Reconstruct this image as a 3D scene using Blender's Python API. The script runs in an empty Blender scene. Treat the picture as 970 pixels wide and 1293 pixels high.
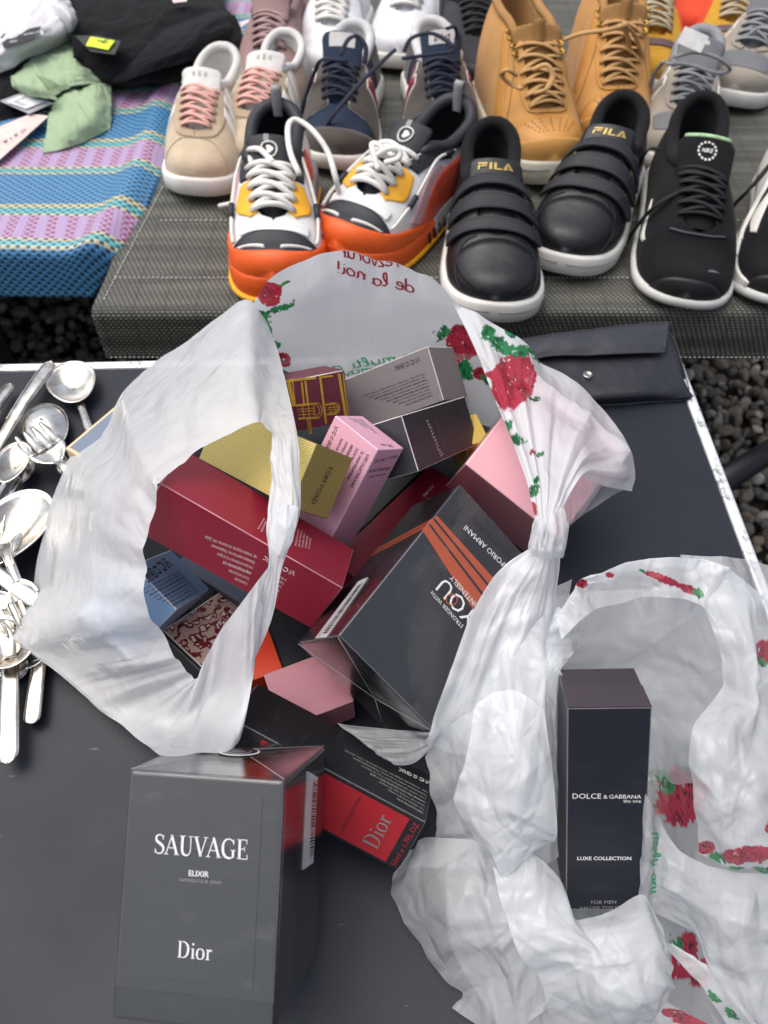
import bpy, bmesh, math, random
import numpy as np
from mathutils import Matrix, Vector, Quaternion

# ------------------------------------------------------------------ camera, sky, sun, exposure
ZT = 0.72                     # height of the table top above the gravel
HC = 0.50                     # camera above the table top
TH = math.radians(53.7)       # camera looks down by this much
FPX, CX, CY = 971.0, 485.0, 646.5
S = bpy.context.scene
C = S.collection
cam_d = bpy.data.cameras.new('camera')
cam = bpy.data.objects.new('camera', cam_d)
C.objects.link(cam)
cam.location = (0, 0, ZT + HC)
cam.rotation_euler = (math.radians(90) - TH, 0, 0)
cam_d.sensor_fit = 'VERTICAL'
cam_d.sensor_height = 36.0
cam_d.lens = 36.0 * FPX / 1293.0
cam_d.clip_start = 0.01
cam_d.clip_end = 200
cam_d.dof.use_dof = True
cam_d.dof.focus_distance = 0.46
cam_d.dof.aperture_fstop = 11.0
S.camera = cam

SUN_EL, SUN_ROT = math.radians(70), math.radians(-75)
W = bpy.data.worlds.new('World')
S.world = W
W.use_nodes = True
wn, wl = W.node_tree.nodes, W.node_tree.links
wn.clear()
sky = wn.new('ShaderNodeTexSky')
sky.sky_type = 'NISHITA'
sky.sun_disc = False
sky.sun_elevation = SUN_EL
sky.sun_rotation = SUN_ROT
sky.air_density = 1.0
sky.dust_density = 6.0
sky.ozone_density = 1.0
hs = wn.new('ShaderNodeHueSaturation')
hs.inputs['Saturation'].default_value = 0.55
bg = wn.new('ShaderNodeBackground')
bg.inputs['Strength'].default_value = 0.15
wo = wn.new('ShaderNodeOutputWorld')
wl.new(sky.outputs[0], hs.inputs['Color'])
wl.new(hs.outputs[0], bg.inputs['Color'])
wl.new(bg.outputs[0], wo.inputs['Surface'])

sun_d = bpy.data.lights.new('sun', 'SUN')
sun_d.energy = 1.1
sun_d.angle = math.radians(75)
sun_d.color = (1.0, 0.97, 0.92)
sun = bpy.data.objects.new('sun', sun_d)
C.objects.link(sun)
sun.location = (0, 0, 6)
# direction towards the sun, the same azimuth the sky uses
sd = Vector((math.sin(SUN_ROT) * math.cos(SUN_EL), math.cos(SUN_ROT) * math.cos(SUN_EL), math.sin(SUN_EL)))
sun.rotation_euler = sd.to_track_quat('Z', 'Y').to_euler()

S.view_settings.view_transform = 'Standard'
S.view_settings.look = 'None'
S.view_settings.exposure = 0.22
S.view_settings.gamma = 1.0
S.cycles.max_bounces = 7
S.cycles.diffuse_bounces = 3
S.cycles.glossy_bounces = 3
S.cycles.transmission_bounces = 4
S.cycles.transparent_max_bounces = 10
S.cycles.caustics_reflective = False
S.cycles.caustics_refractive = False

# ------------------------------------------------------------------ measuring helpers
_s, _c = math.sin(TH), math.cos(TH)
FW = np.array([0, _c, -_s]); UP = np.array([0, _s, _c]); RT = np.array([1.0, 0, 0])
OC = np.array([0, 0, ZT + HC])

def rays(px, py):
    px = np.asarray(px, float); py = np.asarray(py, float)
    return FW + RT * ((px - CX) / FPX)[..., None] - UP * ((py - CY) / FPX)[..., None]

def at(px, py, z):
    """the place at height z above the table top which is seen at photo pixel (px, py)"""
    r = rays(px, py)
    t = (np.asarray(z, float) - HC) / r[..., 2]
    return OC + r * t[..., None]

def srgb(r, g, b):
    f = lambda v: (v / 255 / 12.92) if v / 255 <= 0.04045 else ((v / 255 + 0.055) / 1.055) ** 2.4
    return (f(r), f(g), f(b), 1.0)

def hash2(ix, iy, seed):
    h = np.sin(ix * 127.1 + iy * 311.7 + seed * 74.7) * 43758.5453
    return h - np.floor(h)

def vnoise(x, y, seed=0):
    x = np.asarray(x, float); y = np.asarray(y, float)
    ix, iy = np.floor(x), np.floor(y)
    fx, fy = x - ix, y - iy
    fx = fx * fx * (3 - 2 * fx); fy = fy * fy * (3 - 2 * fy)
    a = hash2(ix, iy, seed); b = hash2(ix + 1, iy, seed)
    c = hash2(ix, iy + 1, seed); d = hash2(ix + 1, iy + 1, seed)
    return (a * (1 - fx) + b * fx) * (1 - fy) + (c * (1 - fx) + d * fx) * fy

def fbm(x, y, seed=0, n=4):
    v = 0; a = 0.5; f = 1.0
    for i in range(n):
        v = v + a * vnoise(x * f, y * f, seed + i * 13); a *= 0.5; f *= 2.03
    return v

def interp(ctrl, t):
    xs = [c[0] for c in ctrl]; ys = [c[1] for c in ctrl]
    return np.interp(t, xs, ys)

def smooth_interp(ctrl, t):
    """monotone-ish cubic through the control points"""
    xs = np.array([c[0] for c in ctrl], float); ys = np.array([c[1] for c in ctrl], float)
    t = np.clip(np.asarray(t, float), xs[0], xs[-1])
    d = np.gradient(ys, xs)
    i = np.clip(np.searchsorted(xs, t) - 1, 0, len(xs) - 2)
    h = xs[i + 1] - xs[i]; u = (t - xs[i]) / h
    return ((2 * u**3 - 3 * u**2 + 1) * ys[i] + (u**3 - 2 * u**2 + u) * h * d[i] * .8
            + (-2 * u**3 + 3 * u**2) * ys[i + 1] + (u**3 - u**2) * h * d[i + 1] * .8)

# ------------------------------------------------------------------ objects
def meta(o, label=None, cat=None, group=None, kind=None):
    if label: o['label'] = label
    if cat: o['category'] = cat
    if group: o['group'] = group
    if kind: o['kind'] = kind
    return o

def link(o, parent=None):
    C.objects.link(o)
    if parent is not None: o.parent = parent
    return o

def empty(name, loc=(0, 0, 0), rotz=0.0):
    o = bpy.data.objects.new(name, None)
    o.empty_display_size = 0.02
    o.location = loc; o.rotation_euler = (0, 0, rotz)
    return link(o)

def mesh(name, verts, faces, mat, parent=None, smooth=False, mats=None, fmat=None):
    me = bpy.data.meshes.new(name)
    me.from_pydata([tuple(map(float, v)) for v in verts], [], faces)
    if mats:
        for m in mats: me.materials.append(m)
        if fmat is not None: me.polygons.foreach_set('material_index', np.asarray(fmat, np.int32))
    elif mat: me.materials.append(mat)
    if smooth: me.polygons.foreach_set('use_smooth', np.ones(len(me.polygons), bool))
    me.update()
    o = bpy.data.objects.new(name, me)
    return link(o, parent)

class MB:
    """collects shapes into one mesh"""
    def __init__(s): s.v = []; s.f = []
    def add(s, v, f):
        n = len(s.v); s.v += [tuple(map(float, p)) for p in v]; s.f += [tuple(i + n for i in q) for q in f]; return s
    def grid(s, P, closed_u=False, closed_v=False, flip=False):
        P = np.asarray(P); R_, C_ = P.shape[:2]
        f = []
        for i in range(R_ if closed_u else R_ - 1):
            for j in range(C_ if closed_v else C_ - 1):
                a, b = i * C_ + j, i * C_ + (j + 1) % C_
                c, d = ((i + 1) % R_) * C_ + (j + 1) % C_, ((i + 1) % R_) * C_ + j
                f.append((a, d, c, b) if flip else (a, b, c, d))
        return s.add(P.reshape(-1, 3), f)
    def box(s, c, d, M=None):
        v = []
        for x in (-1, 1):
            for y in (-1, 1):
                for z in (-1, 1):
                    p = np.array((x * d[0] / 2, y * d[1] / 2, z * d[2] / 2))
                    if M is not None: p = M @ p
                    v.append(p + np.array(c))
        return s.add(v, [(0, 1, 3, 2), (4, 6, 7, 5), (0, 4, 5, 1), (2, 3, 7, 6), (0, 2, 6, 4), (1, 5, 7, 3)])
    def tube(s, pts, r, n=8, flat=1.0, cap=True, closed=False):
        pts = np.asarray(pts, float); m = len(pts)
        r = np.full(m, r) if np.isscalar(r) else np.asarray(r)
        T = np.gradient(pts, axis=0)
        if closed: T = np.roll(pts, -1, 0) - np.roll(pts, 1, 0)
        T /= np.linalg.norm(T, axis=1)[:, None] + 1e-12
        ref = np.array([0, 0, 1.0])
        rings = []
        for i in range(m):
            a = np.cross(T[i], ref)
            if np.linalg.norm(a) < 1e-3: a = np.cross(T[i], (1.0, 0, 0))
            a /= np.linalg.norm(a); b = np.cross(a, T[i])
            th = np.linspace(0, 2 * np.pi, n, endpoint=False)
            rings.append(pts[i] + r[i] * (np.cos(th)[:, None] * a + flat * np.sin(th)[:, None] * b))
        n0 = len(s.v)
        s.grid(np.array(rings), closed_v=True, closed_u=closed, flip=True)
        if cap and not closed:
            s.f.append(tuple(n0 + i for i in range(n)))
            s.f.append(tuple(n0 + (m - 1) * n + i for i in reversed(range(n))))
        return s
    def build(s, name, mat, parent=None, smooth=True):
        return mesh(name, s.v, s.f, mat, parent, smooth)

def spline(pts, n):
    """Catmull-Rom through pts, n samples"""
    P = np.asarray(pts, float)
    Q = np.vstack([2 * P[0] - P[1], P, 2 * P[-1] - P[-2]])
    t = np.linspace(0, len(P) - 1, n)
    i = np.minimum(t.astype(int), len(P) - 2); u = (t - i)[:, None]
    a, b, c, d = Q[i], Q[i + 1], Q[i + 2], Q[i + 3]
    return .5 * (2 * b + (c - a) * u + (2 * a - 5 * b + 4 * c - d) * u**2 + (3 * b - a - 3 * c + d) * u**3)

def lin_grid(G, nu, nv):
    G = np.asarray(G, float); R_, C_ = G.shape[:2]
    def ax(P, n):
        t = np.linspace(0, len(P) - 1, n); i = np.minimum(t.astype(int), len(P) - 2); u = (t - i).reshape((-1,) + (1,) * (P.ndim - 1))
        return P[i] * (1 - u) + P[i + 1] * u
    return ax(ax(G, nu).swapaxes(0, 1), nv).swapaxes(0, 1)

def cr_grid(G, nu, nv, closed=False):
    """bicubic Catmull-Rom over a control grid (R, C, k)"""
    def along0(P, n, cl):
        R_ = len(P)
        if cl:
            t = np.linspace(0, R_, n, endpoint=False); i = t.astype(int); u = t - i
            idx = lambda k: P[(i + k) % R_]
        else:
            Q = np.concatenate([2 * P[:1] - P[1:2], P, 2 * P[-1:] - P[-2:-1]])
            t = np.linspace(0, R_ - 1, n); i = np.minimum(t.astype(int), R_ - 2); u = t - i
            idx = lambda k: Q[i + k + 1]
        u = u.reshape((-1,) + (1,) * (P.ndim - 1))
        a, b, c, d = idx(-1), idx(0), idx(1), idx(2)
        return .5 * (2 * b + (c - a) * u + (2 * a - 5 * b + 4 * c - d) * u**2 + (3 * b - a - 3 * c + d) * u**3)
    G = along0(np.asarray(G, float), nu, closed)
    return along0(G.swapaxes(0, 1), nv, False).swapaxes(0, 1)

# ------------------------------------------------------------------ materials
def nodes(name):
    m = bpy.data.materials.new(name); m.use_nodes = True
    nt = m.node_tree
    return m, nt.nodes, nt.links, nt.nodes['Principled BSDF']

def noise_bump(n, l, b, scale, dist, strength=0.5, detail=4, coord='Object', stretch=None):
    tc = n.new('ShaderNodeTexCoord'); mp = n.new('ShaderNodeMapping')
    l.new(tc.outputs[coord], mp.inputs[0])
    if stretch: mp.inputs['Scale'].default_value = stretch
    tx = n.new('ShaderNodeTexNoise'); tx.inputs['Scale'].default_value = scale; tx.inputs['Detail'].default_value = detail
    l.new(mp.outputs[0], tx.inputs['Vector'])
    bp = n.new('ShaderNodeBump'); bp.inputs['Strength'].default_value = strength; bp.inputs['Distance'].default_value = dist
    l.new(tx.outputs['Fac'], bp.inputs['Height']); l.new(bp.outputs[0], b.inputs['Normal'])
    return tx, mp

_mats = {}
def mat(name, rgb, rough=0.5, metal=0.0, coat=0.0, var=0.12, vscale=60, bump=0.0, bscale=400, spec=0.5, sheen=0.0):
    """plain surface: colour mottled a little, fine relief"""
    if name in _mats: return _mats[name]
    m, n, l, b = nodes(name)
    col = rgb if len(rgb) == 4 else srgb(*rgb)
    tc = n.new('ShaderNodeTexCoord')
    tx = n.new('ShaderNodeTexNoise'); tx.inputs['Scale'].default_value = vscale; tx.inputs['Detail'].default_value = 5
    l.new(tc.outputs['Object'], tx.inputs['Vector'])
    rp = n.new('ShaderNodeValToRGB')
    rp.color_ramp.elements[0].position = .3; rp.color_ramp.elements[1].position = .7
    rp.color_ramp.elements[0].color = tuple(c * (1 - var) for c in col[:3]) + (1,)
    rp.color_ramp.elements[1].color = tuple(min(1, c * (1 + var)) for c in col[:3]) + (1,)
    l.new(tx.outputs['Fac'], rp.inputs[0]); l.new(rp.outputs[0], b.inputs['Base Color'])
    mr = n.new('ShaderNodeMapRange'); mr.inputs['To Min'].default_value = max(0, rough - .07); mr.inputs['To Max'].default_value = min(1, rough + .1)
    l.new(tx.outputs['Fac'], mr.inputs['Value']); l.new(mr.outputs[0], b.inputs['Roughness'])
    b.inputs['Metallic'].default_value = metal
    b.inputs['Coat Weight'].default_value = coat; b.inputs['Coat Roughness'].default_value = .08
    b.inputs['Specular IOR Level'].default_value = spec
    if sheen: b.inputs['Sheen Weight'].default_value = sheen
    if bump:
        t2 = n.new('ShaderNodeTexNoise'); t2.inputs['Scale'].default_value = bscale; t2.inputs['Detail'].default_value = 3
        l.new(tc.outputs['Object'], t2.inputs['Vector'])
        bp = n.new('ShaderNodeBump'); bp.inputs['Strength'].default_value = .6; bp.inputs['Distance'].default_value = bump
        l.new(t2.outputs['Fac'], bp.inputs['Height']); l.new(bp.outputs[0], b.inputs['Normal'])
    _mats[name] = m
    return m

def fabric(name, rgb, rgb2=None, scale=900, rough=.85, bump=.0006):
    """woven or knitted cloth: fine checker of two tones with relief"""
    if name in _mats: return _mats[name]
    m, n, l, b = nodes(name)
    c1 = srgb(*rgb); c2 = srgb(*rgb2) if rgb2 else tuple(c * .72 for c in c1[:3]) + (1,)
    tc = n.new('ShaderNodeTexCoord')
    vo = n.new('ShaderNodeTexVoronoi'); vo.inputs['Scale'].default_value = scale; vo.inputs['Randomness'].default_value = .35
    l.new(tc.outputs['Object'], vo.inputs['Vector'])
    ns = n.new('ShaderNodeTexNoise'); ns.inputs['Scale'].default_value = 45
    l.new(tc.outputs['Object'], ns.inputs['Vector'])
    mx = n.new('ShaderNodeMix'); mx.data_type = 'RGBA'
    mx.inputs['A'].default_value = c1; mx.inputs['B'].default_value = c2
    mm = n.new('ShaderNodeMath'); mm.operation = 'MULTIPLY_ADD'
    l.new(vo.outputs['Distance'], mm.inputs[0]); mm.inputs[1].default_value = .9
    m3 = n.new('ShaderNodeMath'); m3.operation = 'MULTIPLY_ADD'
    l.new(ns.outputs['Fac'], m3.inputs[0]); m3.inputs[1].default_value = .5; m3.inputs[2].default_value = -.2
    l.new(m3.outputs[0], mm.inputs[2])
    l.new(mm.outputs[0], mx.inputs['Factor']); l.new(mx.outputs['Result'], b.inputs['Base Color'])
    b.inputs['Roughness'].default_value = rough; b.inputs['Specular IOR Level'].default_value = .25
    b.inputs['Sheen Weight'].default_value = .04
    bp = n.new('ShaderNodeBump'); bp.inputs['Strength'].default_value = .5; bp.inputs['Distance'].default_value = bump
    l.new(vo.outputs['Distance'], bp.inputs['Height']); l.new(bp.outputs[0], b.inputs['Normal'])
    _mats[name] = m
    return m

def carton(name, rgb, rough=.38, coat=0.0, metal=0.0, scuff=.25, bump=.0):
    """printed carton: even ink with faint scuffs and dust"""
    if name in _mats: return _mats[name]
    m, n, l, b = nodes(name)
    col = srgb(*rgb)
    tc = n.new('ShaderNodeTexCoord')
    a = n.new('ShaderNodeTexNoise'); a.inputs['Scale'].default_value = 28; a.inputs['Detail'].default_value = 8; a.inputs['Roughness'].default_value = .7
    mp = n.new('ShaderNodeMapping'); mp.inputs['Scale'].default_value = (1, 2.5, 1); mp.inputs['Rotation'].default_value = (.3, .5, .8)
    l.new(tc.outputs['Object'], mp.inputs[0]); l.new(mp.outputs[0], a.inputs['Vector'])
    rp = n.new('ShaderNodeValToRGB'); rp.color_ramp.elements[0].position = .56; rp.color_ramp.elements[1].position = .80
    rp.color_ramp.elements[0].color = (0, 0, 0, 1); rp.color_ramp.elements[1].color = (scuff, scuff, scuff, 1)
    l.new(a.outputs['Fac'], rp.inputs[0])
    mx = n.new('ShaderNodeMix'); mx.data_type = 'RGBA'
    mx.inputs['A'].default_value = col
    mx.inputs['B'].default_value = tuple(.55 * c + .16 for c in col[:3]) + (1,)
    l.new(rp.outputs[0], mx.inputs['Factor']); l.new(mx.outputs['Result'], b.inputs['Base Color'])
    mr = n.new('ShaderNodeMapRange'); mr.inputs['To Min'].default_value = rough - .08; mr.inputs['To Max'].default_value = rough + .16
    l.new(a.outputs['Fac'], mr.inputs['Value']); l.new(mr.outputs[0], b.inputs['Roughness'])
    b.inputs['Metallic'].default_value = metal
    b.inputs['Coat Weight'].default_value = coat; b.inputs['Coat Roughness'].default_value = .05
    t2 = n.new('ShaderNodeTexNoise'); t2.inputs['Scale'].default_value = 18; t2.inputs['Detail'].default_value = 3
    l.new(tc.outputs['Object'], t2.inputs['Vector'])
    bp = n.new('ShaderNodeBump'); bp.inputs['Strength'].default_value = .35; bp.inputs['Distance'].default_value = .0012 + bump
    l.new(t2.outputs['Fac'], bp.inputs['Height']); l.new(bp.outputs[0], b.inputs['Normal'])
    _mats[name] = m
    return m

def sheen_fac(n, l, bp, hi, lo):
    """reflection of a thin sheet, the same from both sides: lo face on, hi at grazing view"""
    lw = n.new('ShaderNodeLayerWeight'); lw.inputs['Blend'].default_value = .5
    l.new(bp.outputs[0], lw.inputs['Normal'])
    pw = n.new('ShaderNodeMath'); pw.operation = 'POWER'; pw.inputs[1].default_value = 4.0; l.new(lw.outputs['Facing'], pw.inputs[0])
    ma = n.new('ShaderNodeMath'); ma.operation = 'MULTIPLY_ADD'; ma.inputs[1].default_value = hi; ma.inputs[2].default_value = lo; l.new(pw.outputs[0], ma.inputs[0])
    return ma

def film_mat(name, opacity=.8, tint=(249, 252, 255), gloss=.2, crinkle=.5):
    """thin white polythene: lets light through, prints carried by the 'print' colour attribute"""
    if name in _mats: return _mats[name]
    m, n, l, b = nodes(name)
    n.remove(b)
    out = [x for x in n if x.type == 'OUTPUT_MATERIAL'][0]
    at_ = n.new('ShaderNodeAttribute'); at_.attribute_name = 'print'
    tc = n.new('ShaderNodeTexCoord')
    ns = n.new('ShaderNodeTexNoise'); ns.inputs['Scale'].default_value = 22; ns.inputs['Detail'].default_value = 3
    l.new(tc.outputs['Object'], ns.inputs['Vector'])
    mx = n.new('ShaderNodeMix'); mx.data_type = 'RGBA'
    mx.inputs['A'].default_value = srgb(*tint)
    l.new(at_.outputs['Alpha'], mx.inputs['Factor']); l.new(at_.outputs['Color'], mx.inputs['B'])
    df = n.new('ShaderNodeBsdfDiffuse'); tr = n.new('ShaderNodeBsdfTranslucent'); tp = n.new('ShaderNodeBsdfTransparent')
    gl = n.new('ShaderNodeBsdfGlossy'); gl.inputs['Roughness'].default_value = gloss
    l.new(mx.outputs['Result'], df.inputs['Color']); l.new(mx.outputs['Result'], tr.inputs['Color'])
    # sharp creases: ridges between the cells of two warped cell patterns
    bp = None
    wp = n.new('ShaderNodeTexNoise'); wp.inputs['Scale'].default_value = 14; wp.inputs['Detail'].default_value = 2
    l.new(tc.outputs['Object'], wp.inputs['Vector'])
    vm = n.new('ShaderNodeVectorMath'); vm.operation = 'MULTIPLY_ADD'; vm.inputs[1].default_value = (.05, .05, .05)
    l.new(wp.outputs['Color'], vm.inputs[0]); l.new(tc.outputs['Object'], vm.inputs[2])
    for sc_, di_ in ((27, .0058 * crinkle), (76, .0018 * crinkle)):
        mq = n.new('ShaderNodeMapping'); mq.inputs['Scale'].default_value = (1, .45, .6); mq.inputs['Rotation'].default_value = (.3, .2, sc_ * .7)
        l.new(vm.outputs[0], mq.inputs[0])
        vo = n.new('ShaderNodeTexVoronoi'); vo.feature = 'DISTANCE_TO_EDGE'; vo.inputs['Scale'].default_value = sc_
        l.new(mq.outputs[0], vo.inputs['Vector'])
        b2 = n.new('ShaderNodeBump'); b2.inputs['Strength'].default_value = 1.0; b2.inputs['Distance'].default_value = di_
        l.new(vo.outputs['Distance'], b2.inputs['Height'])
        if bp is not None: l.new(bp.outputs[0], b2.inputs['Normal'])
        bp = b2
    for x in (df, tr, gl): l.new(bp.outputs[0], x.inputs['Normal'])
    m1 = n.new('ShaderNodeMixShader'); m1.inputs[0].default_value = .48
    l.new(df.outputs[0], m1.inputs[1]); l.new(tr.outputs[0], m1.inputs[2])
    fr = sheen_fac(n, l, bp, .5, .045)
    m2 = n.new('ShaderNodeMixShader')
    l.new(fr.outputs[0], m2.inputs[0]); l.new(m1.outputs[0], m2.inputs[1]); l.new(gl.outputs[0], m2.inputs[2])
    m3 = n.new('ShaderNodeMixShader')
    mr = n.new('ShaderNodeMapRange'); mr.inputs['From Min'].default_value = .3; mr.inputs['From Max'].default_value = .7
    mr.inputs['To Min'].default_value = max(0, opacity - .05); mr.inputs['To Max'].default_value = min(1, opacity + .05)
    l.new(ns.outputs['Fac'], mr.inputs['Value'])
    ma = n.new('ShaderNodeMath'); ma.operation = 'MAXIMUM'
    ms = n.new('ShaderNodeMath'); ms.operation = 'MULTIPLY'; ms.inputs[1].default_value = .84
    l.new(at_.outputs['Alpha'], ms.inputs[0]); l.new(ms.outputs[0], ma.inputs[0]); l.new(mr.outputs[0], ma.inputs[1])
    l.new(ma.outputs[0], m3.inputs[0]); l.new(tp.outputs[0], m3.inputs[1]); l.new(m2.outputs[0], m3.inputs[2])
    l.new(m3.outputs[0], out.inputs['Surface'])
    _mats[name] = m
    return m

def cello_mat():
    """clear crinkled cellophane"""
    if 'cellophane' in _mats: return _mats['cellophane']
    m, n, l, b = nodes('cellophane')
    n.remove(b)
    out = [x for x in n if x.type == 'OUTPUT_MATERIAL'][0]
    tc = n.new('ShaderNodeTexCoord')
    wv = n.new('ShaderNodeTexNoise'); wv.inputs['Scale'].default_value = 30; wv.inputs['Detail'].default_value = 3; wv.inputs['Distortion'].default_value = 2
    mp = n.new('ShaderNodeMapping'); mp.inputs['Scale'].default_value = (1, .3, .6); mp.inputs['Rotation'].default_value = (.4, .2, .5)
    l.new(tc.outputs['Object'], mp.inputs[0]); l.new(mp.outputs[0], wv.inputs['Vector'])
    bp = n.new('ShaderNodeBump'); bp.inputs['Strength'].default_value = .25; bp.inputs['Distance'].default_value = .0011
    l.new(wv.outputs['Fac'], bp.inputs['Height'])
    gl = n.new('ShaderNodeBsdfGlossy'); gl.inputs['Roughness'].default_value = .13
    tp = n.new('ShaderNodeBsdfTransparent'); tp.inputs['Color'].default_value = (.97, .97, .97, 1)
    l.new(bp.outputs[0], gl.inputs['Normal'])
    fr = sheen_fac(n, l, bp, .75, .05)
    ge = n.new('ShaderNodeNewGeometry'); iv = n.new('ShaderNodeMath'); iv.operation = 'SUBTRACT'; iv.inputs[0].default_value = 1; l.new(ge.outputs['Backfacing'], iv.inputs[1])
    mm = n.new('ShaderNodeMath'); mm.operation = 'MULTIPLY'
    l.new(fr.outputs[0], mm.inputs[0]); l.new(iv.outputs[0], mm.inputs[1])
    mx = n.new('ShaderNodeMixShader')
    l.new(mm.outputs[0], mx.inputs[0]); l.new(tp.outputs[0], mx.inputs[1]); l.new(gl.outputs[0], mx.inputs[2])
    l.new(mx.outputs[0], out.inputs['Surface'])
    _mats['cellophane'] = m
    return m

# ------------------------------------------------------------------ lettering
_txt = {}
def text_geom(s, bold=False):
    """flat letters from the built-in font: (verts 2-D, faces), baseline at y = 0, left edge at x = 0, cap height 1"""
    key = (s, bold)
    if key in _txt: return _txt[key]
    cu = bpy.data.curves.new('lettering', 'FONT'); cu.body = s; cu.size = 1.0; cu.resolution_u = 2
    if bold: cu.offset = .018
    ob = bpy.data.objects.new('lettering', cu)
    me = bpy.data.meshes.new_from_object(ob)
    v = np.array([tuple(p.co) for p in me.vertices])[:, :2] if len(me.vertices) else np.zeros((0, 2))
    f = [tuple(p.vertices) for p in me.polygons]
    bpy.data.objects.remove(ob); bpy.data.curves.remove(cu); bpy.data.meshes.remove(me)
    if len(v): v = v / 0.70; v[:, 0] -= v[:, 0].min()
    _txt[key] = (v, f)
    return v, f

def ribbon2(pts, w, n=None):
    """2-D stroke of varying width"""
    P = spline(pts, n or (len(pts) - 1) * 6 + 1) if len(pts) > 2 else np.asarray(pts, float)
    w = np.interp(np.linspace(0, 1, len(P)), np.linspace(0, 1, len(w)), w) if not np.isscalar(w) else np.full(len(P), w)
    T = np.gradient(P, axis=0); T /= np.linalg.norm(T, axis=1)[:, None] + 1e-9
    N = np.stack([-T[:, 1], T[:, 0]], 1)
    v = np.concatenate([P + N * w[:, None] / 2, P - N * w[:, None] / 2])
    k = len(P)
    return v, [(i, i + k, i + k + 1, i + 1) for i in range(k - 1)]

_A = [[(.02, 0), (.34, 1)], .055], [[(.31, 1), (.64, 0)], .135], [[(.13, .34), (.5, .34)], .045], [[(-.08, .02), (.16, .02)], .04], [[(.50, .02), (.78, .02)], .04]
SERIF = {
 'S': (.58, [[[(.47, .74), (.43, .90), (.29, .975), (.14, .93), (.07, .79), (.14, .63), (.30, .53), (.45, .41), (.50, .25), (.42, .08), (.26, .022), (.11, .08), (.05, .27)], (.03, .05, .07, .10, .14, .15, .14, .10, .07, .05, .03)], [[(.475, .72), (.475, .97)], .035], [[(.045, .03), (.045, .28)], .035]]),
 'A': (.72, list(_A)),
 'U': (.78, [[[(.16, 1), (.16, .35), (.22, .10), (.39, .015), (.55, .09), (.62, .33), (.62, 1)], (.14, .14, .13, .09, .055, .05, .05)], [[(.0, .98), (.33, .98)], .04], [[(.50, .98), (.75, .98)], .04]]),
 'V': (.70, [[[(.08, 1), (.38, 0)], .135], [[(.36, 0), (.65, 1)], .055], [[(-.04, .98), (.24, .98)], .04], [[(.52, .98), (.76, .98)], .04]]),
 'G': (.80, [[[(.66, .72), (.60, .88), (.42, .98), (.21, .90), (.09, .68), (.09, .34), (.22, .10), (.43, .018), (.62, .07), (.68, .12)], (.03, .06, .06, .10, .14, .14, .11, .06, .05)], [[(.67, .70), (.67, .97)], .035], [[(.64, .42), (.64, .06)], .12], [[(.50, .42), (.78, .42)], .04]]),
 'E': (.64, [[[(.15, 0), (.15, 1)], .135], [[(.02, .978), (.54, .978)], .044], [[(.02, .022), (.57, .022)], .044], [[(.2, .52), (.42, .52)], .044], [[(.53, 1), (.53, .76)], .04], [[(.57, 0), (.57, .26)], .04], [[(.42, .40), (.42, .64)], .036]]),
 'D': (.82, [[[(.16, 0), (.16, 1)], .135], [[(.02, .978), (.32, .978)], .044], [[(.02, .022), (.32, .022)], .044], [[(.30, .977), (.52, .92), (.68, .72), (.70, .45), (.62, .18), (.46, .05), (.30, .022)], (.045, .09, .14, .15, .12, .07, .045)]]),
 'i': (.32, [[[(.16, 0), (.16, .62)], .125], [[(.03, .60), (.17, .61)], .04], [[(.02, .02), (.31, .02)], .04], [[(.10, .86), (.22, .86)], .13]]),
 'o': (.58, [[[(.29, .635), (.12, .55), (.065, .32), (.12, .09), (.29, .01), (.45, .09), (.51, .32), (.45, .55), (.29, .635)], (.05, .10, .14, .10, .05, .10, .14, .10, .05)]]),
 'r': (.46, [[[(.16, 0), (.16, .62)], .125], [[(.03, .60), (.17, .61)], .04], [[(.02, .02), (.31, .02)], .04], [[(.18, .40), (.26, .56), (.38, .60)], (.05, .08, .10)], [[(.33, .55), (.43, .55)], .10]]),
 'n': (.62, []), ' ': (.3, []),
}
def serif_geom(s, track=.04):
    V = []; F = []; x = 0
    for ch in s:
        adv, strokes = SERIF[ch]
        for pts, w in strokes:
            v, f = ribbon2([(p[0] + x, p[1]) for p in pts], w)
            F += [tuple(i + len(V) for i in q) for q in f]; V += [tuple(p) for p in v]
        x += adv + track
    V = np.array(V); V[:, 0] -= V[:, 0].min()
    return V, F

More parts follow.
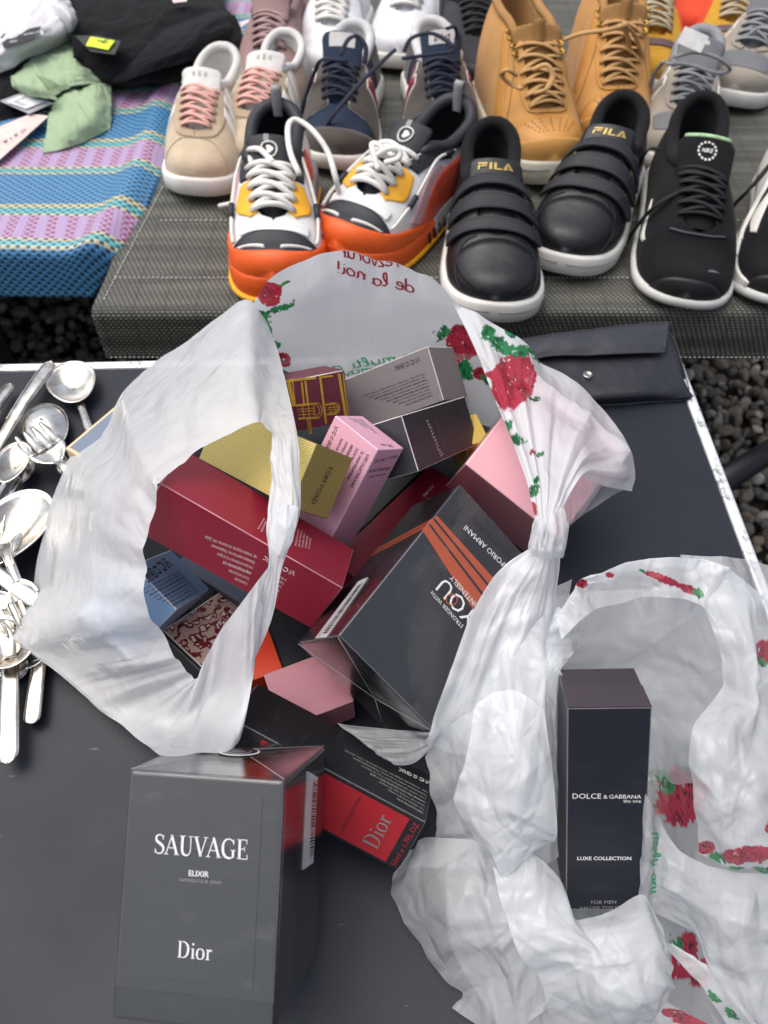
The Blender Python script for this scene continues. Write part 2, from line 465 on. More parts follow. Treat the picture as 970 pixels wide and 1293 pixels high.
# handwriting strokes, one em tall loops
HAND = {
 'd': (.62, [[(.5, .5), (.3, .62), (.08, .45), (.08, .15), (.3, .0), (.5, .2), (.52, .6), (.54, 1.15), (.5, .3), (.6, .02)]]),
 'e': (.52, [[(.05, .3), (.35, .35), (.42, .52), (.25, .64), (.06, .42), (.1, .1), (.3, .0), (.5, .12)]]),
 'l': (.40, [[(.05, .2), (.3, .7), (.3, 1.15), (.16, 1.1), (.12, .4), (.2, .02), (.38, .1)]]),
 'a': (.62, [[(.5, .5), (.3, .62), (.08, .45), (.08, .15), (.3, .0), (.48, .2), (.52, .6), (.5, .2), (.6, .02)]]),
 'n': (.62, [[(.06, .6), (.1, .0)], [(.1, .35), (.3, .62), (.45, .5), (.46, .1), (.58, .02)]]),
 'o': (.58, [[(.3, .62), (.08, .4), (.1, .08), (.3, .0), (.5, .2), (.48, .5), (.3, .62), (.5, .55)]]),
 'i': (.34, [[(.1, .6), (.1, .1), (.25, .02)], [(.1, .85), (.12, .9)]]),
 '!': (.3, [[(.12, 1.1), (.1, .35)], [(.09, .08), (.1, .02)]]),
 'u': (.60, [[(.08, .6), (.1, .12), (.28, .0), (.46, .2), (.48, .6), (.48, .12), (.58, .02)]]),
 'r': (.48, [[(.08, .6), (.1, .0)], [(.1, .35), (.25, .6), (.42, .56)]]),
 's': (.45, [[(.4, .55), (.2, .62), (.12, .45), (.35, .25), (.3, .03), (.06, .06)]]),
 'm': (.85, [[(.06, .6), (.1, .0)], [(.1, .35), (.26, .62), (.38, .5), (.38, .0)], [(.38, .35), (.56, .62), (.7, .5), (.7, .1), (.82, .02)]]),
 't': (.42, [[(.2, 1.0), (.18, .15), (.3, .0), (.42, .1)], [(.02, .68), (.4, .7)]]),
 'v': (.5, [[(.05, .6), (.2, .0), (.42, .6)]]),
 'L': (.7, [[(.2, 1.0), (.16, .1), (.1, .0), (.4, .06), (.65, .0)]]),
 'z': (.5, [[(.06, .58), (.42, .6), (.08, .02), (.46, .02)]]),
 'p': (.6, [[(.1, .6), (.1, -.45)], [(.1, .4), (.3, .62), (.48, .4), (.36, .04), (.1, .1)]]),
 'g': (.6, [[(.48, .5), (.28, .62), (.08, .4), (.2, .02), (.46, .2), (.48, .6), (.46, -.3), (.25, -.5), (.08, -.35)]]),
 'c': (.5, [[(.44, .5), (.26, .62), (.08, .4), (.1, .1), (.28, .0), (.46, .12)]]),
 ' ': (.4, []),
}
def hand_geom(s, w=.10):
    V = []; F = []; x = 0
    for ch in s:
        adv, strokes = HAND[ch]
        for pts in strokes:
            v, f = ribbon2([(p[0] + x + p[1] * .12, p[1]) for p in pts], w)
            F += [tuple(i + len(V) for i in q) for q in f]; V += [tuple(p) for p in v]
        x += adv
    return np.array(V), F
# ------------------------------------------------------------------ setting: gravel ground, folding table, low stand with mats
def gravel_soil():
    m, n, l, b = nodes('gravel_soil')
    tc = n.new('ShaderNodeTexCoord'); v = n.new('ShaderNodeTexVoronoi'); v.inputs['Scale'].default_value = 38
    l.new(tc.outputs['Object'], v.inputs['Vector'])
    rp = n.new('ShaderNodeValToRGB'); rp.color_ramp.elements[0].color = srgb(70, 66, 60); rp.color_ramp.elements[1].color = srgb(36, 34, 32)
    l.new(v.outputs['Distance'], rp.inputs[0]); l.new(rp.outputs[0], b.inputs['Base Color']); b.inputs['Roughness'].default_value = .95
    bp = n.new('ShaderNodeBump'); bp.inputs['Distance'].default_value = .02; bp.invert = True
    l.new(v.outputs['Distance'], bp.inputs['Height']); l.new(bp.outputs[0], b.inputs['Normal'])
    return m
g = MB(); nx = 60; xs = np.linspace(-30, 30, nx); ys = np.linspace(-30, 30, nx)
XX, YY = np.meshgrid(xs, ys, indexing='ij'); g.grid(np.stack([XX, YY, np.full_like(XX, -.012)], -1))
meta(g.build('ground', gravel_soil(), None, False), kind='structure')

def stones():
    rng = np.random.default_rng(5)
    bm = bmesh.new(); bmesh.ops.create_icosphere(bm, subdivisions=2, radius=1)
    base = np.array([v.co[:] for v in bm.verts]); fc = [tuple(v.index for v in f.verts) for f in bm.faces]; bm.free()
    bm = bmesh.new(); bmesh.ops.create_icosphere(bm, subdivisions=1, radius=1)
    base1 = np.array([v.co[:] for v in bm.verts]); fc1 = [tuple(v.index for v in f.verts) for f in bm.faces]; bm.free()
    V = []; F = []; K = []; n0 = 0
    def put(x, y, z, r, b_, f_):
        nonlocal n0
        p = b_.copy()
        for _ in range(4):                      # broken faces: clip by random planes
            d = rng.normal(size=3); d /= np.linalg.norm(d); k = rng.uniform(.55, .85)
            s_ = p @ d; p -= np.maximum(0, s_ - k)[:, None] * d
        sc = r * np.array([rng.uniform(.8, 1.35), rng.uniform(.7, 1.1), rng.uniform(.5, .8)])
        q = rng.normal(size=4); q /= np.linalg.norm(q); q[1:3] *= .5; q /= np.linalg.norm(q)
        R_ = np.array(Quaternion(q).to_matrix())
        V.append((p * sc) @ R_.T + (x, y, z)); F.append(np.array(f_) + n0); K.append(np.full(len(p), rng.random())); n0 += len(p)
    def area(x0, x1, y0, y1, step, r0, r1, b_, f_):
        for x in np.arange(x0, x1, step):
            for y in np.arange(y0, y1, step):
                put(x + rng.uniform(-.6, .6) * step, y + rng.uniform(-.6, .6) * step, rng.uniform(.0, .022), rng.uniform(r0, r1), b_, f_)
    area(.30, 1.15, .45, 1.9, .020, .008, .019, base, fc)
    area(-1.25, -.30, .75, 1.6, .026, .011, .022, base1, fc1)
    area(-.30, .30, .75, 1.9, .05, .014, .024, base1, fc1)
    V = np.concatenate(V); F = np.concatenate(F); K = np.concatenate(K)
    me = bpy.data.meshes.new('gravel'); me.from_pydata(V.tolist(), [], F.tolist())
    a = me.attributes.new('tone', 'FLOAT', 'POINT'); a.data.foreach_set('value', K.astype(np.float32))
    m, n, l, b = nodes('gravel_stone')
    at_ = n.new('ShaderNodeAttribute'); at_.attribute_name = 'tone'
    rp = n.new('ShaderNodeValToRGB'); e = rp.color_ramp.elements
    e[0].color = srgb(116, 110, 102); e[1].color = srgb(200, 192, 178)
    for p_, c_ in ((.25, (128, 118, 104)), (.45, (108, 108, 108)), (.62, (146, 132, 112)), (.8, (118, 110, 102))): e.new(p_).color = srgb(*c_)
    l.new(at_.outputs['Fac'], rp.inputs[0])
    tc = n.new('ShaderNodeTexCoord'); ns = n.new('ShaderNodeTexNoise'); ns.inputs['Scale'].default_value = 160; ns.inputs['Detail'].default_value = 5
    l.new(tc.outputs['Object'], ns.inputs['Vector'])
    mx = n.new('ShaderNodeMix'); mx.data_type = 'RGBA'; mx.blend_type = 'MULTIPLY'; mx.inputs['Factor'].default_value = .38
    l.new(rp.outputs[0], mx.inputs['A']); l.new(ns.outputs['Fac'], mx.inputs['B'])
    l.new(mx.outputs['Result'], b.inputs['Base Color']); b.inputs['Roughness'].default_value = .9
    bp = n.new('ShaderNodeBump'); bp.inputs['Distance'].default_value = .003; l.new(ns.outputs['Fac'], bp.inputs['Height']); l.new(bp.outputs[0], b.inputs['Normal'])
    me.materials.append(m)
    o = bpy.data.objects.new('gravel', me); link(o); meta(o, kind='stuff')
stones()

# folding table
TR = math.radians(1.95)           # the table is turned a little against the camera
Rt = np.array([[math.cos(TR), -math.sin(TR), 0], [math.sin(TR), math.cos(TR), 0], [0, 0, 1]])
tco = at(855, 441, 0)             # far right corner
TW, TD = 1.20, .62
tab = empty('folding_table', tuple(tco + Rt @ (-TW / 2, -TD / 2, 0) - (0, 0, ZT)))
meta(tab, 'dark grey folding table with a scratched bare aluminium edge, standing on gravel', 'table')
def tpart(name, mb, m, smooth=False):
    o = mb.build(name, m, None, smooth); o.parent = tab; o.matrix_parent_inverse = Matrix.Translation(-Vector(tab.location)); return o
def table_top():
    m, n, l, b = nodes('table_laminate')
    tc = n.new('ShaderNodeTexCoord')
    ns = n.new('ShaderNodeTexNoise'); ns.inputs['Scale'].default_value = 9; ns.inputs['Detail'].default_value = 7
    l.new(tc.outputs['Object'], ns.inputs['Vector'])
    rp = n.new('ShaderNodeValToRGB'); rp.color_ramp.elements[0].position = .35; rp.color_ramp.elements[1].position = .75
    rp.color_ramp.elements[0].color = srgb(22, 27, 38); rp.color_ramp.elements[1].color = srgb(29, 34, 45)
    l.new(ns.outputs['Fac'], rp.inputs[0])
    # a few pale scratches and dust specks
    mp = n.new('ShaderNodeMapping'); mp.inputs['Scale'].default_value = (14, 55, 1); mp.inputs['Rotation'].default_value = (0, 0, .9)
    l.new(tc.outputs['Object'], mp.inputs[0])
    n2 = n.new('ShaderNodeTexNoise'); n2.inputs['Scale'].default_value = 3.0; n2.inputs['Detail'].default_value = 2
    l.new(mp.outputs[0], n2.inputs['Vector'])
    r2 = n.new('ShaderNodeValToRGB'); r2.color_ramp.elements[0].position = .74; r2.color_ramp.elements[1].position = .80
    l.new(n2.outputs['Fac'], r2.inputs[0])
    n3 = n.new('ShaderNodeTexNoise'); n3.inputs['Scale'].default_value = 240; n3.inputs['Detail'].default_value = 1
    l.new(tc.outputs['Object'], n3.inputs['Vector'])
    r3 = n.new('ShaderNodeValToRGB'); r3.color_ramp.elements[0].position = .80; r3.color_ramp.elements[1].position = .86
    l.new(n3.outputs['Fac'], r3.inputs[0])
    ad = n.new('ShaderNodeMath'); ad.operation = 'ADD'; ad.use_clamp = True; l.new(r2.outputs[0], ad.inputs[0]); l.new(r3.outputs[0], ad.inputs[1])
    ml = n.new('ShaderNodeMath'); ml.operation = 'MULTIPLY'; ml.inputs[1].default_value = .30; l.new(ad.outputs[0], ml.inputs[0])
    mx = n.new('ShaderNodeMix'); mx.data_type = 'RGBA'; mx.inputs['B'].default_value = srgb(170, 172, 176)
    l.new(ml.outputs[0], mx.inputs['Factor']); l.new(rp.outputs[0], mx.inputs['A']); l.new(mx.outputs['Result'], b.inputs['Base Color'])
    mr = n.new('ShaderNodeMapRange'); mr.inputs['To Min'].default_value = .34; mr.inputs['To Max'].default_value = .68; b.inputs['Specular IOR Level'].default_value = .38
    l.new(ns.outputs['Fac'], mr.inputs['Value']); l.new(mr.outputs[0], b.inputs['Roughness'])
    bp = n.new('ShaderNodeBump'); bp.inputs['Distance'].default_value = .0003; bp.inputs['Strength'].default_value = .3
    l.new(n3.outputs['Fac'], bp.inputs['Height']); l.new(bp.outputs[0], b.inputs['Normal'])
    return m
def alu():
    m, n, l, b = nodes('worn_aluminium')
    tc = n.new('ShaderNodeTexCoord')
    ns = n.new('ShaderNodeTexNoise'); ns.inputs['Scale'].default_value = 60; ns.inputs['Detail'].default_value = 8; ns.inputs['Roughness'].default_value = .75
    l.new(tc.outputs['Object'], ns.inputs['Vector'])
    rp = n.new('ShaderNodeValToRGB'); rp.color_ramp.elements[0].position = .34; rp.color_ramp.elements[1].position = .46
    rp.color_ramp.elements[0].color = srgb(120, 122, 124); rp.color_ramp.elements[1].color = srgb(232, 234, 236)
    l.new(ns.outputs['Fac'], rp.inputs[0]); l.new(rp.outputs[0], b.inputs['Base Color'])
    b.inputs['Metallic'].default_value = .55; b.inputs['Roughness'].default_value = .48
    return m
m_top, m_alu = table_top(), alu()
hw = .0095
def tl(x, y): return tco + Rt @ (x, y, 0)
mb = MB(); c = tl(-TW / 2, -TD / 2); mb.box(c - (0, 0, .0085), (TW - 2 * hw, TD - 2 * hw, .017), Rt); tpart('table_top', mb, m_top)
for nm, cx, cy, dx, dy in (('edge_rail', -TW / 2, -hw / 2, TW - 2 * hw - .001, hw), ('edge_rail', -TW / 2, -TD + hw / 2, TW - 2 * hw - .001, hw), ('edge_rail', -hw / 2, -TD / 2, hw, TD), ('edge_rail', -TW + hw / 2, -TD / 2, hw, TD)):
    mb = MB(); c = tl(cx, cy); mb.box(c - (0, 0, .0115), (dx, dy, .027), Rt); mb.build
    o = tpart(nm, mb, m_alu)
    bv = o.modifiers.new('bevel', 'BEVEL'); bv.width = .002; bv.segments = 2
m_leg = mat('black_steel', (24, 25, 30), .4, metal=.3)
for sx in (-1.08, -.12):
    for a, b_ in (((sx, -.08), (sx, -.54)), ((sx + .02, -.54), (sx + .02, -.08))):
        mb = MB(); p = tl(*a) - (0, 0, .03); q = tl(*b_); q[2] = .012; mb.tube([p, q], .0125, 10); tpart('leg', mb, m_leg, True)
mb = MB(); mb.tube([tl(-.06, -.10) - (0, 0, .10), tl(.06, -.05) - (0, 0, .09)], .012, 8); 
# diagonal stay that shows on the right, over the gravel
mb = MB(); mb.tube([at(860, 640, -.20), at(1060, 516, -.30)], .016, 10); tpart('stay', mb, m_leg, True)

# low stand carrying the mats and the shoes
ZB = -.10                           # mat surface against the table top
st = empty('low_stand', (0.0, 1.35, 0)); meta(st, 'low wooden stand under the woven mats, behind the dark table', 'stand')
def spart(name, mb, m, smooth=False):
    o = mb.build(name, m, None, smooth); o.parent = st; o.matrix_parent_inverse = Matrix.Translation(-Vector(st.location)); return o
m_wood = mat('stand_wood', (58, 52, 46), .7, var=.3)
mb = MB(); mb.box((.16, 1.36, ZT + ZB - .020), (1.02, 1.22, .030)); spart('board', mb, m_wood)
mb = MB(); mb.box((-.72, 1.46, ZT + ZB - .020), (.73, 1.20, .030)); spart('board', mb, m_wood)
for x in (-1.0, -.62, -.10, .24):
    for y in (.92, 1.9):
        mb = MB(); mb.box((x, y, (ZT + ZB - .04) / 2), (.04, .04, ZT + ZB - .04)); spart('leg', mb, m_wood)

mb = MB(); mb.box((-.3, 2.02, .30), (1.9, .02, .56)); spart('added_back_screen', mb, m_wood)  # added unseen panel, keeps light from the gravel under the stand
mb = MB(); mb.box((-1.09, 1.5, .30), (.02, 1.0, .56)); spart('added_side_screen', mb, m_wood)  # added unseen panel on the left, darkens the ground below likewise

def woven_grey():
    m, n, l, b = nodes('woven_grey_mat')
    uv = n.new('ShaderNodeUVMap')
    mp = n.new('ShaderNodeMapping'); l.new(uv.outputs[0], mp.inputs[0])
    sx = n.new('ShaderNodeSeparateXYZ'); l.new(mp.outputs[0], sx.inputs[0])
    def m2(op, a, b_=None, c_=None):
        k = n.new('ShaderNodeMath'); k.operation = op
        for i, v in enumerate((a, b_, c_)):
            if v is None: continue
            if isinstance(v, (int, float)): k.inputs[i].default_value = v
            else: l.new(v, k.inputs[i])
        return k.outputs[0]
    U, V = sx.outputs[0], sx.outputs[1]
    # slanting twill: rows of 3.4 mm, each shifted
    row = m2('FLOOR', m2('DIVIDE', V, .0042)); 
    sh = m2('MULTIPLY', row, .0021)
    cu = m2('FRACT', m2('DIVIDE', m2('ADD', U, sh), .0062)); cv = m2('FRACT', m2('DIVIDE', V, .0042))
    du = m2('ABSOLUTE', m2('SUBTRACT', cu, .5)); dv = m2('ABSOLUTE', m2('SUBTRACT', cv, .5))
    cell = m2('MULTIPLY', m2('SUBTRACT', .5, du), m2('SUBTRACT', .5, dv))      # 0 at joints .. .25
    h = m2('MULTIPLY', cell, 4)
    rp = n.new('ShaderNodeValToRGB'); e = rp.color_ramp.elements
    e[0].position = .12; e[0].color = srgb(58, 58, 54); e[1].position = .55; e[1].color = srgb(132, 132, 122)
    l.new(h, rp.inputs[0])
    # darker threads here and there, in bands
    ns = n.new('ShaderNodeTexNoise'); ns.inputs['Scale'].default_value = 1; mp2 = n.new('ShaderNodeMapping'); mp2.inputs['Scale'].default_value = (3, 60, 1)
    l.new(uv.outputs[0], mp2.inputs[0]); l.new(mp2.outputs[0], ns.inputs['Vector']); ns.inputs['Detail'].default_value = 4
    r2 = n.new('ShaderNodeValToRGB'); r2.color_ramp.elements[0].position = .38; r2.color_ramp.elements[1].position = .62
    r2.color_ramp.elements[0].color = (.55, .55, .55, 1); r2.color_ramp.elements[1].color = (1.1, 1.1, 1.08, 1); l.new(ns.outputs['Fac'], r2.inputs[0])
    # dark check lines every 38 mm across
    ck = m2('FRACT', m2('DIVIDE', U, .038)); ckm = m2('LESS_THAN', ck, .10)
    kk = m2('SUBTRACT', 1, m2('MULTIPLY', ckm, .22))
    mx = n.new('ShaderNodeMix'); mx.data_type = 'RGBA'; mx.blend_type = 'MULTIPLY'; mx.inputs['Factor'].default_value = 1
    l.new(rp.outputs[0], mx.inputs['A']); l.new(r2.outputs[0], mx.inputs['B'])
    m3 = n.new('ShaderNodeMix'); m3.data_type = 'RGBA'; m3.blend_type = 'MULTIPLY'; m3.inputs['Factor'].default_value = 1
    l.new(mx.outputs['Result'], m3.inputs['A']); l.new(kk, m3.inputs['B'])
    l.new(m3.outputs['Result'], b.inputs['Base Color']); b.inputs['Roughness'].default_value = .6
    bp = n.new('ShaderNodeBump'); bp.inputs['Distance'].default_value = .0012; l.new(h, bp.inputs['Height']); l.new(bp.outputs[0], b.inputs['Normal'])
    return m

def woven_plaid():
    m, n, l, b = nodes('woven_plaid_mat')
    uv = n.new('ShaderNodeUVMap'); sx = n.new('ShaderNodeSeparateXYZ'); l.new(uv.outputs[0], sx.inputs[0])
    def m2(op, a, b_=None):
        k = n.new('ShaderNodeMath'); k.operation = op
        for i, v in enumerate((a, b_)):
            if v is None: continue
            if isinstance(v, (int, float)): k.inputs[i].default_value = v
            else: l.new(v, k.inputs[i])
        return k.outputs[0]
    U, V = sx.outputs[0], sx.outputs[1]
    ph = m2('FRACT', m2('DIVIDE', V, .172))                 # one repeat of the stripes
    ramp = n.new('ShaderNodeValToRGB'); ramp.color_ramp.interpolation = 'CONSTANT'; e = ramp.color_ramp.elements
    B_, T_, CR, L_ = srgb(78, 142, 192), srgb(100, 182, 190), srgb(196, 194, 160), srgb(172, 150, 188)
    e[0].position = 0; e[0].color = B_; e[1].position = .43; e[1].color = CR
    for p_, c_ in ((.46, T_), (.51, CR), (.545, L_), (.84, CR), (.87, T_), (.94, CR)): e.new(p_).color = c_
    l.new(ph, ramp.inputs[0])
    r2 = n.new('ShaderNodeValToRGB'); r2.color_ramp.interpolation = 'CONSTANT'; e = r2.color_ramp.elements   # the crossing threads
    e[0].position = 0; e[0].color = srgb(40, 62, 74); e[1].position = .43; e[1].color = srgb(84, 74, 62)
    for p_, c_ in ((.46, srgb(60, 96, 110)), (.51, srgb(70, 60, 56)), (.545, srgb(146, 58, 78)), (.84, srgb(80, 70, 60)), (.87, srgb(50, 90, 110)), (.94, srgb(84, 74, 62))): e.new(p_).color = c_
    l.new(ph, r2.inputs[0])
    # weave: tape 3.2 mm wide, half-drop; broad columns 17 mm where crossing tape dominates
    tv = m2('DIVIDE', V, .0050); tu = m2('DIVIDE', U, .0062)
    par = m2('MODULO', m2('ADD', m2('FLOOR', tv), m2('FLOOR', tu)), 2.0); par = m2('ABSOLUTE', par)
    fu = m2('ABSOLUTE', m2('SUBTRACT', m2('FRACT', tu), .5)); fv = m2('ABSOLUTE', m2('SUBTRACT', m2('FRACT', tv), .5))
    col = m2('FRACT', m2('DIVIDE', U, .026)); colm = m2('LESS_THAN', col, .52)
    isl = m2('GREATER_THAN', m2('MULTIPLY', m2('GREATER_THAN', ph, .545), m2('LESS_THAN', ph, .84)), .5)
    colsel = m2('MAXIMUM', colm, m2('SUBTRACT', 1, isl))          # in lilac bands red threads only in the columns
    thin = m2('LESS_THAN', fv, .42); thin2 = m2('LESS_THAN', fu, .44)
    fac = m2('MULTIPLY', m2('MULTIPLY', par, colsel), m2('MULTIPLY', thin, thin2))
    mx = n.new('ShaderNodeMix'); mx.data_type = 'RGBA'; l.new(fac, mx.inputs['Factor']); l.new(ramp.outputs[0], mx.inputs['A']); l.new(r2.outputs[0], mx.inputs['B'])
    l.new(mx.outputs['Result'], b.inputs['Base Color']); b.inputs['Roughness'].default_value = .38
    hgt = m2('ADD', m2('SUBTRACT', .5, fu), m2('SUBTRACT', .5, fv))
    bp = n.new('ShaderNodeBump'); bp.inputs['Distance'].default_value = .0010; bp.inputs['Strength'].default_value = .6; l.new(hgt, bp.inputs['Height']); l.new(bp.outputs[0], b.inputs['Normal'])
    return m

def mat_sheet(name, P, uv, m, thick=.0016):
    mb = MB(); mb.grid(P)
    o = mb.build(name, m, None, True)
    ul = o.data.uv_layers.new(name='UVMap'); li = np.zeros(len(o.data.loops), np.int32); o.data.loops.foreach_get('vertex_index', li)
    ul.data.foreach_set('uv', np.asarray(uv).reshape(-1, 2)[li].astype(np.float32).ravel())
    sd_ = o.modifiers.new('thickness', 'SOLIDIFY'); sd_.thickness = thick; sd_.offset = -1 if o.data.polygons[0].normal.z > 0 else 1
    return o
def mat_profile(y_front, drop, y_back, n_top, n_drop, r=.012):
    """path of a mat from its hanging hem over the front edge to the back: (y, z) and length along it"""
    pts = [(y_front - .004, ZB - drop)]
    for k in range(1, n_drop): pts.append((y_front - .003 * (1 - k / n_drop), ZB - drop + (drop - r) * k / n_drop))
    for a in np.linspace(0, np.pi / 2, 6): pts.append((y_front + r - r * math.cos(a), ZB - r + r * math.sin(a)))
    for k in range(1, n_top + 1): pts.append((y_front + r + (y_back - y_front - r) * k / n_top, ZB))
    pts = np.array(pts); L = np.concatenate([[0], np.cumsum(np.hypot(*np.diff(pts, axis=0).T))])
    return pts, L
pts, L = mat_profile(.738, .072, 1.95, 90, 12)
xs = np.linspace(-.352, .78, 150)
XX = np.repeat(xs[None], len(pts), 0); YY = np.repeat(pts[:, :1], len(xs), 1); ZZ = np.repeat(pts[:, 1:], len(xs), 1)
hang = np.clip((ZB - ZZ) / .072, 0, 1)
ZZ = ZZ + .0026 * (fbm(XX * 9, YY * 9, 2) - .45) * (1 - hang) + .004 * (fbm(XX * 6, YY, 7) - .5) * hang
YY = YY + hang * .006 * (fbm(XX * 8, ZZ * 4, 4) - .5)
XX = XX + .035 * np.clip((YY - .738) / .5, 0, 1) * np.clip((-.2 - XX) / .15, 0, 1)
uv = np.stack([XX, np.repeat(L[:, None], len(xs), 1)], -1)
o = mat_sheet('woven_mat', np.stack([XX, YY, ZZ + ZT], -1), uv, woven_grey())
meta(o, 'grey twill woven mat with white stitched hems, spread under the shoes', 'mat')
m_st = mat('white_stitching', (214, 216, 212), .7)
def stitches(parent, fn, n, ln=.5, r=.0007):
    """row of stitches along fn(t) -> world point"""
    mb = MB()
    for k in range(n):
        a, b_ = fn(k / n), fn((k + ln) / n); mid = (a + b_) / 2 + (0, -.0002, .0004)
        mb.tube([a, mid, b_], r, 5)
    s_ = mb.build('stitching', m_st, None); s_.parent = parent; s_['kind'] = 'stuff'; return s_
zt = lambda x, y: np.array((x, y, ZT + ZB + .0010))
stitches(o, lambda t: zt(-.335 + 1.1 * t, .802), 190)
stitches(o, lambda t: np.array((-.345 + 1.1 * t, .7312, ZT + ZB - .066)), 190)
stitches(o, lambda t: zt(-.300 + 1.0 * t, .925), 150)
stitches(o, lambda t: zt(-.3395 + .03 * t, .76 + .25 * t), 40)

# plaid mat, lying over the left part
pts, L = mat_profile(.852, .070, 2.0, 80, 12, .016)
n_u = 120; us = np.linspace(0, 1, n_u)
XR = lambda y: np.interp(y, [.80, .85, .95, 1.08, 1.25, 1.6, 2.0], [-.372, -.340, -.322, -.312, -.318, -.15, -.10])
YY = np.repeat(pts[:, :1], n_u, 1); ZZ = np.repeat(pts[:, 1:], n_u, 1)
xr = XR(YY) - .05 * np.clip((ZB - ZZ) / .07, 0, 1); XX = -1.08 + (xr + 1.08) * us
hang = np.clip((ZB - ZZ) / .07, 0, 1)
ZZ = ZZ + .006 + .008 * (fbm(XX * 5, YY * 5, 12) - .3) * (1 - hang) + .012 * np.exp(-((XX - xr + .035) / .02) ** 2) * (1 - hang) - .008 * np.clip((XX - xr + .018) / .018, 0, 1) * (1 - hang)
YY = YY + hang * .010 * (fbm(XX * 7, ZZ * 3, 14) - .5)
uv = np.stack([XX + .06 * fbm(XX * 3, YY * 3, 3), np.repeat(L[:, None], n_u, 1) + .012 * fbm(XX * 4, YY * 4, 8)], -1)
o = mat_sheet('woven_mat', np.stack([XX, YY, ZZ + ZT], -1), uv, woven_plaid())
meta(o, 'blue, lilac and turquoise plaid woven plastic mat hanging over the stand front', 'mat')
# ------------------------------------------------------------------ cartons
BOXES = {  # centre (m, table frame), size, orientation; measured once from the photograph
'sauvage':([-0.076, 0.0836, 0.0887],[0.0719, 0.1049, 0.0829],[0.9648, 0.2529, -0.0633, -0.0343]),
'dg':([0.1157, 0.1242, 0.0796],[0.0402, 0.125, 0.0379],[0.8876, 0.4576, -0.0522, 0.0108]),
'diorblack':([-0.035, 0.1437, 0.0459],[0.0354, 0.1218, 0.0468],[0.7896, 0.2996, -0.2774, 0.458]),
'armani':([0.0237, 0.2351, 0.0811],[0.077, 0.1246, 0.0567],[0.2832, 0.2889, -0.0946, 0.9096]),
'redlong':([-0.0833, 0.2662, 0.1086],[0.1212, 0.0409, 0.0396],[0.9453, -0.1623, 0.2602, -0.1117]),
'gold':([-0.0727, 0.322, 0.12],[0.11, 0.0404, 0.0307],[0.879, 0.235, -0.291, -0.2958]),
'pink':([-0.0317, 0.3111, 0.0934],[0.0292, 0.1023, 0.0391],[0.7, 0.5406, 0.4647, 0.043]),
'grey':([0.0075, 0.443, 0.0581],[0.1019, 0.0418, 0.0466],[0.8903, 0.3489, -0.2886, 0.0484]),
'black':([0.0218, 0.3733, 0.0808],[0.1086, 0.038, 0.049],[0.8218, 0.2399, 0.4187, 0.3029]),
'burg':([-0.0743, 0.4111, 0.0801],[0.083, 0.0378, 0.0483],[0.8784, 0.4385, 0.1251, 0.1429]),
'blue':([-0.1495, 0.2467, 0.0683],[0.0637, 0.0374, 0.0426],[0.7352, -0.0194, 0.4942, 0.4635]),
'floral':([-0.1149, 0.2467, 0.0242],[0.0747, 0.0514, 0.012],[0.8586, 0.0076, 0.2631, 0.44]),
'pinkbig':([0.107, 0.3597, 0.0626],[0.0811, 0.0806, 0.0701],[0.9256, 0.1825, 0.1307, -0.3047]),
'red2':([0.0168, 0.3011, 0.0415],[0.1221, 0.0325, 0.0286],[0.9295, -0.1199, -0.2152, 0.2747]),
}
def trim(key, axis, by, side):
    c, d, q = BOXES[key]; R_ = np.array(Quaternion(q).to_matrix()); d = list(d); d[axis] -= by
    BOXES[key] = (list(np.array(c) - side * R_[:, axis] * by / 2), d, q)
trim('burg', 0, .024, -1)
OBST = []      # what the plastic film lies on: (rotation, centre, half size)

FACES = {'+x': (0, 1, (0, 1, 0), (0, 0, 1)), '-x': (0, -1, (0, -1, 0), (0, 0, 1)),
         '+y': (1, 1, (-1, 0, 0), (0, 0, 1)), '-y': (1, -1, (1, 0, 0), (0, 0, 1)),
         '+z': (2, 1, (1, 0, 0), (0, 1, 0)), '-z': (2, -1, (1, 0, 0), (0, -1, 0))}

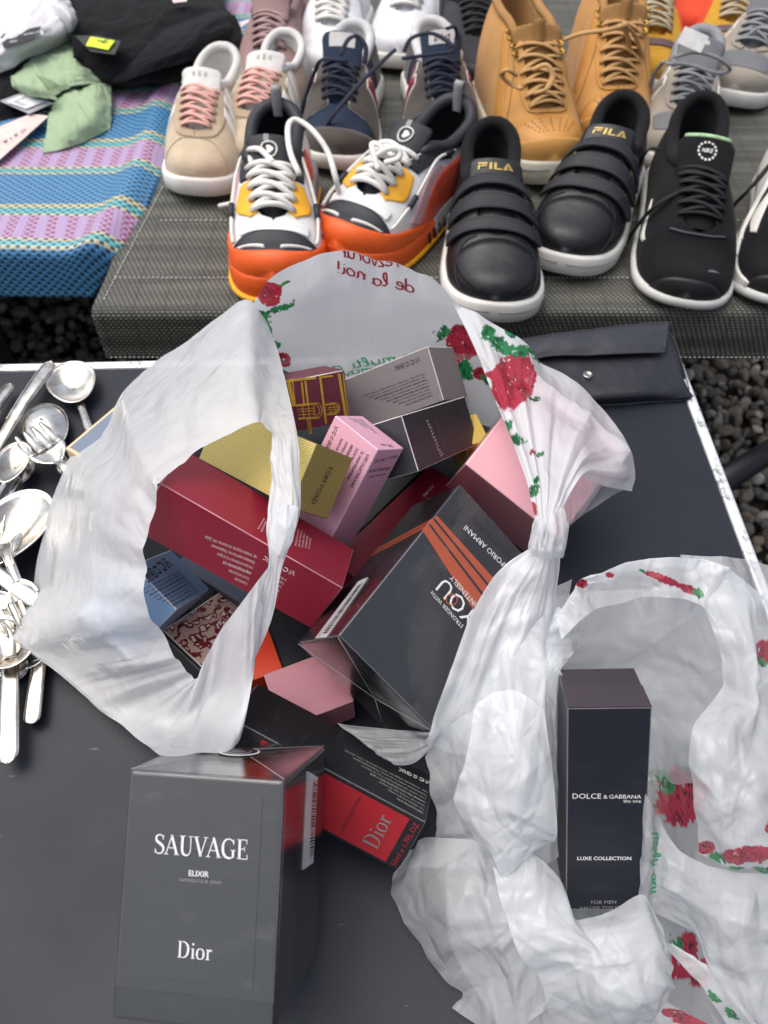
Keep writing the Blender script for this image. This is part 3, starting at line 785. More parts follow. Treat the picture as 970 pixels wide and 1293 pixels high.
class Carton:
    def __init__(s, key, name, label, cat, m, edge=None, faces=None, pose=None, chamfer=.0005, group=None, bow=.0):
        c, d, q = pose or BOXES[key]
        s.d = np.array(d); s.R = np.array(Quaternion(q).to_matrix()); s.c = np.array(c) + (0, 0, ZT)
        OBST.append((key, s.R, s.c, s.d / 2))
        h = s.d / 2; k = chamfer
        V = []; F = []; FM = []
        mats = [m]; 
        def mi(x):
            if x not in mats: mats.append(x)
            return mats.index(x)
        idx = {}
        for f, (ax, sg, u, v) in FACES.items():
            u = np.array(u, float); v = np.array(v, float); nrm = np.zeros(3); nrm[ax] = sg
            hu, hv = abs(u @ h) - k, abs(v @ h) - k
            ids = []
            for a, b in ((-1, -1), (1, -1), (1, 1), (-1, 1)):
                p = nrm * h[ax] + u * a * hu + v * b * hv
                ids.append(len(V)); V.append(p)
                key3 = tuple(np.sign(p).astype(int)); idx.setdefault(key3, {})[ax] = ids[-1]
            if np.cross(u, v) @ nrm < 0: ids = ids[::-1]
            F.append(tuple(ids)); FM.append(mi(faces[f]) if faces and f in faces else 0)
        ei = mi(edge) if edge else 0
        for a in range(3):
            b, c2 = (a + 1) % 3, (a + 2) % 3
            for sb in (-1, 1):
                for sc in (-1, 1):
                    lo = [0, 0, 0]; lo[a] = -1; lo[b] = sb; lo[c2] = sc; hi = list(lo); hi[a] = 1
                    L, H = idx[tuple(lo)], idx[tuple(hi)]
                    F.append((L[b], H[b], H[c2], L[c2])); FM.append(ei)
        for kk in idx.values(): F.append((kk[0], kk[1], kk[2])); FM.append(ei)
        s.o = mesh(name, V, F, m, None, False, mats, FM)
        bm = bmesh.new(); bm.from_mesh(s.o.data); bmesh.ops.recalc_face_normals(bm, faces=bm.faces); bm.to_mesh(s.o.data); bm.free()
        s.o.matrix_world = Matrix.Translation(Vector(s.c)) @ Quaternion(q).to_matrix().to_4x4()
        meta(s.o, label, cat, group)
    def loc(s, px, py, face, off=0.0):
        """the point of a face under a photo pixel, in box coordinates"""
        ax, sg, u, v = FACES[face]
        r = s.R.T @ rays(px, py); o = s.R.T @ (OC - s.c)
        t = (sg * (s.d[ax] / 2 + off) - o[ax]) / r[ax]
        return o + r * t
    def text(s, txt, face, p0, p1, m, kind='sans', h=None, off=.00025, bold=False, name='lettering', stretch=True, size=None):
        """a line of print; baseline from pixel p0 to pixel p1, h = cap height / width override"""
        V, F = text_geom(txt, bold) if kind == 'sans' else (serif_geom(txt) if kind == 'serif' else hand_geom(txt))
        if not len(V): return None
        a = s.loc(*p0, face); b = s.loc(*p1, face)
        ax, sg, _, _ = FACES[face]; n = np.zeros(3); n[ax] = sg
        x = b - a; w = np.linalg.norm(x); x = x / w; y = np.cross(n, x)
        k = w / V[:, 0].max(); ky = (h * w) if h else k
        if size: k = min(k, size); ky = size
        P = a + n * off + (V[:, :1] * k) * x + (V[:, 1:2] * ky) * y
        if kind == 'serif':
            P = P + n * (np.arange(len(P)) % 7)[:, None] * 0
        return mesh(name, P, F, m, s.o)
    def block(s, lines, face, a0, a1, b0, b1, m, cap=.55, name='small_print', bold=()):
        """many lines of small print in one object: first baseline a0-a1, last b0-b1"""
        A0, A1, B0, B1 = [s.loc(*p, face) for p in (a0, a1, b0, b1)]
        ax, sg, _, _ = FACES[face]; n = np.zeros(3); n[ax] = sg
        N = len(lines); mb = MB()
        gs = [text_geom(t, i in bold) for i, t in enumerate(lines)]
        wmax = max(g[0][:, 0].max() for g in gs)
        sp = np.linalg.norm(B0 - A0) / max(1, N - 1)
        for i, (V, F) in enumerate(gs):
            t = i / max(1, N - 1)
            a = A0 + (B0 - A0) * t; b = A1 + (B1 - A1) * t
            x = b - a; w = np.linalg.norm(x); x /= w; y = np.cross(n, x)
            mb.add(a + n * .0002 + V[:, :1] * (w / V[:, 0].max()) * x + V[:, 1:2] * (sp * cap) * y, F)
        return mb.build(name, m, s.o, False)
    def plate(s, face, px, m, name, t=.0003, parent=None):
        """a thin label or printed panel: outline in photo pixels, lying on the face"""
        P = np.array([s.loc(*p, face) for p in px])
        return s.plate_loc(face, P, m, name, t, parent)
    def plate_loc(s, face, P, m, name, t=.0003, parent=None):
        ax, sg, _, _ = FACES[face]; n = np.zeros(3); n[ax] = sg
        P = np.asarray(P, float); k = len(P); c = P.mean(0)
        if np.cross(P[1] - P[0], P[2] - P[1]) @ n < 0: P = P[::-1]
        V = np.vstack([P + n * .00005, P + n * t])
        F = [tuple(range(k, 2 * k))] + [(i, (i + 1) % k, (i + 1) % k + k, i + k) for i in range(k)]
        return mesh(name, V, F, m, parent or s.o)
    def rect(s, face, px, m, name, t=.0003):
        """like plate but squared to the box"""
        P = np.array([s.loc(*p, face) for p in px]); ax = FACES[face][0]
        a, b = [i for i in range(3) if i != ax]
        lo, hi = P.min(0), P.max(0)
        Q = []
        for i, j in ((0, 0), (1, 0), (1, 1), (0, 1)):
            q = P[0].copy(); q[a] = (lo, hi)[i][a]; q[b] = (lo, hi)[j][b]; Q.append(q)
        return s.plate_loc(face, Q, m, name, t)
    def line(s, face, p0, p1, wpx, m, name='printed_line', t=.0003):
        p0, p1 = np.array(p0, float), np.array(p1, float)
        d = p1 - p0; n = np.array([-d[1], d[0]]) / np.linalg.norm(d) * wpx / 2
        return s.plate(face, [p0 + n, p1 + n, p1 - n, p0 - n], m, name, t)
    def barcode(s, face, px, seed=1, label='barcode_sticker'):
        """white sticker, px = 4 corners, bars across the first edge direction"""
        P = np.array([s.loc(*p, face) for p in px])
        st = s.plate_loc(face, P, mat('sticker_white', (225, 226, 230), .45), label, .0006)
        ax, sg, _, _ = FACES[face]; n = np.zeros(3); n[ax] = sg
        rnd = random.Random(seed); mb = MB(); u = .06
        while u < .90:
            w = rnd.choice((.008, .014, .022)); q = []
            for a, b in ((u, .50), (u + w, .50), (u + w, .93), (u, .93)):
                q.append((P[0] * (1 - a) + P[3] * a) * (1 - b) + (P[1] * (1 - a) + P[2] * a) * b + n * .0008)
            mb.add(q, [(0, 1, 2, 3)]); u += w + rnd.choice((.009, .014, .02))
        mb.build('barcode', mat('ink_black', (22, 22, 24), .6), st, False)
        return st
    def icons(s, face, p0, p1, m, name='packaging_marks'):
        """row of small packaging symbols along a baseline"""
        a = s.loc(*p0, face); b = s.loc(*p1, face)
        ax, sg, _, _ = FACES[face]; n = np.zeros(3); n[ax] = sg
        x = b - a; w = np.linalg.norm(x); x /= w; y = np.cross(n, x); k = w / 7.0
        mb = MB(); T = lambda q, dx: [a + n * .0002 + (p[0] + dx) * k * x + p[1] * k * y for p in q]
        def rib(pts, wd, dx):
            v, f = ribbon2(pts, wd); mb.add(T(v, dx), f)
        # cup and fork, hand over book, turning arrows, month pot, EAC
        rib([(.1, 1), (.15, .55), (.45, .45), (.75, .55), (.8, 1)], .12, 0); rib([(.45, .45), (.45, .05)], .12, 0); rib([(.2, .03), (.7, .03)], .12, 0)
        rib([(1, 1), (1, 0)], .1, 0)
        th = np.linspace(.4, 5.6, 12)
        rib([(.5 + .42 * math.cos(t), .5 + .42 * math.sin(t)) for t in th], .2, 1.4)
        rib([(.1, .2), (.9, .2)], .22, 2.6); rib([(.2, .55), (.5, .85), (.9, .75)], .2, 2.6)
        th = np.linspace(0, 6.28, 14)
        rib([(.5 + .42 * math.cos(t), .5 + .46 * math.sin(t)) for t in th], .16, 3.8); mb.add(T([(.5, .2), (.85, .5), (.5, .8)], 3.8), [(0, 1, 2)])
        V, F = text_geom('EAC', True); V = V * (1.25 / V[:, 0].max(), 1.0)
        mb.add(T(V, 5.0), F)
        return mb.build(name, m, s.o, False)
    def wrap(s, grow=.0009):
        """clear film pulled round the carton"""
        d = s.d + 2 * grow; mb = MB(); mb.box((0, 0, 0), d)
        o = mb.build('cellophane_wrap', cello_mat(), s.o, False)
        bm = bmesh.new(); bm.from_mesh(o.data); bmesh.ops.recalc_face_normals(bm, faces=bm.faces)
        bmesh.ops.subdivide_edges(bm, edges=bm.edges[:], cuts=1, use_grid_fill=True)
        bmesh.ops.bevel(bm, geom=[e for e in bm.edges if e.is_manifold and e.calc_face_angle(0) > 1], offset=.0026, segments=3, profile=.6, affect='EDGES')
        for v_ in bm.verts:                                   # the wrap stands off a little in the middle of the faces
            pass
        bm.to_mesh(o.data); bm.free(); o.data.polygons.foreach_set('use_smooth', np.ones(len(o.data.polygons), bool))
        md = o.modifiers.new('flat_faces', 'WEIGHTED_NORMAL'); md.keep_sharp = False
        h = s.d / 2
        for sx_ in (-1, 1):                                   # overlap seam down one side
            mesh('wrap_seam', [(h[0] * (1 if sx_ > 0 else -1) + sx_ * .0013, y, z) for y, z in ((-h[1], -.002), (h[1], -.003), (h[1], .004), (-h[1], .003))], [(0, 1, 2, 3) if sx_ < 0 else (3, 2, 1, 0)], cello_mat(), o)
        return o
    def fold(s, face, apex=(0, 0), lift=.0012):
        """envelope fold of the wrap at one end: four flaps meeting near the middle, edges a little proud"""
        ax, sg, u, v = FACES[face]; n = np.zeros(3); n[ax] = sg
        u = np.array(u, float); v = np.array(v, float); h = s.d / 2
        hu, hv = abs(u @ h), abs(v @ h); c = n * h[ax]
        cr = [c + u * a * hu + v * b * hv + n * .0011 for a, b in ((-1, -1), (1, -1), (1, 1), (-1, 1))]
        ap = c + u * apex[0] * hu + v * apex[1] * hv + n * (.0011 + lift)
        wrap = s.o
        for i in range(4):
            a, b = cr[i], cr[(i + 1) % 4]
            m_ = (a + b) / 2 + n * .0012
            mb = MB(); mb.add([a, b, ap + n * .0002 * i], [(0, 1, 2)])
            mb.build('wrap_flap', cello_mat(), wrap, False)
        mb = MB()
        for i in range(4): mb.tube([cr[i], ap], .00022, 5)
        mb.build('fold_crease', mat('crease_pale', (150, 152, 156), .3, var=.05), wrap)

paper_edge = mat('worn_paper_edge', (205, 200, 196), .8, var=.15)
dark_edge = mat('rubbed_dark_edge', (92, 92, 98), .6, var=.25)
ink_w = mat('ink_white', (232, 232, 232), .5, var=.04)
ink_k = mat('ink_dark', (38, 36, 40), .6, var=.05)
ink_g = mat('ink_grey', (150, 150, 150), .5, var=.05)

RU = ['LUXE COLLECTION 50 МЛ.', 'Парфюмерная вода для женщин.', 'Состав: спирт этиловый, вода, парфюмерная', 'композиция. Меры предосторожности: беречь от детей',
      'и огня, хранить при температуре от +5 до +25 градусов', 'Применение: нанести на кожу. Предназначение:', 'парфюмерное средство. Изготовитель: ОАЭ, Дубай', 'Импортёр: Москва, Складочная улица, дом 1']

# --- grey wrapped carton at the front, leaning back on the black one
m_front = carton('carton_grey_front', (58, 60, 60), .28, coat=.4, scuff=.30)
m_dark = carton('carton_black_gloss', (30, 31, 35), .16, coat=.6, scuff=.06)
b = Carton('sauvage', 'perfume_box', 'large grey carton in clear wrap with white serif lettering, propped up at the front left', 'perfume box', m_dark, dark_edge, {'+z': m_front})
h = b.d / 2
b.plate_loc('+z', [(-h[0] * .80, -h[1] * .66, h[2]), (h[0] * .74, -h[1] * .66, h[2]), (h[0] * .74, h[1] * .86, h[2]), (-h[0] * .80, h[1] * .86, h[2])], carton('carton_grey_panel', (60, 62, 62), .24, coat=.4, scuff=.34), 'embossed_panel', .0003)
b.plate_loc('+z', [(-h[0], -h[1], h[2]), (h[0], -h[1], h[2]), (h[0], -h[1] * .76, h[2]), (-h[0], -h[1] * .76, h[2])], carton('carton_grey_band', (50, 52, 54), .3, coat=.4, scuff=.1), 'base_band', .0006)
O5 = .0007
b.text('SAUVAGE', '+z', (196, 1077), (313, 1085), ink_w, 'serif', off=O5)
b.text('ELIXIR', '+z', (239, 1105), (264.5, 1107), ink_w, bold=True, off=O5)
b.text('VAPORISATEUR SPRAY', '+z', (226, 1112), (281, 1116), ink_g, off=O5)
b.text('Dior', '+z', (225, 1208), (268, 1212), ink_w, 'serif', off=O5)
b.barcode('+x', [(388, 974), (400, 981), (394.5, 1089), (382, 1098)], 3)
b.wrap(); b.fold('+y', (.05, -.25))
# round seal on top
cs = b.loc(302, 951, '+y', .002); mbs = MB(); th = np.linspace(0, 2 * np.pi, 40, endpoint=False)
ring = lambda r, y: [(cs[0] + r * math.cos(t), cs[1] + y, cs[2] + r * math.sin(t)) for t in th]
mbs.grid(np.array([ring(.0102, 0), ring(.0102, .0007), ring(.0001, .0007)]), closed_v=True)
seal = mbs.build('round_seal', mat('seal_black', (20, 20, 22), .3), b.o, False)
mbs = MB(); mbs.grid(np.array([ring(.0104, .0008), ring(.0096, .0010)]), closed_v=True); mbs.build('seal_ring', ink_w, seal, False)
mbs = MB(); mbs.grid(np.array([ring(.0062, .0009), ring(.0057, .0010)]), closed_v=True); mbs.build('seal_ring', ink_g, seal, False)
V, F = text_geom('CD'); kk = .0066 / V[:, 0].max()
mesh('lettering', [(cs[0] + .0033 - p[0] * kk, cs[1] + .0011, cs[2] - .0022 + p[1] * kk * -1 + .0045) for p in V], F, ink_g, seal)

# --- slim dark carton standing in the second bag
m_navy = carton('carton_navy', (26, 29, 40), .42, scuff=.12)
b = Carton('dg', 'perfume_box', 'tall slim navy black carton with thin white lettering, standing in the crumpled white bag', 'perfume box', m_navy, mat('worn_plum_edge', (120, 112, 116), .7, var=.2), {'+y': carton('carton_plum_top', (56, 49, 58), .4, scuff=.15)})
b.text('DOLCE', '+z', (723, 1008), (759, 1008), ink_w); b.text('&', '+z', (762, 1008), (767, 1008), ink_w); b.text('GABBANA', '+z', (769, 1008), (809.5, 1008), ink_w)
b.text('the one', '+z', (787, 1013), (809.5, 1013), ink_w)
b.text('LUXE COLLECTION', '+z', (729, 1085.5), (797, 1085.5), ink_w, bold=True)
b.text('FOR MEN', '+z', (746.6, 1141), (778, 1140.5), ink_g); b.text('EAU DE TOILETTE', '+z', (732.6, 1148.5), (793, 1147.5), ink_g)
h = b.d / 2
b.plate_loc('+y', [(-h[0], h[1], -.0004), (h[0], h[1], -.0004), (h[0], h[1], h[2]), (-h[0], h[1], h[2])], carton('carton_plum_flap', (60, 52, 60), .36, scuff=.15), 'lid_flap', .0006)

# --- long black carton with a red panel
m_blk = carton('carton_black', (26, 26, 31), .5, scuff=.16)
b = Carton('diorblack', 'perfume_box', 'long black carton with red panel and grey serif lettering, behind the big grey carton', 'perfume box', m_blk, dark_edge)
m_red = carton('carton_red', (168, 30, 42), .4, scuff=.08)
b.rect('+z', [(516, 1033), (487, 1088), (409, 976), (330, 935)], m_red, 'red_panel', .0003)
b.text('Dior', '+z', (476.5, 1072), (496, 1034), mat('ink_silver', (140, 138, 138), .35, metal=.3), 'serif', off=.0006)
b.text('LUXE COLLECTION', '+z', (433.5, 1050), (457, 1007), ink_k, off=.0006)
b.text('50ml e 1.7FL.OZ', '+z', (499.5, 1094), (529.5, 1041), mat('ink_red', (178, 38, 48), .5))
b.block(RU[:7], '+x', (534, 1026), (501, 1007), (540, 1000), (436, 947), ink_g, .5, bold=(0, 3))
b.icons('+x', (544.5, 988), (499, 967), ink_w)

# --- big black wrapped carton with orange stripes
m_arm = carton('carton_charcoal', (40, 40, 44), .2, coat=.5, scuff=.08)
m_armb = carton('carton_brown_black', (38, 30, 33), .2, coat=.6, scuff=.06)
b = Carton('armani', 'perfume_box', 'large charcoal carton in clear wrap with orange diagonal stripes, midway down the pile', 'perfume box', m_arm, dark_edge, {'+x': m_armb, '+y': m_dark})
m_or = carton('foil_copper', (196, 92, 58), .35, metal=.35, scuff=.0)
zz = lambda x, y: (360 + x / 2.853, 570 + y / 2.853)
h = b.d / 2
for q in ([(536, 238), (547, 232), (800, 512), (775, 528)], [(517, 254), (530, 243), (768, 534), (742, 548)], [(494, 284), (512, 260), (735, 555), (690, 590)]):
    b.plate('+z', [zz(*p) for p in q], m_or, 'copper_stripe', .0003)
b.plate_loc('+z', [(h[0] - .0001, -h[1], h[2]), (h[0] - .0001, -h[1] * .52, h[2]), (-h[0] * .99, -h[1] * .12, h[2]), (-h[0] * .99, -h[1], h[2])], m_armb, 'brown_panel', .00015)
for y0, y1 in ((-.50, -.47), (-.455, -.43), (-.41, -.37)):
    b.plate_loc('+x', [(h[0], h[1] * y0, h[2] * .98), (h[0], h[1] * y1, h[2] * .98), (h[0], h[1] * (y1 + .18), -h[2] * .98), (h[0], h[1] * (y0 + .18), -h[2] * .98)], m_or, 'copper_stripe', .0003)
b.text('EMPORIO ARMANI', '+z', (646, 719), (588, 663), ink_w, off=.0006)
mb = MB(); th = np.linspace(0, 2 * np.pi, 30, endpoint=False)
mb.grid(np.array([[b.loc(570.5 + r * math.cos(t), 757 + r * math.sin(t), '+z', .0008) for t in th] for r in (6.2, 7.6)]), closed_v=True); mb.build('coral_ring', m_or, b.o, False)
b.text('INTENSELY', '+z', (601, 761), (570.5, 726), ink_w, off=.0006)
b.text('YOU', '+z', (603, 777), (561.5, 729), ink_w, off=.0006)
b.text('STRONGER WITH', '+z', (585, 790), (546, 746), ink_w, off=.0006)
b.text('EAU DE PARFUM', '+z', (650, 704), (601, 655), ink_k, off=.0006)
b.barcode('+x', [(398.6, 806.6), (412, 805), (465, 729.5), (453, 735)], 5)
b.wrap(); b.fold('+y', (.25, .1))

# --- long wine red carton, uppermost on the left
m_wine = carton('carton_wine', (138, 26, 48), .42, scuff=.12)
b = Carton('redlong', 'perfume_box', 'long wine red carton with white small print, lying across the left half of the pile', 'perfume box', m_wine, mat('worn_pink_edge', (196, 140, 148), .8, var=.3))
ink_p = mat('ink_pinkish_white', (222, 200, 204), .5, var=.04)
b.block(RU[1:7], '-y', (313, 736), (297, 729), (325, 702), (260, 676), ink_p, .5, bold=(2,))
b.block(['Парфюм', 'Дата', 'Состав', 'Вода', 'Срок 60', 'Партия', 'МЛ'], '-y', (345, 759), (340, 757), (362, 731), (352, 726), ink_p, .5)
b.icons('-y', (374, 723), (330, 699), ink_p)
b.block(['MADE IN U.A.E.', 'EAU DE PARFUM', 'NATURAL SPRAY', 'VAPORISATEUR', 'ALCOHOL 80%'], '+z', (374, 690), (378, 669), (391, 694), (393, 680), ink_p, .5)
b.block(['WWW', 'ROMANIA'], '+z', (327, 669), (335, 655), (331, 672), (337, 659), ink_p, .5)

# --- ribbed gold carton
def ribbed_gold():
    m, n, l, bb = nodes('ribbed_gold')
    tc = n.new('ShaderNodeTexCoord'); wv = n.new('ShaderNodeTexWave'); wv.bands_direction = 'Y'; wv.inputs['Scale'].default_value = 260
    wv.inputs['Distortion'].default_value = 0
    l.new(tc.outputs['Object'], wv.inputs['Vector'])
    mx = n.new('ShaderNodeMix'); mx.data_type = 'RGBA'; mx.inputs['A'].default_value = srgb(236, 220, 140); mx.inputs['B'].default_value = srgb(186, 166, 84)
    l.new(wv.outputs['Fac'], mx.inputs['Factor']); l.new(mx.outputs['Result'], bb.inputs['Base Color'])
    bb.inputs['Metallic'].default_value = .25; bb.inputs['Roughness'].default_value = .42
    bp = n.new('ShaderNodeBump'); bp.inputs['Distance'].default_value = .0008; bp.inputs['Strength'].default_value = .5
    l.new(wv.outputs['Fac'], bp.inputs['Height']); l.new(bp.outputs[0], bb.inputs['Normal'])
    return m
m_gold = ribbed_gold()
def gold_end():
    m, n, l, bb = nodes('ribbed_gold_end')
    tc = n.new('ShaderNodeTexCoord'); wv = n.new('ShaderNodeTexWave'); wv.bands_direction = 'Y'; wv.inputs['Scale'].default_value = 260
    l.new(tc.outputs['Object'], wv.inputs['Vector'])
    mx = n.new('ShaderNodeMix'); mx.data_type = 'RGBA'; mx.inputs['A'].default_value = srgb(186, 166, 98); mx.inputs['B'].default_value = srgb(136, 118, 64)
    l.new(wv.outputs['Fac'], mx.inputs['Factor']); l.new(mx.outputs['Result'], bb.inputs['Base Color'])
    bb.inputs['Metallic'].default_value = .45; bb.inputs['Roughness'].default_value = .36
    bp = n.new('ShaderNodeBump'); bp.inputs['Distance'].default_value = .0006; bp.inputs['Strength'].default_value = .5
    l.new(wv.outputs['Fac'], bp.inputs['Height']); l.new(bp.outputs[0], bb.inputs['Normal'])
    return m
b = Carton('gold', 'perfume_box', 'ribbed gold carton with black lettering on its end, lying on top of the pile', 'perfume box', m_gold, mat('gold_edge', (120, 104, 60), .4, metal=.5), {'+x': gold_end()})
b.text('TOM FORD', '+x', (416, 587), (392.5, 635), ink_k)

# --- pink carton standing on end
m_pink = carton('carton_pink', (214, 160, 182), .45, scuff=.08)
b = Carton('pink', 'perfume_box', 'pale pink carton with dark small print, its end turned up beside the gold carton', 'perfume box', m_pink, mat('pink_edge', (226, 190, 202), .7))
b.block(RU[:6], '-x', (464, 573), (442, 614), (431, 553), (424, 568), ink_k, .5, bold=(0, 3))
b.icons('-x', (424, 537), (409, 570), ink_k)
b.text('50ml e 1.7FL.OZ', '+z', (502, 574), (474, 581), ink_k); b.text('VAPORISATEUR', '+z', (494, 589), (467, 593), ink_k); b.text('NATURAL SPRAY', '+z', (487, 597), (466, 601), ink_k)
b.block(['eau de parfum', 'collection', 'women'], '+y', (452, 533), (442, 527), (478, 548), (456, 529), ink_g, .6)
b.text('50 ml', '+y', (494, 562), (480, 560), ink_k)

# --- grey-brown carton at the back
m_tau = carton('carton_taupe', (122, 115, 117), .5, scuff=.1)
b = Carton('grey', 'perfume_box', 'taupe grey carton with upside down small print, leaning on the back of the bag', 'perfume box', m_tau, paper_edge)
b.block(RU, '+z', (546, 498), (511, 511), (536, 471), (458, 500), ink_k, .5, bold=(0, 3, 5))
b.icons('+z', (530, 451), (494, 464), ink_k)

# --- black carton in front of it
m_blk2 = carton('carton_blue_black', (30, 33, 38), .4, scuff=.1)
b = Carton('black', 'perfume_box', 'blue black carton with a column of thin pale letters, before the taupe carton', 'perfume box', carton('carton_slate', (54, 55, 60), .42, scuff=.1), paper_edge, {'+z': m_blk2})
b.text('ununuil', '+z', (538, 532), (556, 577), ink_g, h=.22); b.text('eau de parfum', '+z', (549, 531), (563, 569), mat('ink_dim', (84, 84, 90), .5), h=.12)
b.block(['natural spray', 'vaporisateur', '50 ml 1.7 fl.oz'], '+z', (579, 508), (588, 545), (589, 504), (597, 541), mat('ink_dim', (84, 84, 90), .5), .4)

# --- burgundy carton with gold columns
m_bur = carton('carton_burgundy', (92, 28, 46), .38, scuff=.05)
foil = mat('foil_gold', (214, 168, 62), .32, metal=.6, var=.2, vscale=300)
b = Carton('burg', 'perfume_box', 'burgundy carton printed with gold columns and arches, at the back left of the opening', 'perfume box', m_bur, paper_edge)
for p0, p1, w in (((364, 479), (371, 513), 4.5), ((369.5, 480), (373, 512), 1.2), ((381, 482), (384, 511), 2), ((385.5, 481), (389, 511), 2.5), ((404, 474.5), (412, 535), 2.6), ((428, 472), (437, 527), 3.2), ((433, 472), (440, 528), 1.3),
                  ((388, 529), (391, 548), 1.4), ((391, 529), (393.5, 548), 1.4), ((366, 480.5), (399, 477), 3), ((406, 476.3), (420, 474.6), 2), ((373, 512), (400, 509.5), 2.6), ((377, 528.5), (403, 527.5), 2.6),
                  ((375, 517), (396, 515.5), .8), ((376, 520), (397, 518.5), .8), ((377, 524), (397, 522.5), .8), ((382, 512), (384, 528), 1), ((389, 511), (391, 528), 1), ((396, 510), (398, 528), 1),
                  ((411, 511), (424, 509), 2), ((413, 523.5), (426, 522), 2), ((414, 515), (428, 513.5), .8), ((414, 518), (429, 516.5), .8), ((415, 521), (428, 519.5), .8), ((417, 511), (418.5, 523), .8), ((422, 510), (424, 522), .8)):
    b.line('+z', p0, p1, w, foil, 'gold_line', .0003 + .00001 * w)
for cx, cy, r in ((399, 518.5, 10.5), (424, 515.5, 7)):
    th = np.linspace(-1.5, 1.45, 15)
    for r0 in (r, r * .62):
        mb = MB(); I = [b.loc(cx + (r0 - 1.4) * math.cos(t) * .75, cy + (r0 - 1.2) * math.sin(t), '+z') for t in th]; E_ = [b.loc(cx + r0 * math.cos(t) * .75, cy + r0 * math.sin(t), '+z') for t in th]
        mb.grid(np.array([I, E_]) + (0, 0, .0005)); mb.build('gold_arch', foil, b.o, False)
hh = b.d / 2
b.plate_loc('+x', [(hh[0], -hh[1], hh[2] * .2), (hh[0], hh[1], hh[2] * .2), (hh[0], hh[1], hh[2]), (hh[0], -hh[1], hh[2])], carton('carton_plum_grey', (104, 74, 82), .5), 'end_flap', .0008)

# --- pale blue carton
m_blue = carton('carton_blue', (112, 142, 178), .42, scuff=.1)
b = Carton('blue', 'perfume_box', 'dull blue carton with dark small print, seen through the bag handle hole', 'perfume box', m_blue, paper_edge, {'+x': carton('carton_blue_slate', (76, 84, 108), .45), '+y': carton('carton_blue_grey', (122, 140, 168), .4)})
b.block(RU, '+z', (249.5, 745), (215, 765), (226, 721), (176, 746), ink_k, .5, bold=(0, 3, 5))
b.icons('+z', (208, 704), (172, 728), ink_k)

# --- black framed carton with a red flower print
def flower_print():
    m, n, l, bb = nodes('red_flower_print')
    tc = n.new('ShaderNodeTexCoord')
    ns = n.new('ShaderNodeTexNoise'); ns.inputs['Scale'].default_value = 85; ns.inputs['Detail'].default_value = 2; ns.inputs['Distortion'].default_value = 2.4
    l.new(tc.outputs['Object'], ns.inputs['Vector'])
    wv = n.new('ShaderNodeTexWave'); wv.wave_type = 'RINGS'; wv.inputs['Scale'].default_value = 42; wv.inputs['Distortion'].default_value = 9; wv.inputs['Detail'].default_value = 2; wv.inputs['Detail Scale'].default_value = 2.2
    l.new(tc.outputs['Object'], wv.inputs['Vector'])
    ad = n.new('ShaderNodeMath'); ad.operation = 'MULTIPLY_ADD'; ad.inputs[1].default_value = .55
    l.new(wv.outputs['Fac'], ad.inputs[0]); l.new(ns.outputs['Fac'], ad.inputs[2])
    rp = n.new('ShaderNodeValToRGB'); e = rp.color_ramp.elements
    e[0].position = .50; e[0].color = srgb(240, 224, 208); e[1].position = .535; e[1].color = srgb(126, 24, 36)
    x = e.new(.80); x.color = srgb(110, 18, 30); x = e.new(.84); x.color = srgb(214, 180, 164)
    l.new(ad.outputs[0], rp.inputs[0]); l.new(rp.outputs[0], bb.inputs['Base Color']); bb.inputs['Roughness'].default_value = .5
    return m
cream = carton('carton_cream', (240, 228, 216), .5, scuff=.05)
b = Carton('floral', 'perfume_box', 'flat black framed carton with a dark red flower print on cream, below the blue carton', 'perfume box', carton('carton_soot', (34, 38, 40), .5), dark_edge)
h = b.d / 2
b.plate_loc('+z', [(-h[0] * .93, -h[1] * .96, h[2]), (h[0] * .92, -h[1] * .96, h[2]), (h[0] * .92, h[1] * .82, h[2]), (-h[0] * .93, h[1] * .82, h[2])], cream, 'cream_panel', .0003)
b.plate_loc('+z', [(-h[0] * .90, -h[1] * .78, h[2]), (h[0] * .66, -h[1] * .78, h[2]), (h[0] * .66, h[1] * .78, h[2]), (-h[0] * .90, h[1] * .78, h[2])], flower_print(), 'flower_print', .0005)
b.text('OZ', '+z', (292, 753), (284.5, 748), ink_k, off=.0006); b.text('FLOWER', '+z', (289, 768), (276, 757), ink_k, off=.0006)
b.plate('+z', [(289, 762), (297, 768), (294, 772), (287, 766)], m_wine, 'red_square', .0004)

# --- large pink carton, partly behind the bag's right handle
m_rose = carton('carton_rose', (238, 172, 182), .38, coat=.3, scuff=.04)
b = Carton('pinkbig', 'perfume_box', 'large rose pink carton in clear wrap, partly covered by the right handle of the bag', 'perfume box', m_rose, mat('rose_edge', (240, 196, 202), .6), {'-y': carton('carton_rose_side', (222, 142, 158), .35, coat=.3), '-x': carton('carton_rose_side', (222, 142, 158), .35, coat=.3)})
b.wrap()
b.text('eau de parfum', '-y', (612, 640), (640, 661), mat('ink_rose', (190, 120, 132), .5)); 

def flat_pose(p, q, r, z, t):
    """lying carton: top corners p, q (one edge) and r (next along), top at height z, thickness t"""
    P, Q, R_ = at(*p, z), at(*q, z), at(*r, z)
    x = Q - P; L = np.linalg.norm(x); x /= L
    y = R_ - Q; y -= x * (y @ x); Wd = np.linalg.norm(y); y /= Wd
    nz = np.cross(x, y)
    if nz[2] < 0: x, P = -x, Q; nz = -nz
    c = P + x * L / 2 + y * Wd / 2 - nz * t / 2 - (0, 0, ZT)
    M = Matrix(np.stack([x, y, nz], 1).tolist())
    return (list(c), [L, Wd, t], list(M.to_quaternion()))
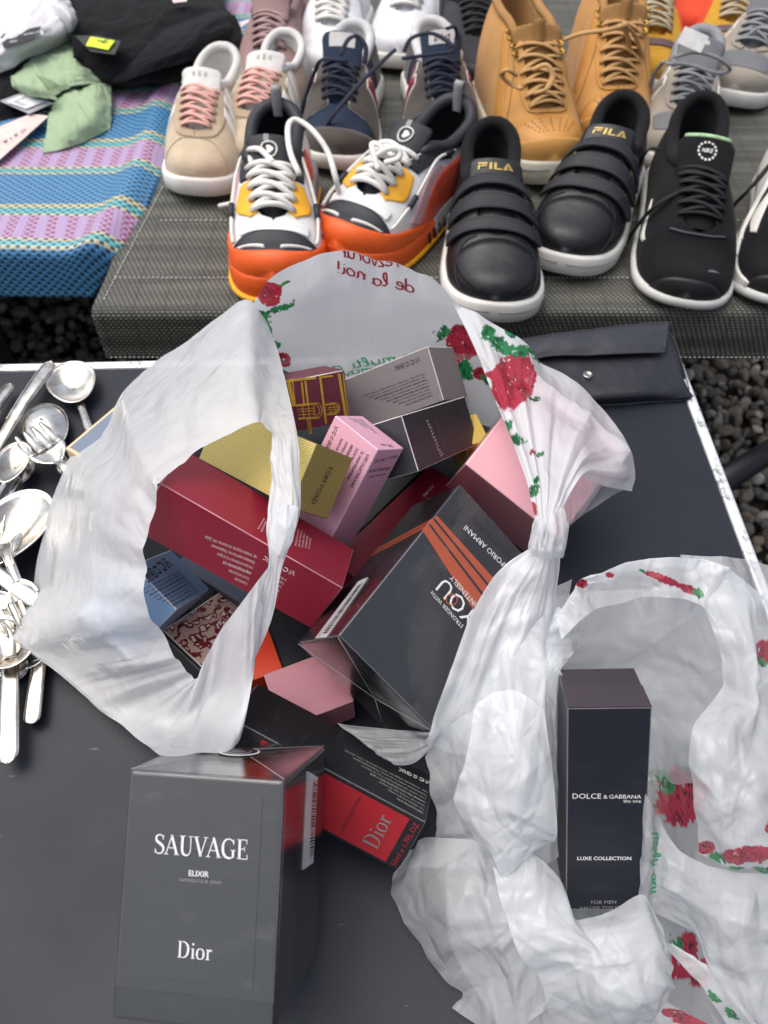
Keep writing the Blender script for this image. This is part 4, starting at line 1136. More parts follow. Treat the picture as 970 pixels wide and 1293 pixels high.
# --- second wine red carton deep in the pile
b = Carton(None, 'perfume_box', 'dark red carton deep in the pile, running beneath the charcoal carton', 'perfume box', carton('carton_dark_red', (122, 20, 44), .4, scuff=.08), mat('worn_red_edge', (120, 60, 74), .7), pose=flat_pose((418, 706), (544, 588), (592, 616), .040, .034))
b.icons('+z', (546, 612), (532, 628), ink_p); b.block(RU[1:4], '+z', (541, 628), (522, 646), (550, 636), (528, 656), ink_p, .4)

m_dusty = carton('carton_dusty_pink', (184, 122, 134), .42, scuff=.04)
Carton(None, 'perfume_box', 'plain dusty pink carton lying low in the pile beside the black carton', 'perfume box', m_dusty, mat('dusty_edge', (200, 150, 158), .6), pose=flat_pose((356, 920), (447, 885), (398, 828), .036, .028))
Carton(None, 'perfume_box', 'bright orange red carton low in the pile, its corner showing past the bag handle', 'perfume box', carton('carton_vermilion', (214, 58, 18), .35, scuff=.03), mat('orange_edge', (232, 110, 66), .5), pose=flat_pose((300, 866), (357, 845), (350, 772), .024, .020))
Carton(None, 'perfume_box', 'added midnight blue block in place of the dark bag inside, under the wine red carton', 'perfume box', carton('gap_shade_midnight', (20, 22, 34), .35, scuff=.05), dark_edge, pose=flat_pose((352, 846), (432, 822), (414, 750), .018, .014))  # navy block added for the darkness inside the bag
Carton(None, 'perfume_box', 'small yellow carton, only its corner showing beside the big pink carton', 'perfume box', carton('carton_yellow', (206, 178, 84), .4), mat('yellow_edge', (226, 206, 140), .5), pose=flat_pose((590, 562), (618, 556), (612, 520), .060, .045))
Carton(None, 'perfume_box', 'slate block in place of the blue carton side, under the wine red carton', 'perfume box', carton('carton_blue_slate', (76, 84, 108), .45), dark_edge, pose=flat_pose((222, 712), (318, 770), (352, 690), .030, .026))  # fills the gap where the blue carton's slate side belongs
Carton(None, 'perfume_box', 'added black block in place of the shadow between the pink and dark red cartons', 'perfume box', carton('carton_soot', (34, 38, 40), .5), dark_edge, pose=flat_pose((448, 676), (538, 588), (500, 548), .030, .026))  # dark block added where only shadow lies between the cartons
# cartons on the left side of the bag, mostly under the film
m_slate = carton('carton_slate_blue', (110, 124, 142), .4, scuff=.08)
pc = flat_pose((82, 566), (104, 579), (147, 512), .050, .030)
b = Carton('peach', 'perfume_box', 'slate blue carton with a cream border, poking out of the left side of the bag', 'perfume box', carton('carton_peach_border', (226, 196, 160), .5), None, pose=pc)
h = b.d / 2; 
b.plate_loc('+z', [(-h[0] * .70, -h[1] * .90, h[2]), (h[0] * .74, -h[1] * .90, h[2]), (h[0] * .74, h[1] * .90, h[2]), (-h[0] * .70, h[1] * .90, h[2])], m_slate, 'slate_panel', .0004)
Carton(None, 'perfume_box', 'beige carton showing dimly through the film at the lower left edge of the bag', 'perfume box', carton('carton_beige', (214, 190, 158), .5), paper_edge, pose=flat_pose((30, 806), (190, 936), (235, 890), .020, .016))
# ------------------------------------------------------------------ plastic film
def obstacle(px, py, skip=()):
    """distance factor along the camera ray to the nearest carton or the table top (rays scaled so that depth along FW = t)"""
    r = rays(px, py)
    best = np.where(r[..., 2] < 0, (ZT + .001 - OC[2]) / np.minimum(r[..., 2], -1e-6), 50.0)
    for key, R_, c, h in OBST:
        if key in skip: continue
        o = (OC - c) @ R_; d = r @ R_
        d = np.where(np.abs(d) < 1e-9, 1e-9, d)
        t1 = (-h - .001 - o) / d; t2 = (h + .001 - o) / d
        lo = np.minimum(t1, t2).max(-1); hi = np.maximum(t1, t2).min(-1)
        best = np.where((lo < hi) & (lo > 0), np.minimum(best, lo), best)
    return best

def blur(A, n, closed=False):
    for _ in range(n):
        if closed: P = np.concatenate([A[-1:], A, A[:1]])
        else: P = np.concatenate([A[:1], A, A[-1:]])
        A = (P[:-2] + 2 * A + P[2:]) / 4
        P = np.concatenate([A[:, :1], A, A[:, -1:]], 1)
        A = (P[:, :-2] + 2 * A + P[:, 2:]) / 4
    return A

def creases(X, Y, seed, n=70, amp=.35, wmin=4, wmax=20, ang=None, spread=1.6):
    """sharp crumple lines: tent shaped ridges, in millimetres; X, Y in photo pixels"""
    r = np.random.default_rng(seed); H = np.zeros_like(X)
    x0, x1, y0, y1 = X.min(), X.max(), Y.min(), Y.max()
    for i in range(n):
        cx, cy = r.uniform(x0, x1), r.uniform(y0, y1)
        a = (r.uniform(0, np.pi) if ang is None else ang + r.normal(0, spread * .3))
        w = r.uniform(wmin, wmax); L = w * r.uniform(3, 10)
        dx, dy = X - cx, Y - cy
        u = dx * math.cos(a) + dy * math.sin(a); v = -dx * math.sin(a) + dy * math.cos(a) + .0015 * u * u * r.uniform(-3, 3)
        tent = np.maximum(0, 1 - np.abs(v) / w)
        H += r.choice((-1, 1, 1)) * amp * .5 * w * r.uniform(.3, 1) * tent * np.exp(-(u / L) ** 2)
    return H * .5

def rose(X, Y, cx, cy, rx, ry, seed, ang=0.0):
    dx, dy = X - cx, Y - cy
    u = (dx * math.cos(ang) + dy * math.sin(ang)) / rx; v = (-dx * math.sin(ang) + dy * math.cos(ang)) / ry
    n = fbm(X / 11, Y / 11, seed) - .5; jag = hash2(np.floor((X * .3 + Y * .9) / 3.0), np.floor(X / 24), seed) - .5
    d = np.hypot(u, v) * (1 + .6 * n) + .10 * jag
    mask = d < .95
    sq = np.abs(np.sin(fbm(X / 9, Y / 9, seed + 3) * 26)); dark = (sq < .30)
    core = fbm(X / 10, Y / 10, seed + 9) + .34 * (1 - np.hypot(u, v)) > .66
    col = np.empty(X.shape + (3,)); col[:] = srgb(204, 58, 82)[:3]
    col[dark] = srgb(160, 40, 62)[:3]; col[core & (sq < .6)] = srgb(88, 26, 34)[:3]
    gap = (vnoise(X / 2.2 + Y / 3, Y / 2.6, seed + 5) > .93)
    return mask & ~gap, col

def leaf(X, Y, cx, cy, ln, wd, ang, seed):
    dx, dy = X - cx, Y - cy
    u = (dx * math.cos(ang) + dy * math.sin(ang)) / ln; v = (-dx * math.sin(ang) + dy * math.cos(ang)) / wd
    jag = (hash2(np.floor((X * .5 + Y) / 3.2), np.floor(X / 9), seed) - .5) * .35 + (fbm(X / 7, Y / 7, seed) - .5) * .9
    mask = (np.hypot(u, v) * (1 + jag)) < .85
    vein = vnoise(X / 3, Y / 3, seed + 2) > .88
    col = np.empty(X.shape + (3,)); col[:] = srgb(48, 150, 90)[:3]; col[vnoise(X / 5, Y / 5, seed + 7) > .62] = srgb(22, 108, 62)[:3]
    return mask & ~vein, col

def relax(P, eu, ev, n=120, seed=1, bend=.25, hold=.10, amp=.0012, blur_n=6, lim=None):
    """slack thin film: the sheet has a little more length than its resting place, so it buckles into folds"""
    P0 = P.copy(); rng = np.random.default_rng(seed)
    nu, nv = P.shape[:2]
    L = lambda A, B: np.linalg.norm(A - B, axis=-1)
    du, dv = L(P[1:], P[:-1]) * (1 + eu), L(P[:, 1:], P[:, :-1]) * (1 + ev)
    med_u, med_v = np.median(du), np.median(dv)
    du = np.maximum(du, med_u * .15); dv = np.maximum(dv, med_v * .15)
    # diagonals from the stretched rest lengths keep their shape
    def diag(s):
        a = (P[1:, 1:] - P[:-1, :-1]) if s else (P[1:, :-1] - P[:-1, 1:])
        return np.linalg.norm(a, axis=-1) * (1 + (eu + ev) / 2)
    d1, d2 = diag(True), diag(False)
    N = np.cross(np.gradient(P, axis=0), np.gradient(P, axis=1)); N /= np.linalg.norm(N, axis=-1)[..., None] + 1e-12
    k = np.meshgrid(np.arange(nu), np.arange(nv), indexing='ij')
    P = P + N * (amp * 2 * (fbm(k[0] / 7 + seed, k[1] / 7, seed, 3) - .47))[..., None]
    def pull(A, B, rest, st):
        d = B - A; l = np.linalg.norm(d, axis=-1); c = (st * .5 * (l - rest) / (l + 1e-9))[..., None] * d
        return c
    for it in range(n):
        for o in (0, 1):
            c = pull(P[o:-1:2], P[o + 1::2], du[o::2], 1.0); P[o:-1:2] += c; P[o + 1::2] -= c
            c = pull(P[:, o:-1:2], P[:, o + 1::2], dv[:, o::2], 1.0); P[:, o:-1:2] += c; P[:, o + 1::2] -= c
        for o in (0, 1):
            c = pull(P[o:-1:2, :-1], P[o + 1::2, 1:], d1[o::2], .5); P[o:-1:2, :-1] += c; P[o + 1::2, 1:] -= c
            c = pull(P[o:-1:2, 1:], P[o + 1::2, :-1], d2[o::2], .5); P[o:-1:2, 1:] += c; P[o + 1::2, :-1] -= c
        if bend:
            Q = P.copy(); Q[1:-1] += bend * .5 * ((P[:-2] + P[2:]) / 2 - P[1:-1]); Q[:, 1:-1] += bend * .5 * ((P[:, :-2] + P[:, 2:]) / 2 - P[:, 1:-1]); P = Q
        P = P + hold * blur(P0 - P, blur_n)
        if lim is not None:
            t = (P - OC) @ FW; over = np.maximum(0, t - lim)
            if it % 3 == 0: P = P - FW * over[..., None] * .8
    return P

FILMS = {}
def film(name, ctrl, nu, nv, m, parent=None, closed=False, drape=True, crumple=.17, ncrease=70, wr=(4, 20), pleat=None, prints=(), seed=1, margin=.0022, ang=None, dents=1.0, tail=40, spread=1.6, skip=(), lin=0.0, slack=None, bend=.30, hold=.06, its=60, fine=2, lump=1.0, step=8, fine_slack=.2, crisp=1.0, keep=0.0):
    """sheet of film through control points (photo x, photo y, height over the table in mm) draped over whatever lies below"""
    G = np.asarray(ctrl, float)
    if slack: nu, nv = nu // fine, nv // fine
    D = cr_grid(G, nu, nv, closed)
    if lin: D = D * (1 - lin) + lin_grid(G, nu, nv) * lin
    X, Y = D[..., 0], D[..., 1]
    z = np.maximum(D[..., 2], 2) / 1000
    r = rays(X, Y)
    t = (z - HC) / r[..., 2]
    if drape:
        ob = obstacle(X, Y, skip) - margin
        for dx, dy in ((5, 0), (-5, 0), (0, 5), (0, -5)):
            ob = np.minimum(ob, obstacle(X + dx, Y + dy, skip) - margin * .5)
        need = np.maximum(0, t - ob); e = need.copy()
        for _ in range(tail): e = np.maximum(need, blur(e, 2, closed))
        t = t - e
    else: ob = np.full(X.shape, 99.0)
    P = OC + r * t[..., None]
    du = np.gradient(P, axis=0); dv = np.gradient(P, axis=1)
    N = np.cross(du, dv); N /= np.linalg.norm(N, axis=-1)[..., None] + 1e-12
    N *= np.where((N * r).sum(-1) > 0, -1, 1)[..., None]
    # never let single stretched cells flip the direction of the relief
    N = N - r / np.linalg.norm(r, axis=-1)[..., None] * .6; N /= np.linalg.norm(N, axis=-1)[..., None]
    H = creases(X, Y, seed, ncrease, crumple, *wr, ang=ang, spread=spread) + creases(X, Y, seed + 99, max(4, ncrease // 4), crumple * .6, wr[1], wr[1] * 2.4, ang=ang, spread=spread) + 3.2 * dents * (fbm(X / 70, Y / 70, seed) - .5) + 0.45 * dents * (fbm(X / 22, Y / 22, seed + 4) - .5)
    if pleat is not None:
        U, V = np.meshgrid(np.linspace(0, 1, nu), np.linspace(0, 1, nv), indexing='ij')
        H = H + pleat(U, V, X, Y)
    H = np.maximum(H, -2.2)
    if slack: H = H * lump
    P = P + N * (H / 1000)[..., None]
    t2 = (P - OC) @ FW
    over = np.maximum(0, t2 - (ob + margin * .55))
    P = P - r * over[..., None] * np.where(drape, 1, 0)
    if slack:
        lm = np.where(ob < 90, ob, 99.0)
        if closed: P, X, Y, N, lm = [np.concatenate([a, a[:1]]) for a in (P, X, Y, N, lm)]; nu += 1; P_rest = P.copy()
        for lv, (st_, sl_, bd_, am_) in enumerate(((step, 1.0, .03, .0035), (max(2, step // 2 - 1), .55, .05, .0016))):   # broad folds first, then finer ones
            cu, cv = max(8, nu // st_), max(8, nv // st_)
            iu, iv = np.linspace(0, nu - 1, cu).round().astype(int), np.linspace(0, nv - 1, cv).round().astype(int)
            Pc = P[np.ix_(iu, iv)]
            Dc = relax(Pc, slack[0] * sl_, slack[1] * sl_, 80, seed + 7 * lv, bd_, hold * .4, am_, 5, lim=lm[np.ix_(iu, iv)]) - Pc
            P = P + lin_grid(Dc, nu, nv) * .65 + cr_grid(Dc, nu, nv) * .35
        P = relax(P, slack[0] * fine_slack, slack[1] * fine_slack, its, seed + 1, bend, hold, .0008, 5, lim=lm)
        if closed:
            wn_ = np.clip(np.minimum(np.arange(nu), np.arange(nu)[::-1]) / 8, 0, 1)[:, None, None]; P = P_rest + (P - P_rest) * wn_
            P, X, Y, N = P[:-1], X[:-1], Y[:-1], N[:-1]; nu -= 1
        nu, nv = nu * fine, nv * fine
        Q = cr_grid(np.concatenate([P, X[..., None], Y[..., None], N], -1), nu, nv, closed)
        P, X, Y, N = Q[..., :3], Q[..., 3], Q[..., 4], Q[..., 5:]
        P = P + N * (creases(X, Y, seed + 7, 90, .24 * crisp, 2.0, 6, ang=ang, spread=spread) / 1000)[..., None]
        if pleat is not None and keep:
            U, V = np.meshgrid(np.linspace(0, 1, nu), np.linspace(0, 1, nv), indexing='ij'); P = P + N * (keep * pleat(U, V, X, Y) / 1000)[..., None]
    P[..., 2] = np.maximum(P[..., 2], ZT + .0012)
    mb = MB(); mb.grid(P, closed_u=closed)
    o = mb.build(name, m, parent, True)
    ca = o.data.color_attributes.new('print', 'FLOAT_COLOR', 'POINT')
    col = np.ones(X.shape + (4,)); col[..., 3] = 0
    for fn, args in prints:
        mask, c = fn(X, Y, *args)
        col[mask, :3] = c[mask]; col[mask, 3] = 1
    ca.data.foreach_set('color', col.reshape(-1).astype(np.float32))
    FILMS[name + str(seed)] = (X.ravel(), Y.ravel(), P.reshape(-1, 3), N.reshape(-1, 3))
    return o

def write_on_film(key, parent, txt, p0, p1, h, m, mirror=True, geom=None, name='handwriting', w=.10):
    """handwriting printed on a film, baseline from pixel p0 to p1 (letters run p0 -> p1)"""
    V, F = geom(txt, w) if geom else hand_geom(txt, w)
    X, Y, P, N = FILMS[key]
    p0, p1 = np.array(p0, float), np.array(p1, float)
    d = p1 - p0; L = np.hypot(*d); d /= L
    up = np.array([d[1], -d[0]]) * (-1 if mirror else 1)
    q = p0 + V[:, :1] / V[:, 0].max() * L * d + V[:, 1:] * h * up
    out = []
    for a, b in q:
        dd = (X - a) ** 2 + (Y - b) ** 2; i = np.argpartition(dd, 6)[:6]; w_ = 1 / (dd[i] + .3); w_ /= w_.sum()
        out.append((w_[:, None] * (P[i] + N[i] * .0006)).sum(0))
    return mesh(name, out, F, m, parent)

wf = film_mat('white_film', .95, crinkle=.4); wf2 = film_mat('white_film_single', .52, crinkle=1.0); wb = film_mat('white_film_crumpled', .56, gloss=.18, crinkle=1.35); wf4 = film_mat('white_film_back', .985, crinkle=.35); wf3 = film_mat('white_film_folded', .70, crinkle=1.3)
pr_red = mat('print_red', (190, 44, 74), .5); pr_green = mat('print_green', (40, 150, 100), .5)

bag = empty('plastic_bag', tuple(at(400, 750, 0)))
meta(bag, 'open white plastic carrier bag printed with roses and full of perfume cartons, mid table', 'plastic bag', 'white carrier bags')

def child(o):
    o.parent = bag; o.matrix_parent_inverse = Matrix.Translation(-Vector(bag.location)); return o

# back wall with the rim standing up
o = film('back_wall', [
    [(322, 384, 108), (345, 352, 132), (385, 331, 146), (425, 320, 152), (470, 328, 148), (515, 341, 142), (550, 357, 132), (582, 388, 112)],
    [(334, 410, 92), (358, 385, 106), (392, 370, 112), (430, 362, 118), (470, 368, 116), (515, 378, 110), (560, 392, 102), (597, 414, 92)],
    [(344, 445, 70), (370, 424, 80), (402, 410, 86), (438, 404, 90), (474, 408, 88), (520, 416, 84), (568, 430, 78), (612, 448, 70)],
    [(352, 480, 45), (378, 460, 54), (408, 450, 58), (440, 446, 60), (478, 446, 60), (524, 452, 58), (574, 466, 52), (622, 486, 45)],
    [(362, 535, 14), (384, 522, 18), (412, 512, 20), (442, 506, 22), (482, 506, 22), (528, 512, 22), (580, 524, 18), (632, 540, 12)]],
    110, 300, wf4, slack=(.03, .03), step=8, hold=.12, crumple=.16, ncrease=34, wr=(5, 16), dents=.6, seed=11, drape=False, prints=[
        (rose, (341, 373, 17, 16, 3, .3)), (leaf, (352, 391, 22, 5, -.35, 5)), (leaf, (331, 397, 12, 7, .3, 6)), (leaf, (336, 414, 13, 10, .9, 7)), (leaf, (362, 358, 9, 2.5, -.4, 8)), (leaf, (330, 348, 10, 4, -.7, 9)), (leaf, (349, 434, 7, 7, 1.2, 10)), (rose, (356, 452, 13, 9, 12, .2)), (leaf, (360, 470, 8, 5, .4, 13)), (leaf, (322, 362, 8, 4, -.4, 14)),
        (rose, (585, 432, 25, 24, 4, .6)), (leaf, (558, 420, 9, 12, .6, 15)), (leaf, (585, 466, 11, 15, -.3, 16)), (rose, (604, 470, 9, 8, 5, 0)), (leaf, (612, 478, 9, 4, .9, 17))])
bk = child(o)
for args in (('de la noi!', (523, 371), (423, 345), 13), ('rezvorur', (505, 341), (428, 327), 14)):
    child(write_on_film('back_wall11', None, args[0], args[1], args[2], args[3], pr_red, mirror=True, w=.13))
child(write_on_film('back_wall11', None, 'La multi ani', (540, 447), (400, 470), 9, pr_green, mirror=True, w=.10))
child(write_on_film('back_wall11', None, 'primavara', (500, 462), (400, 477), 8, pr_green, mirror=True, w=.10))

# right shoulder: a fan of film pulled together into the handle
def fanpleat(U, V, X, Y):
    q = fbm(U * 16, U * 0 + .5, 3) * 9 + fbm(U * 40, V * .6, 5) * 4
    return (q - 6.5) * .34 * np.sin(np.pi * np.clip(V * 1.05, 0, 1)) ** .6
fan = []
for (bx, by, bz), (mx, my) in zip([(577, 386, 112), (600, 397, 114), (625, 412, 112), (652, 430, 108), (690, 458, 100), (730, 487, 94), (765, 522, 86), (788, 560, 78), (802, 598, 68), (796, 618, 62)],
                                  [(618, 480), (634, 492), (650, 505), (664, 515), (690, 530), (712, 548), (730, 568), (736, 586), (738, 600), (730, 606)]):
    g = (690, 668, 150); e = (688, 690, 150)
    fan.append([(bx, by, bz), (bx * .55 + mx * .45, by * .55 + my * .45, bz * .6 + 52), (mx, my, 132), (mx * .42 + g[0] * .58, my * .42 + g[1] * .58, 146), g])
fan[0][1] = (600, 436, 115)
for i, f_ in enumerate(fan): f_[4] = (681 + i * 1.9, 664 + abs(i - 5) * .8, 150)
child(film('right_fold', fan, 240, 150, wf, crumple=.16, ncrease=40, wr=(3, 10), dents=.5, pleat=fanpleat, seed=21, tail=25, slack=(.05, .03), step=7, lump=.6, hold=.10, keep=.5, prints=[
    (rose, (648, 482, 29, 37, 6, .25)), (leaf, (632, 437, 20, 9, .5, 20)), (leaf, (660, 447, 18, 8, -.2, 21)), (leaf, (618, 424, 12, 10, -.8, 22)), (leaf, (645, 425, 9, 6, 1.0, 23)), (leaf, (678, 452, 13, 7, .3, 24)), (leaf, (676, 503, 9, 4, .1, 25)), (leaf, (640, 540, 8, 11, .2, 26)), (leaf, (652, 553, 13, 7, .4, 27)),
    (rose, (673, 571, 6, 4, 7, 0)), (leaf, (684, 573, 5, 4, .5, 28)), (leaf, (672, 618, 8, 9, .3, 29)), (rose, (672, 645, 6, 18, 8, .05)), (leaf, (676, 605, 5, 5, .3, 30))]))
child(film('fold_underside', [[(797, 616, 58), (780, 622, 60), (762, 634, 64)], [(770, 606, 66), (752, 628, 70), (735, 652, 74)], [(742, 602, 84), (728, 630, 92), (716, 668, 96)], [(716, 625, 110), (708, 655, 115), (700, 692, 118)]], 40, 30, wf2, seed=23, crumple=.1, ncrease=14, tail=10))
# gathered handle on the right and the film that runs down from it
def rope(U, V, X, Y): return (fbm(V * 7 + .5 * np.sin(U * 3), U * 1.2, 8) - .5) * 7
child(film('handle', [[(676, 650, 155), (686, 652, 160), (697, 651, 160), (712, 640, 150)], [(671, 672, 155), (684, 674, 162), (700, 673, 160), (716, 668, 150)], [(668, 690, 152), (681, 692, 160), (697, 694, 160), (711, 692, 150)], [(672, 702, 146), (682, 704, 153), (696, 706, 153), (708, 703, 145)]], 60, 60, wf3, crumple=.1, ncrease=16, wr=(3, 7), pleat=rope, seed=25, tail=12))
def drip(U, V, X, Y): return (fbm(V * 8, U * 1.6, 9) - .5) * 9 * (.5 + .5 * U)
child(film('side_fold', [
    [(672, 694, 145), (680, 696, 150), (694, 698, 150), (708, 694, 142)],
    [(650, 710, 140), (668, 722, 142), (688, 728, 142), (706, 724, 132)],
    [(622, 738, 134), (650, 755, 132), (680, 762, 130), (703, 760, 120)],
    [(597, 782, 126), (632, 798, 122), (668, 805, 120), (700, 802, 110)],
    [(574, 845, 112), (612, 852, 110), (655, 860, 108), (698, 860, 98)],
    [(556, 895, 92), (596, 905, 92), (640, 915, 92), (690, 920, 84)],
    [(543, 934, 62), (585, 950, 66), (630, 960, 70), (684, 970, 66)]], 190, 130, wf, crumple=.2, ncrease=60, wr=(4, 16), pleat=drip, seed=27, tail=25, ang=1.95, spread=1.2, slack=(.05, .06), lump=.6, keep=.45))
child(film('front_fold', [[(425, 914, 48), (465, 918, 54), (505, 922, 60), (545, 925, 66)], [(455, 935, 48), (485, 938, 54), (515, 938, 60), (547, 935, 66)], [(486, 962, 46), (505, 966, 50), (525, 962, 56), (549, 940, 64)]], 40, 70, wf2, crumple=.2, ncrease=24, wr=(3, 9), seed=29, tail=12,
    pleat=lambda U, V, X, Y: (fbm(U * 7, V * .8, 4) - .5) * 5))

# left half: film with the handle hole, twisted handle strip and pleats
sp = [  # inner edge (hole), outer edge
 ((330, 534, 170), (346, 428, 92)), ((320, 533, 172), (318, 380, 110)), ((290, 545, 168), (278, 404, 92)), ((255, 563, 164), (238, 432, 76)), ((226, 584, 160), (197, 460, 62)),
 ((204, 607, 156), (158, 495, 56)), ((190, 640, 150), (126, 546, 52)), ((182, 675, 142), (84, 592, 40)), ((180, 710, 132), (56, 668, 26)), ((183, 747, 122), (39, 742, 20)),
 ((193, 785, 108), (24, 806, 16)), ((210, 815, 94), (64, 842, 14)), ((229, 840, 84), (108, 878, 12)), ((243, 856, 80), (158, 915, 12)), ((256, 842, 92), (206, 951, 12)),
 ((280, 798, 116), (252, 948, 22)), ((314, 750, 146), (300, 936, 44)), ((333, 718, 160), (320, 850, 92)), ((338, 690, 168), (344, 772, 140)), ((338, 655, 172), (360, 706, 164)),
 ((341, 615, 175), (378, 648, 172)), ((344, 585, 176), (378, 605, 176)), ((344, 560, 175), (374, 545, 168)), ((338, 543, 172), (361, 482, 120))]
bul = [0, 6, 16, 22, 26, 28, 28, 26, 24, 20, 14, 10, 8, 6, 8, 8, 8, 4, 2, 3, 4, 4, 2, 0]
ctrl = []
for (a, b_), k in zip(sp, bul):
    a, b_ = np.array(a, float), np.array(b_, float)
    ctrl.append([a, a * .7 + b_ * .3 + (0, 0, k * .8), a * .38 + b_ * .62 + (0, 0, k), b_])
NU = 600
def leftpleat(U, V, X, Y):
    s = U * len(sp)                                  # spoke number
    win = lambda a, b, f: np.clip((s - a) / f, 0, 1) * np.clip((b - s) / f, 0, 1)
    fan_ = (fbm(s * 2.6, V * .5, 31) - .5) * 10 * win(10.5, 17, 1.0) * np.sin(np.pi * np.clip(V * .8 + .15, 0, 1))
    rope_ = (fbm(V * 5 + s * .5, s * .35, 33) - .5) * 7 * win(16, 22.5, 1.0)
    soft = (fbm(s * 1.1, V * 3, 35) - .5) * 5 * win(1, 11.5, 1.5)
    return fan_ + rope_ + soft
child(film('front_panel', ctrl, NU, 130, wf, closed=True, crumple=.15, ncrease=90, wr=(3, 16), dents=.7, pleat=leftpleat, seed=41, tail=90, margin=.004, skip=('peach',), slack=(.035, .03), step=9, lump=.6, hold=.10, keep=.55, crisp=1.3))
# turned back end of the torn handle
child(film('handle', [[(350, 642, 176), (362, 636, 180), (377, 640, 178)], [(346, 656, 178), (360, 660, 182), (374, 662, 178)], [(344, 674, 174), (356, 680, 177), (369, 684, 174)], [(344, 694, 168), (350, 700, 170), (358, 702, 168)]], 50, 30, wf, crumple=.12, ncrease=14, wr=(2, 6), seed=43, tail=8, pleat=lambda U, V, X, Y: (fbm(V * 4 + U, U * 2, 6) - .5) * 4))

# ------------------------------------------------------------------ second bag
bag = empty('plastic_bag', tuple(at(760, 1000, 0)))
meta(bag, 'crumpled white plastic carrier bag slumped round the tall slim dark carton', 'plastic bag', 'white carrier bags')
def crum(seed, ang, f=6, a=7):
    def g(U, V, X, Y):
        u = (X * math.cos(ang) + Y * math.sin(ang)) / 100; v = (-X * math.sin(ang) + Y * math.cos(ang)) / 100
        return (fbm(v * f * .55, u * .9, seed, 3) - .5) * a * .40
    return g
K = dict(drape=True, tail=14, dents=.5, lin=.35, slack=(.075, .075), lump=.3, crisp=2.0)
# lying layer that closes the gaps
child(film('inner_layer', [[(690, 770, 30), (760, 765, 40), (840, 760, 45), (920, 770, 40), (1010, 780, 30)], [(640, 900, 20), (740, 880, 20), (840, 880, 22), (920, 900, 20), (1010, 900, 20)], [(590, 1060, 12), (720, 1060, 10), (840, 1060, 8), (920, 1060, 10), (1010, 1060, 10)], [(590, 1180, 6), (720, 1190, 6), (840, 1200, 5), (920, 1190, 6), (1010, 1190, 6)], [(640, 1275, 4), (740, 1305, 5), (840, 1330, 5), (920, 1330, 5), (1010, 1330, 5)]],
    150, 150, wf2, crumple=0.32, ncrease=135, wr=(6, 26), pleat=crum(3, .5), seed=51, skip=('dg',), prints=[(rose, (858, 1012, 34, 36, 61, .2)), (leaf, (828, 985, 14, 9, .3, 62)), (leaf, (840, 1000, 10, 12, .9, 63)), (leaf, (870, 978, 18, 5, 0, 64)), (rose, (862, 1195, 20, 30, 65, .3)), (leaf, (850, 1185, 14, 10, .6, 66)), (rose, (885, 1215, 14, 22, 67, .5))], **K))
# left mass between the pile and the slim carton
child(film('crumpled_side', [
    [(546, 930, 64), (585, 890, 92), (635, 820, 112), (680, 765, 122), (712, 742, 118)],
    [(551, 985, 54), (596, 950, 84), (648, 890, 108), (684, 850, 116), (706, 815, 106)],
    [(558, 1040, 40), (602, 1015, 66), (648, 970, 92), (684, 930, 104), (703, 880, 92)],
    [(548, 1072, 28), (598, 1062, 46), (645, 1040, 66), (684, 1010, 84), (703, 970, 72)],
    [(520, 1094, 20), (588, 1090, 34), (640, 1092, 44), (690, 1080, 54), (707, 1060, 46)]], 180, 150, wb, crumple=0.42, ncrease=120, wr=(5, 24), pleat=crum(5, 1.2, 6, 9), seed=53, ang=1.3, spread=2.0, **K))
child(film('folded_lobe', [
    [(602, 900, 108), (625, 885, 114), (655, 885, 118), (684, 905, 114)],
    [(592, 965, 96), (622, 950, 106), (660, 955, 110), (694, 985, 102)],
    [(578, 1010, 80), (612, 1020, 92), (652, 1025, 96), (698, 1052, 86)],
    [(606, 1062, 68), (626, 1078, 76), (652, 1076, 80), (690, 1068, 76)],
    [(632, 1108, 60), (638, 1112, 64), (645, 1108, 64), (658, 1084, 66)]], 130, 110, wf3, crumple=0.38, ncrease=69, wr=(5, 22), pleat=crum(7, 1.1, 5, 6), seed=55, **K))
child(film('lower_lobe', [
    [(500, 1098, 14), (542, 1066, 34), (598, 1072, 44), (645, 1092, 48), (690, 1100, 44)],
    [(514, 1150, 12), (560, 1118, 46), (610, 1124, 54), (652, 1130, 56), (700, 1150, 52)],
    [(545, 1202, 10), (588, 1178, 42), (628, 1178, 52), (664, 1172, 56), (712, 1190, 54)],
    [(584, 1250, 8), (618, 1232, 28), (650, 1228, 40), (684, 1212, 48), (730, 1225, 50)],
    [(580, 1272, 4), (612, 1288, 10), (646, 1292, 20), (690, 1268, 30), (740, 1262, 36)]], 160, 150, wb, crumple=0.42, ncrease=120, wr=(6, 26), pleat=crum(9, .9, 5, 8), seed=57, **K))
child(film('front_fold', [
    [(628, 1090, 62), (664, 1085, 64), (700, 1110, 62), (728, 1163, 58), (772, 1152, 62), (812, 1136, 64), (832, 1170, 56)],
    [(640, 1140, 66), (680, 1140, 70), (715, 1160, 68), (742, 1178, 68), (782, 1172, 72), (818, 1168, 70), (838, 1195, 58)],
    [(662, 1200, 60), (700, 1196, 68), (732, 1200, 70), (762, 1208, 72), (796, 1205, 74), (826, 1206, 70), (841, 1222, 58)],
    [(690, 1240, 46), (726, 1240, 56), (752, 1250, 62), (780, 1262, 64), (808, 1262, 64), (828, 1252, 60), (838, 1246, 52)],
    [(700, 1290, 20), (740, 1300, 30), (768, 1304, 36), (790, 1306, 36), (812, 1300, 36), (828, 1288, 34), (838, 1270, 32)]], 170, 190, wf3, crumple=0.42, ncrease=135, wr=(5, 22), pleat=crum(11, .4, 5, 9), seed=59, **K))
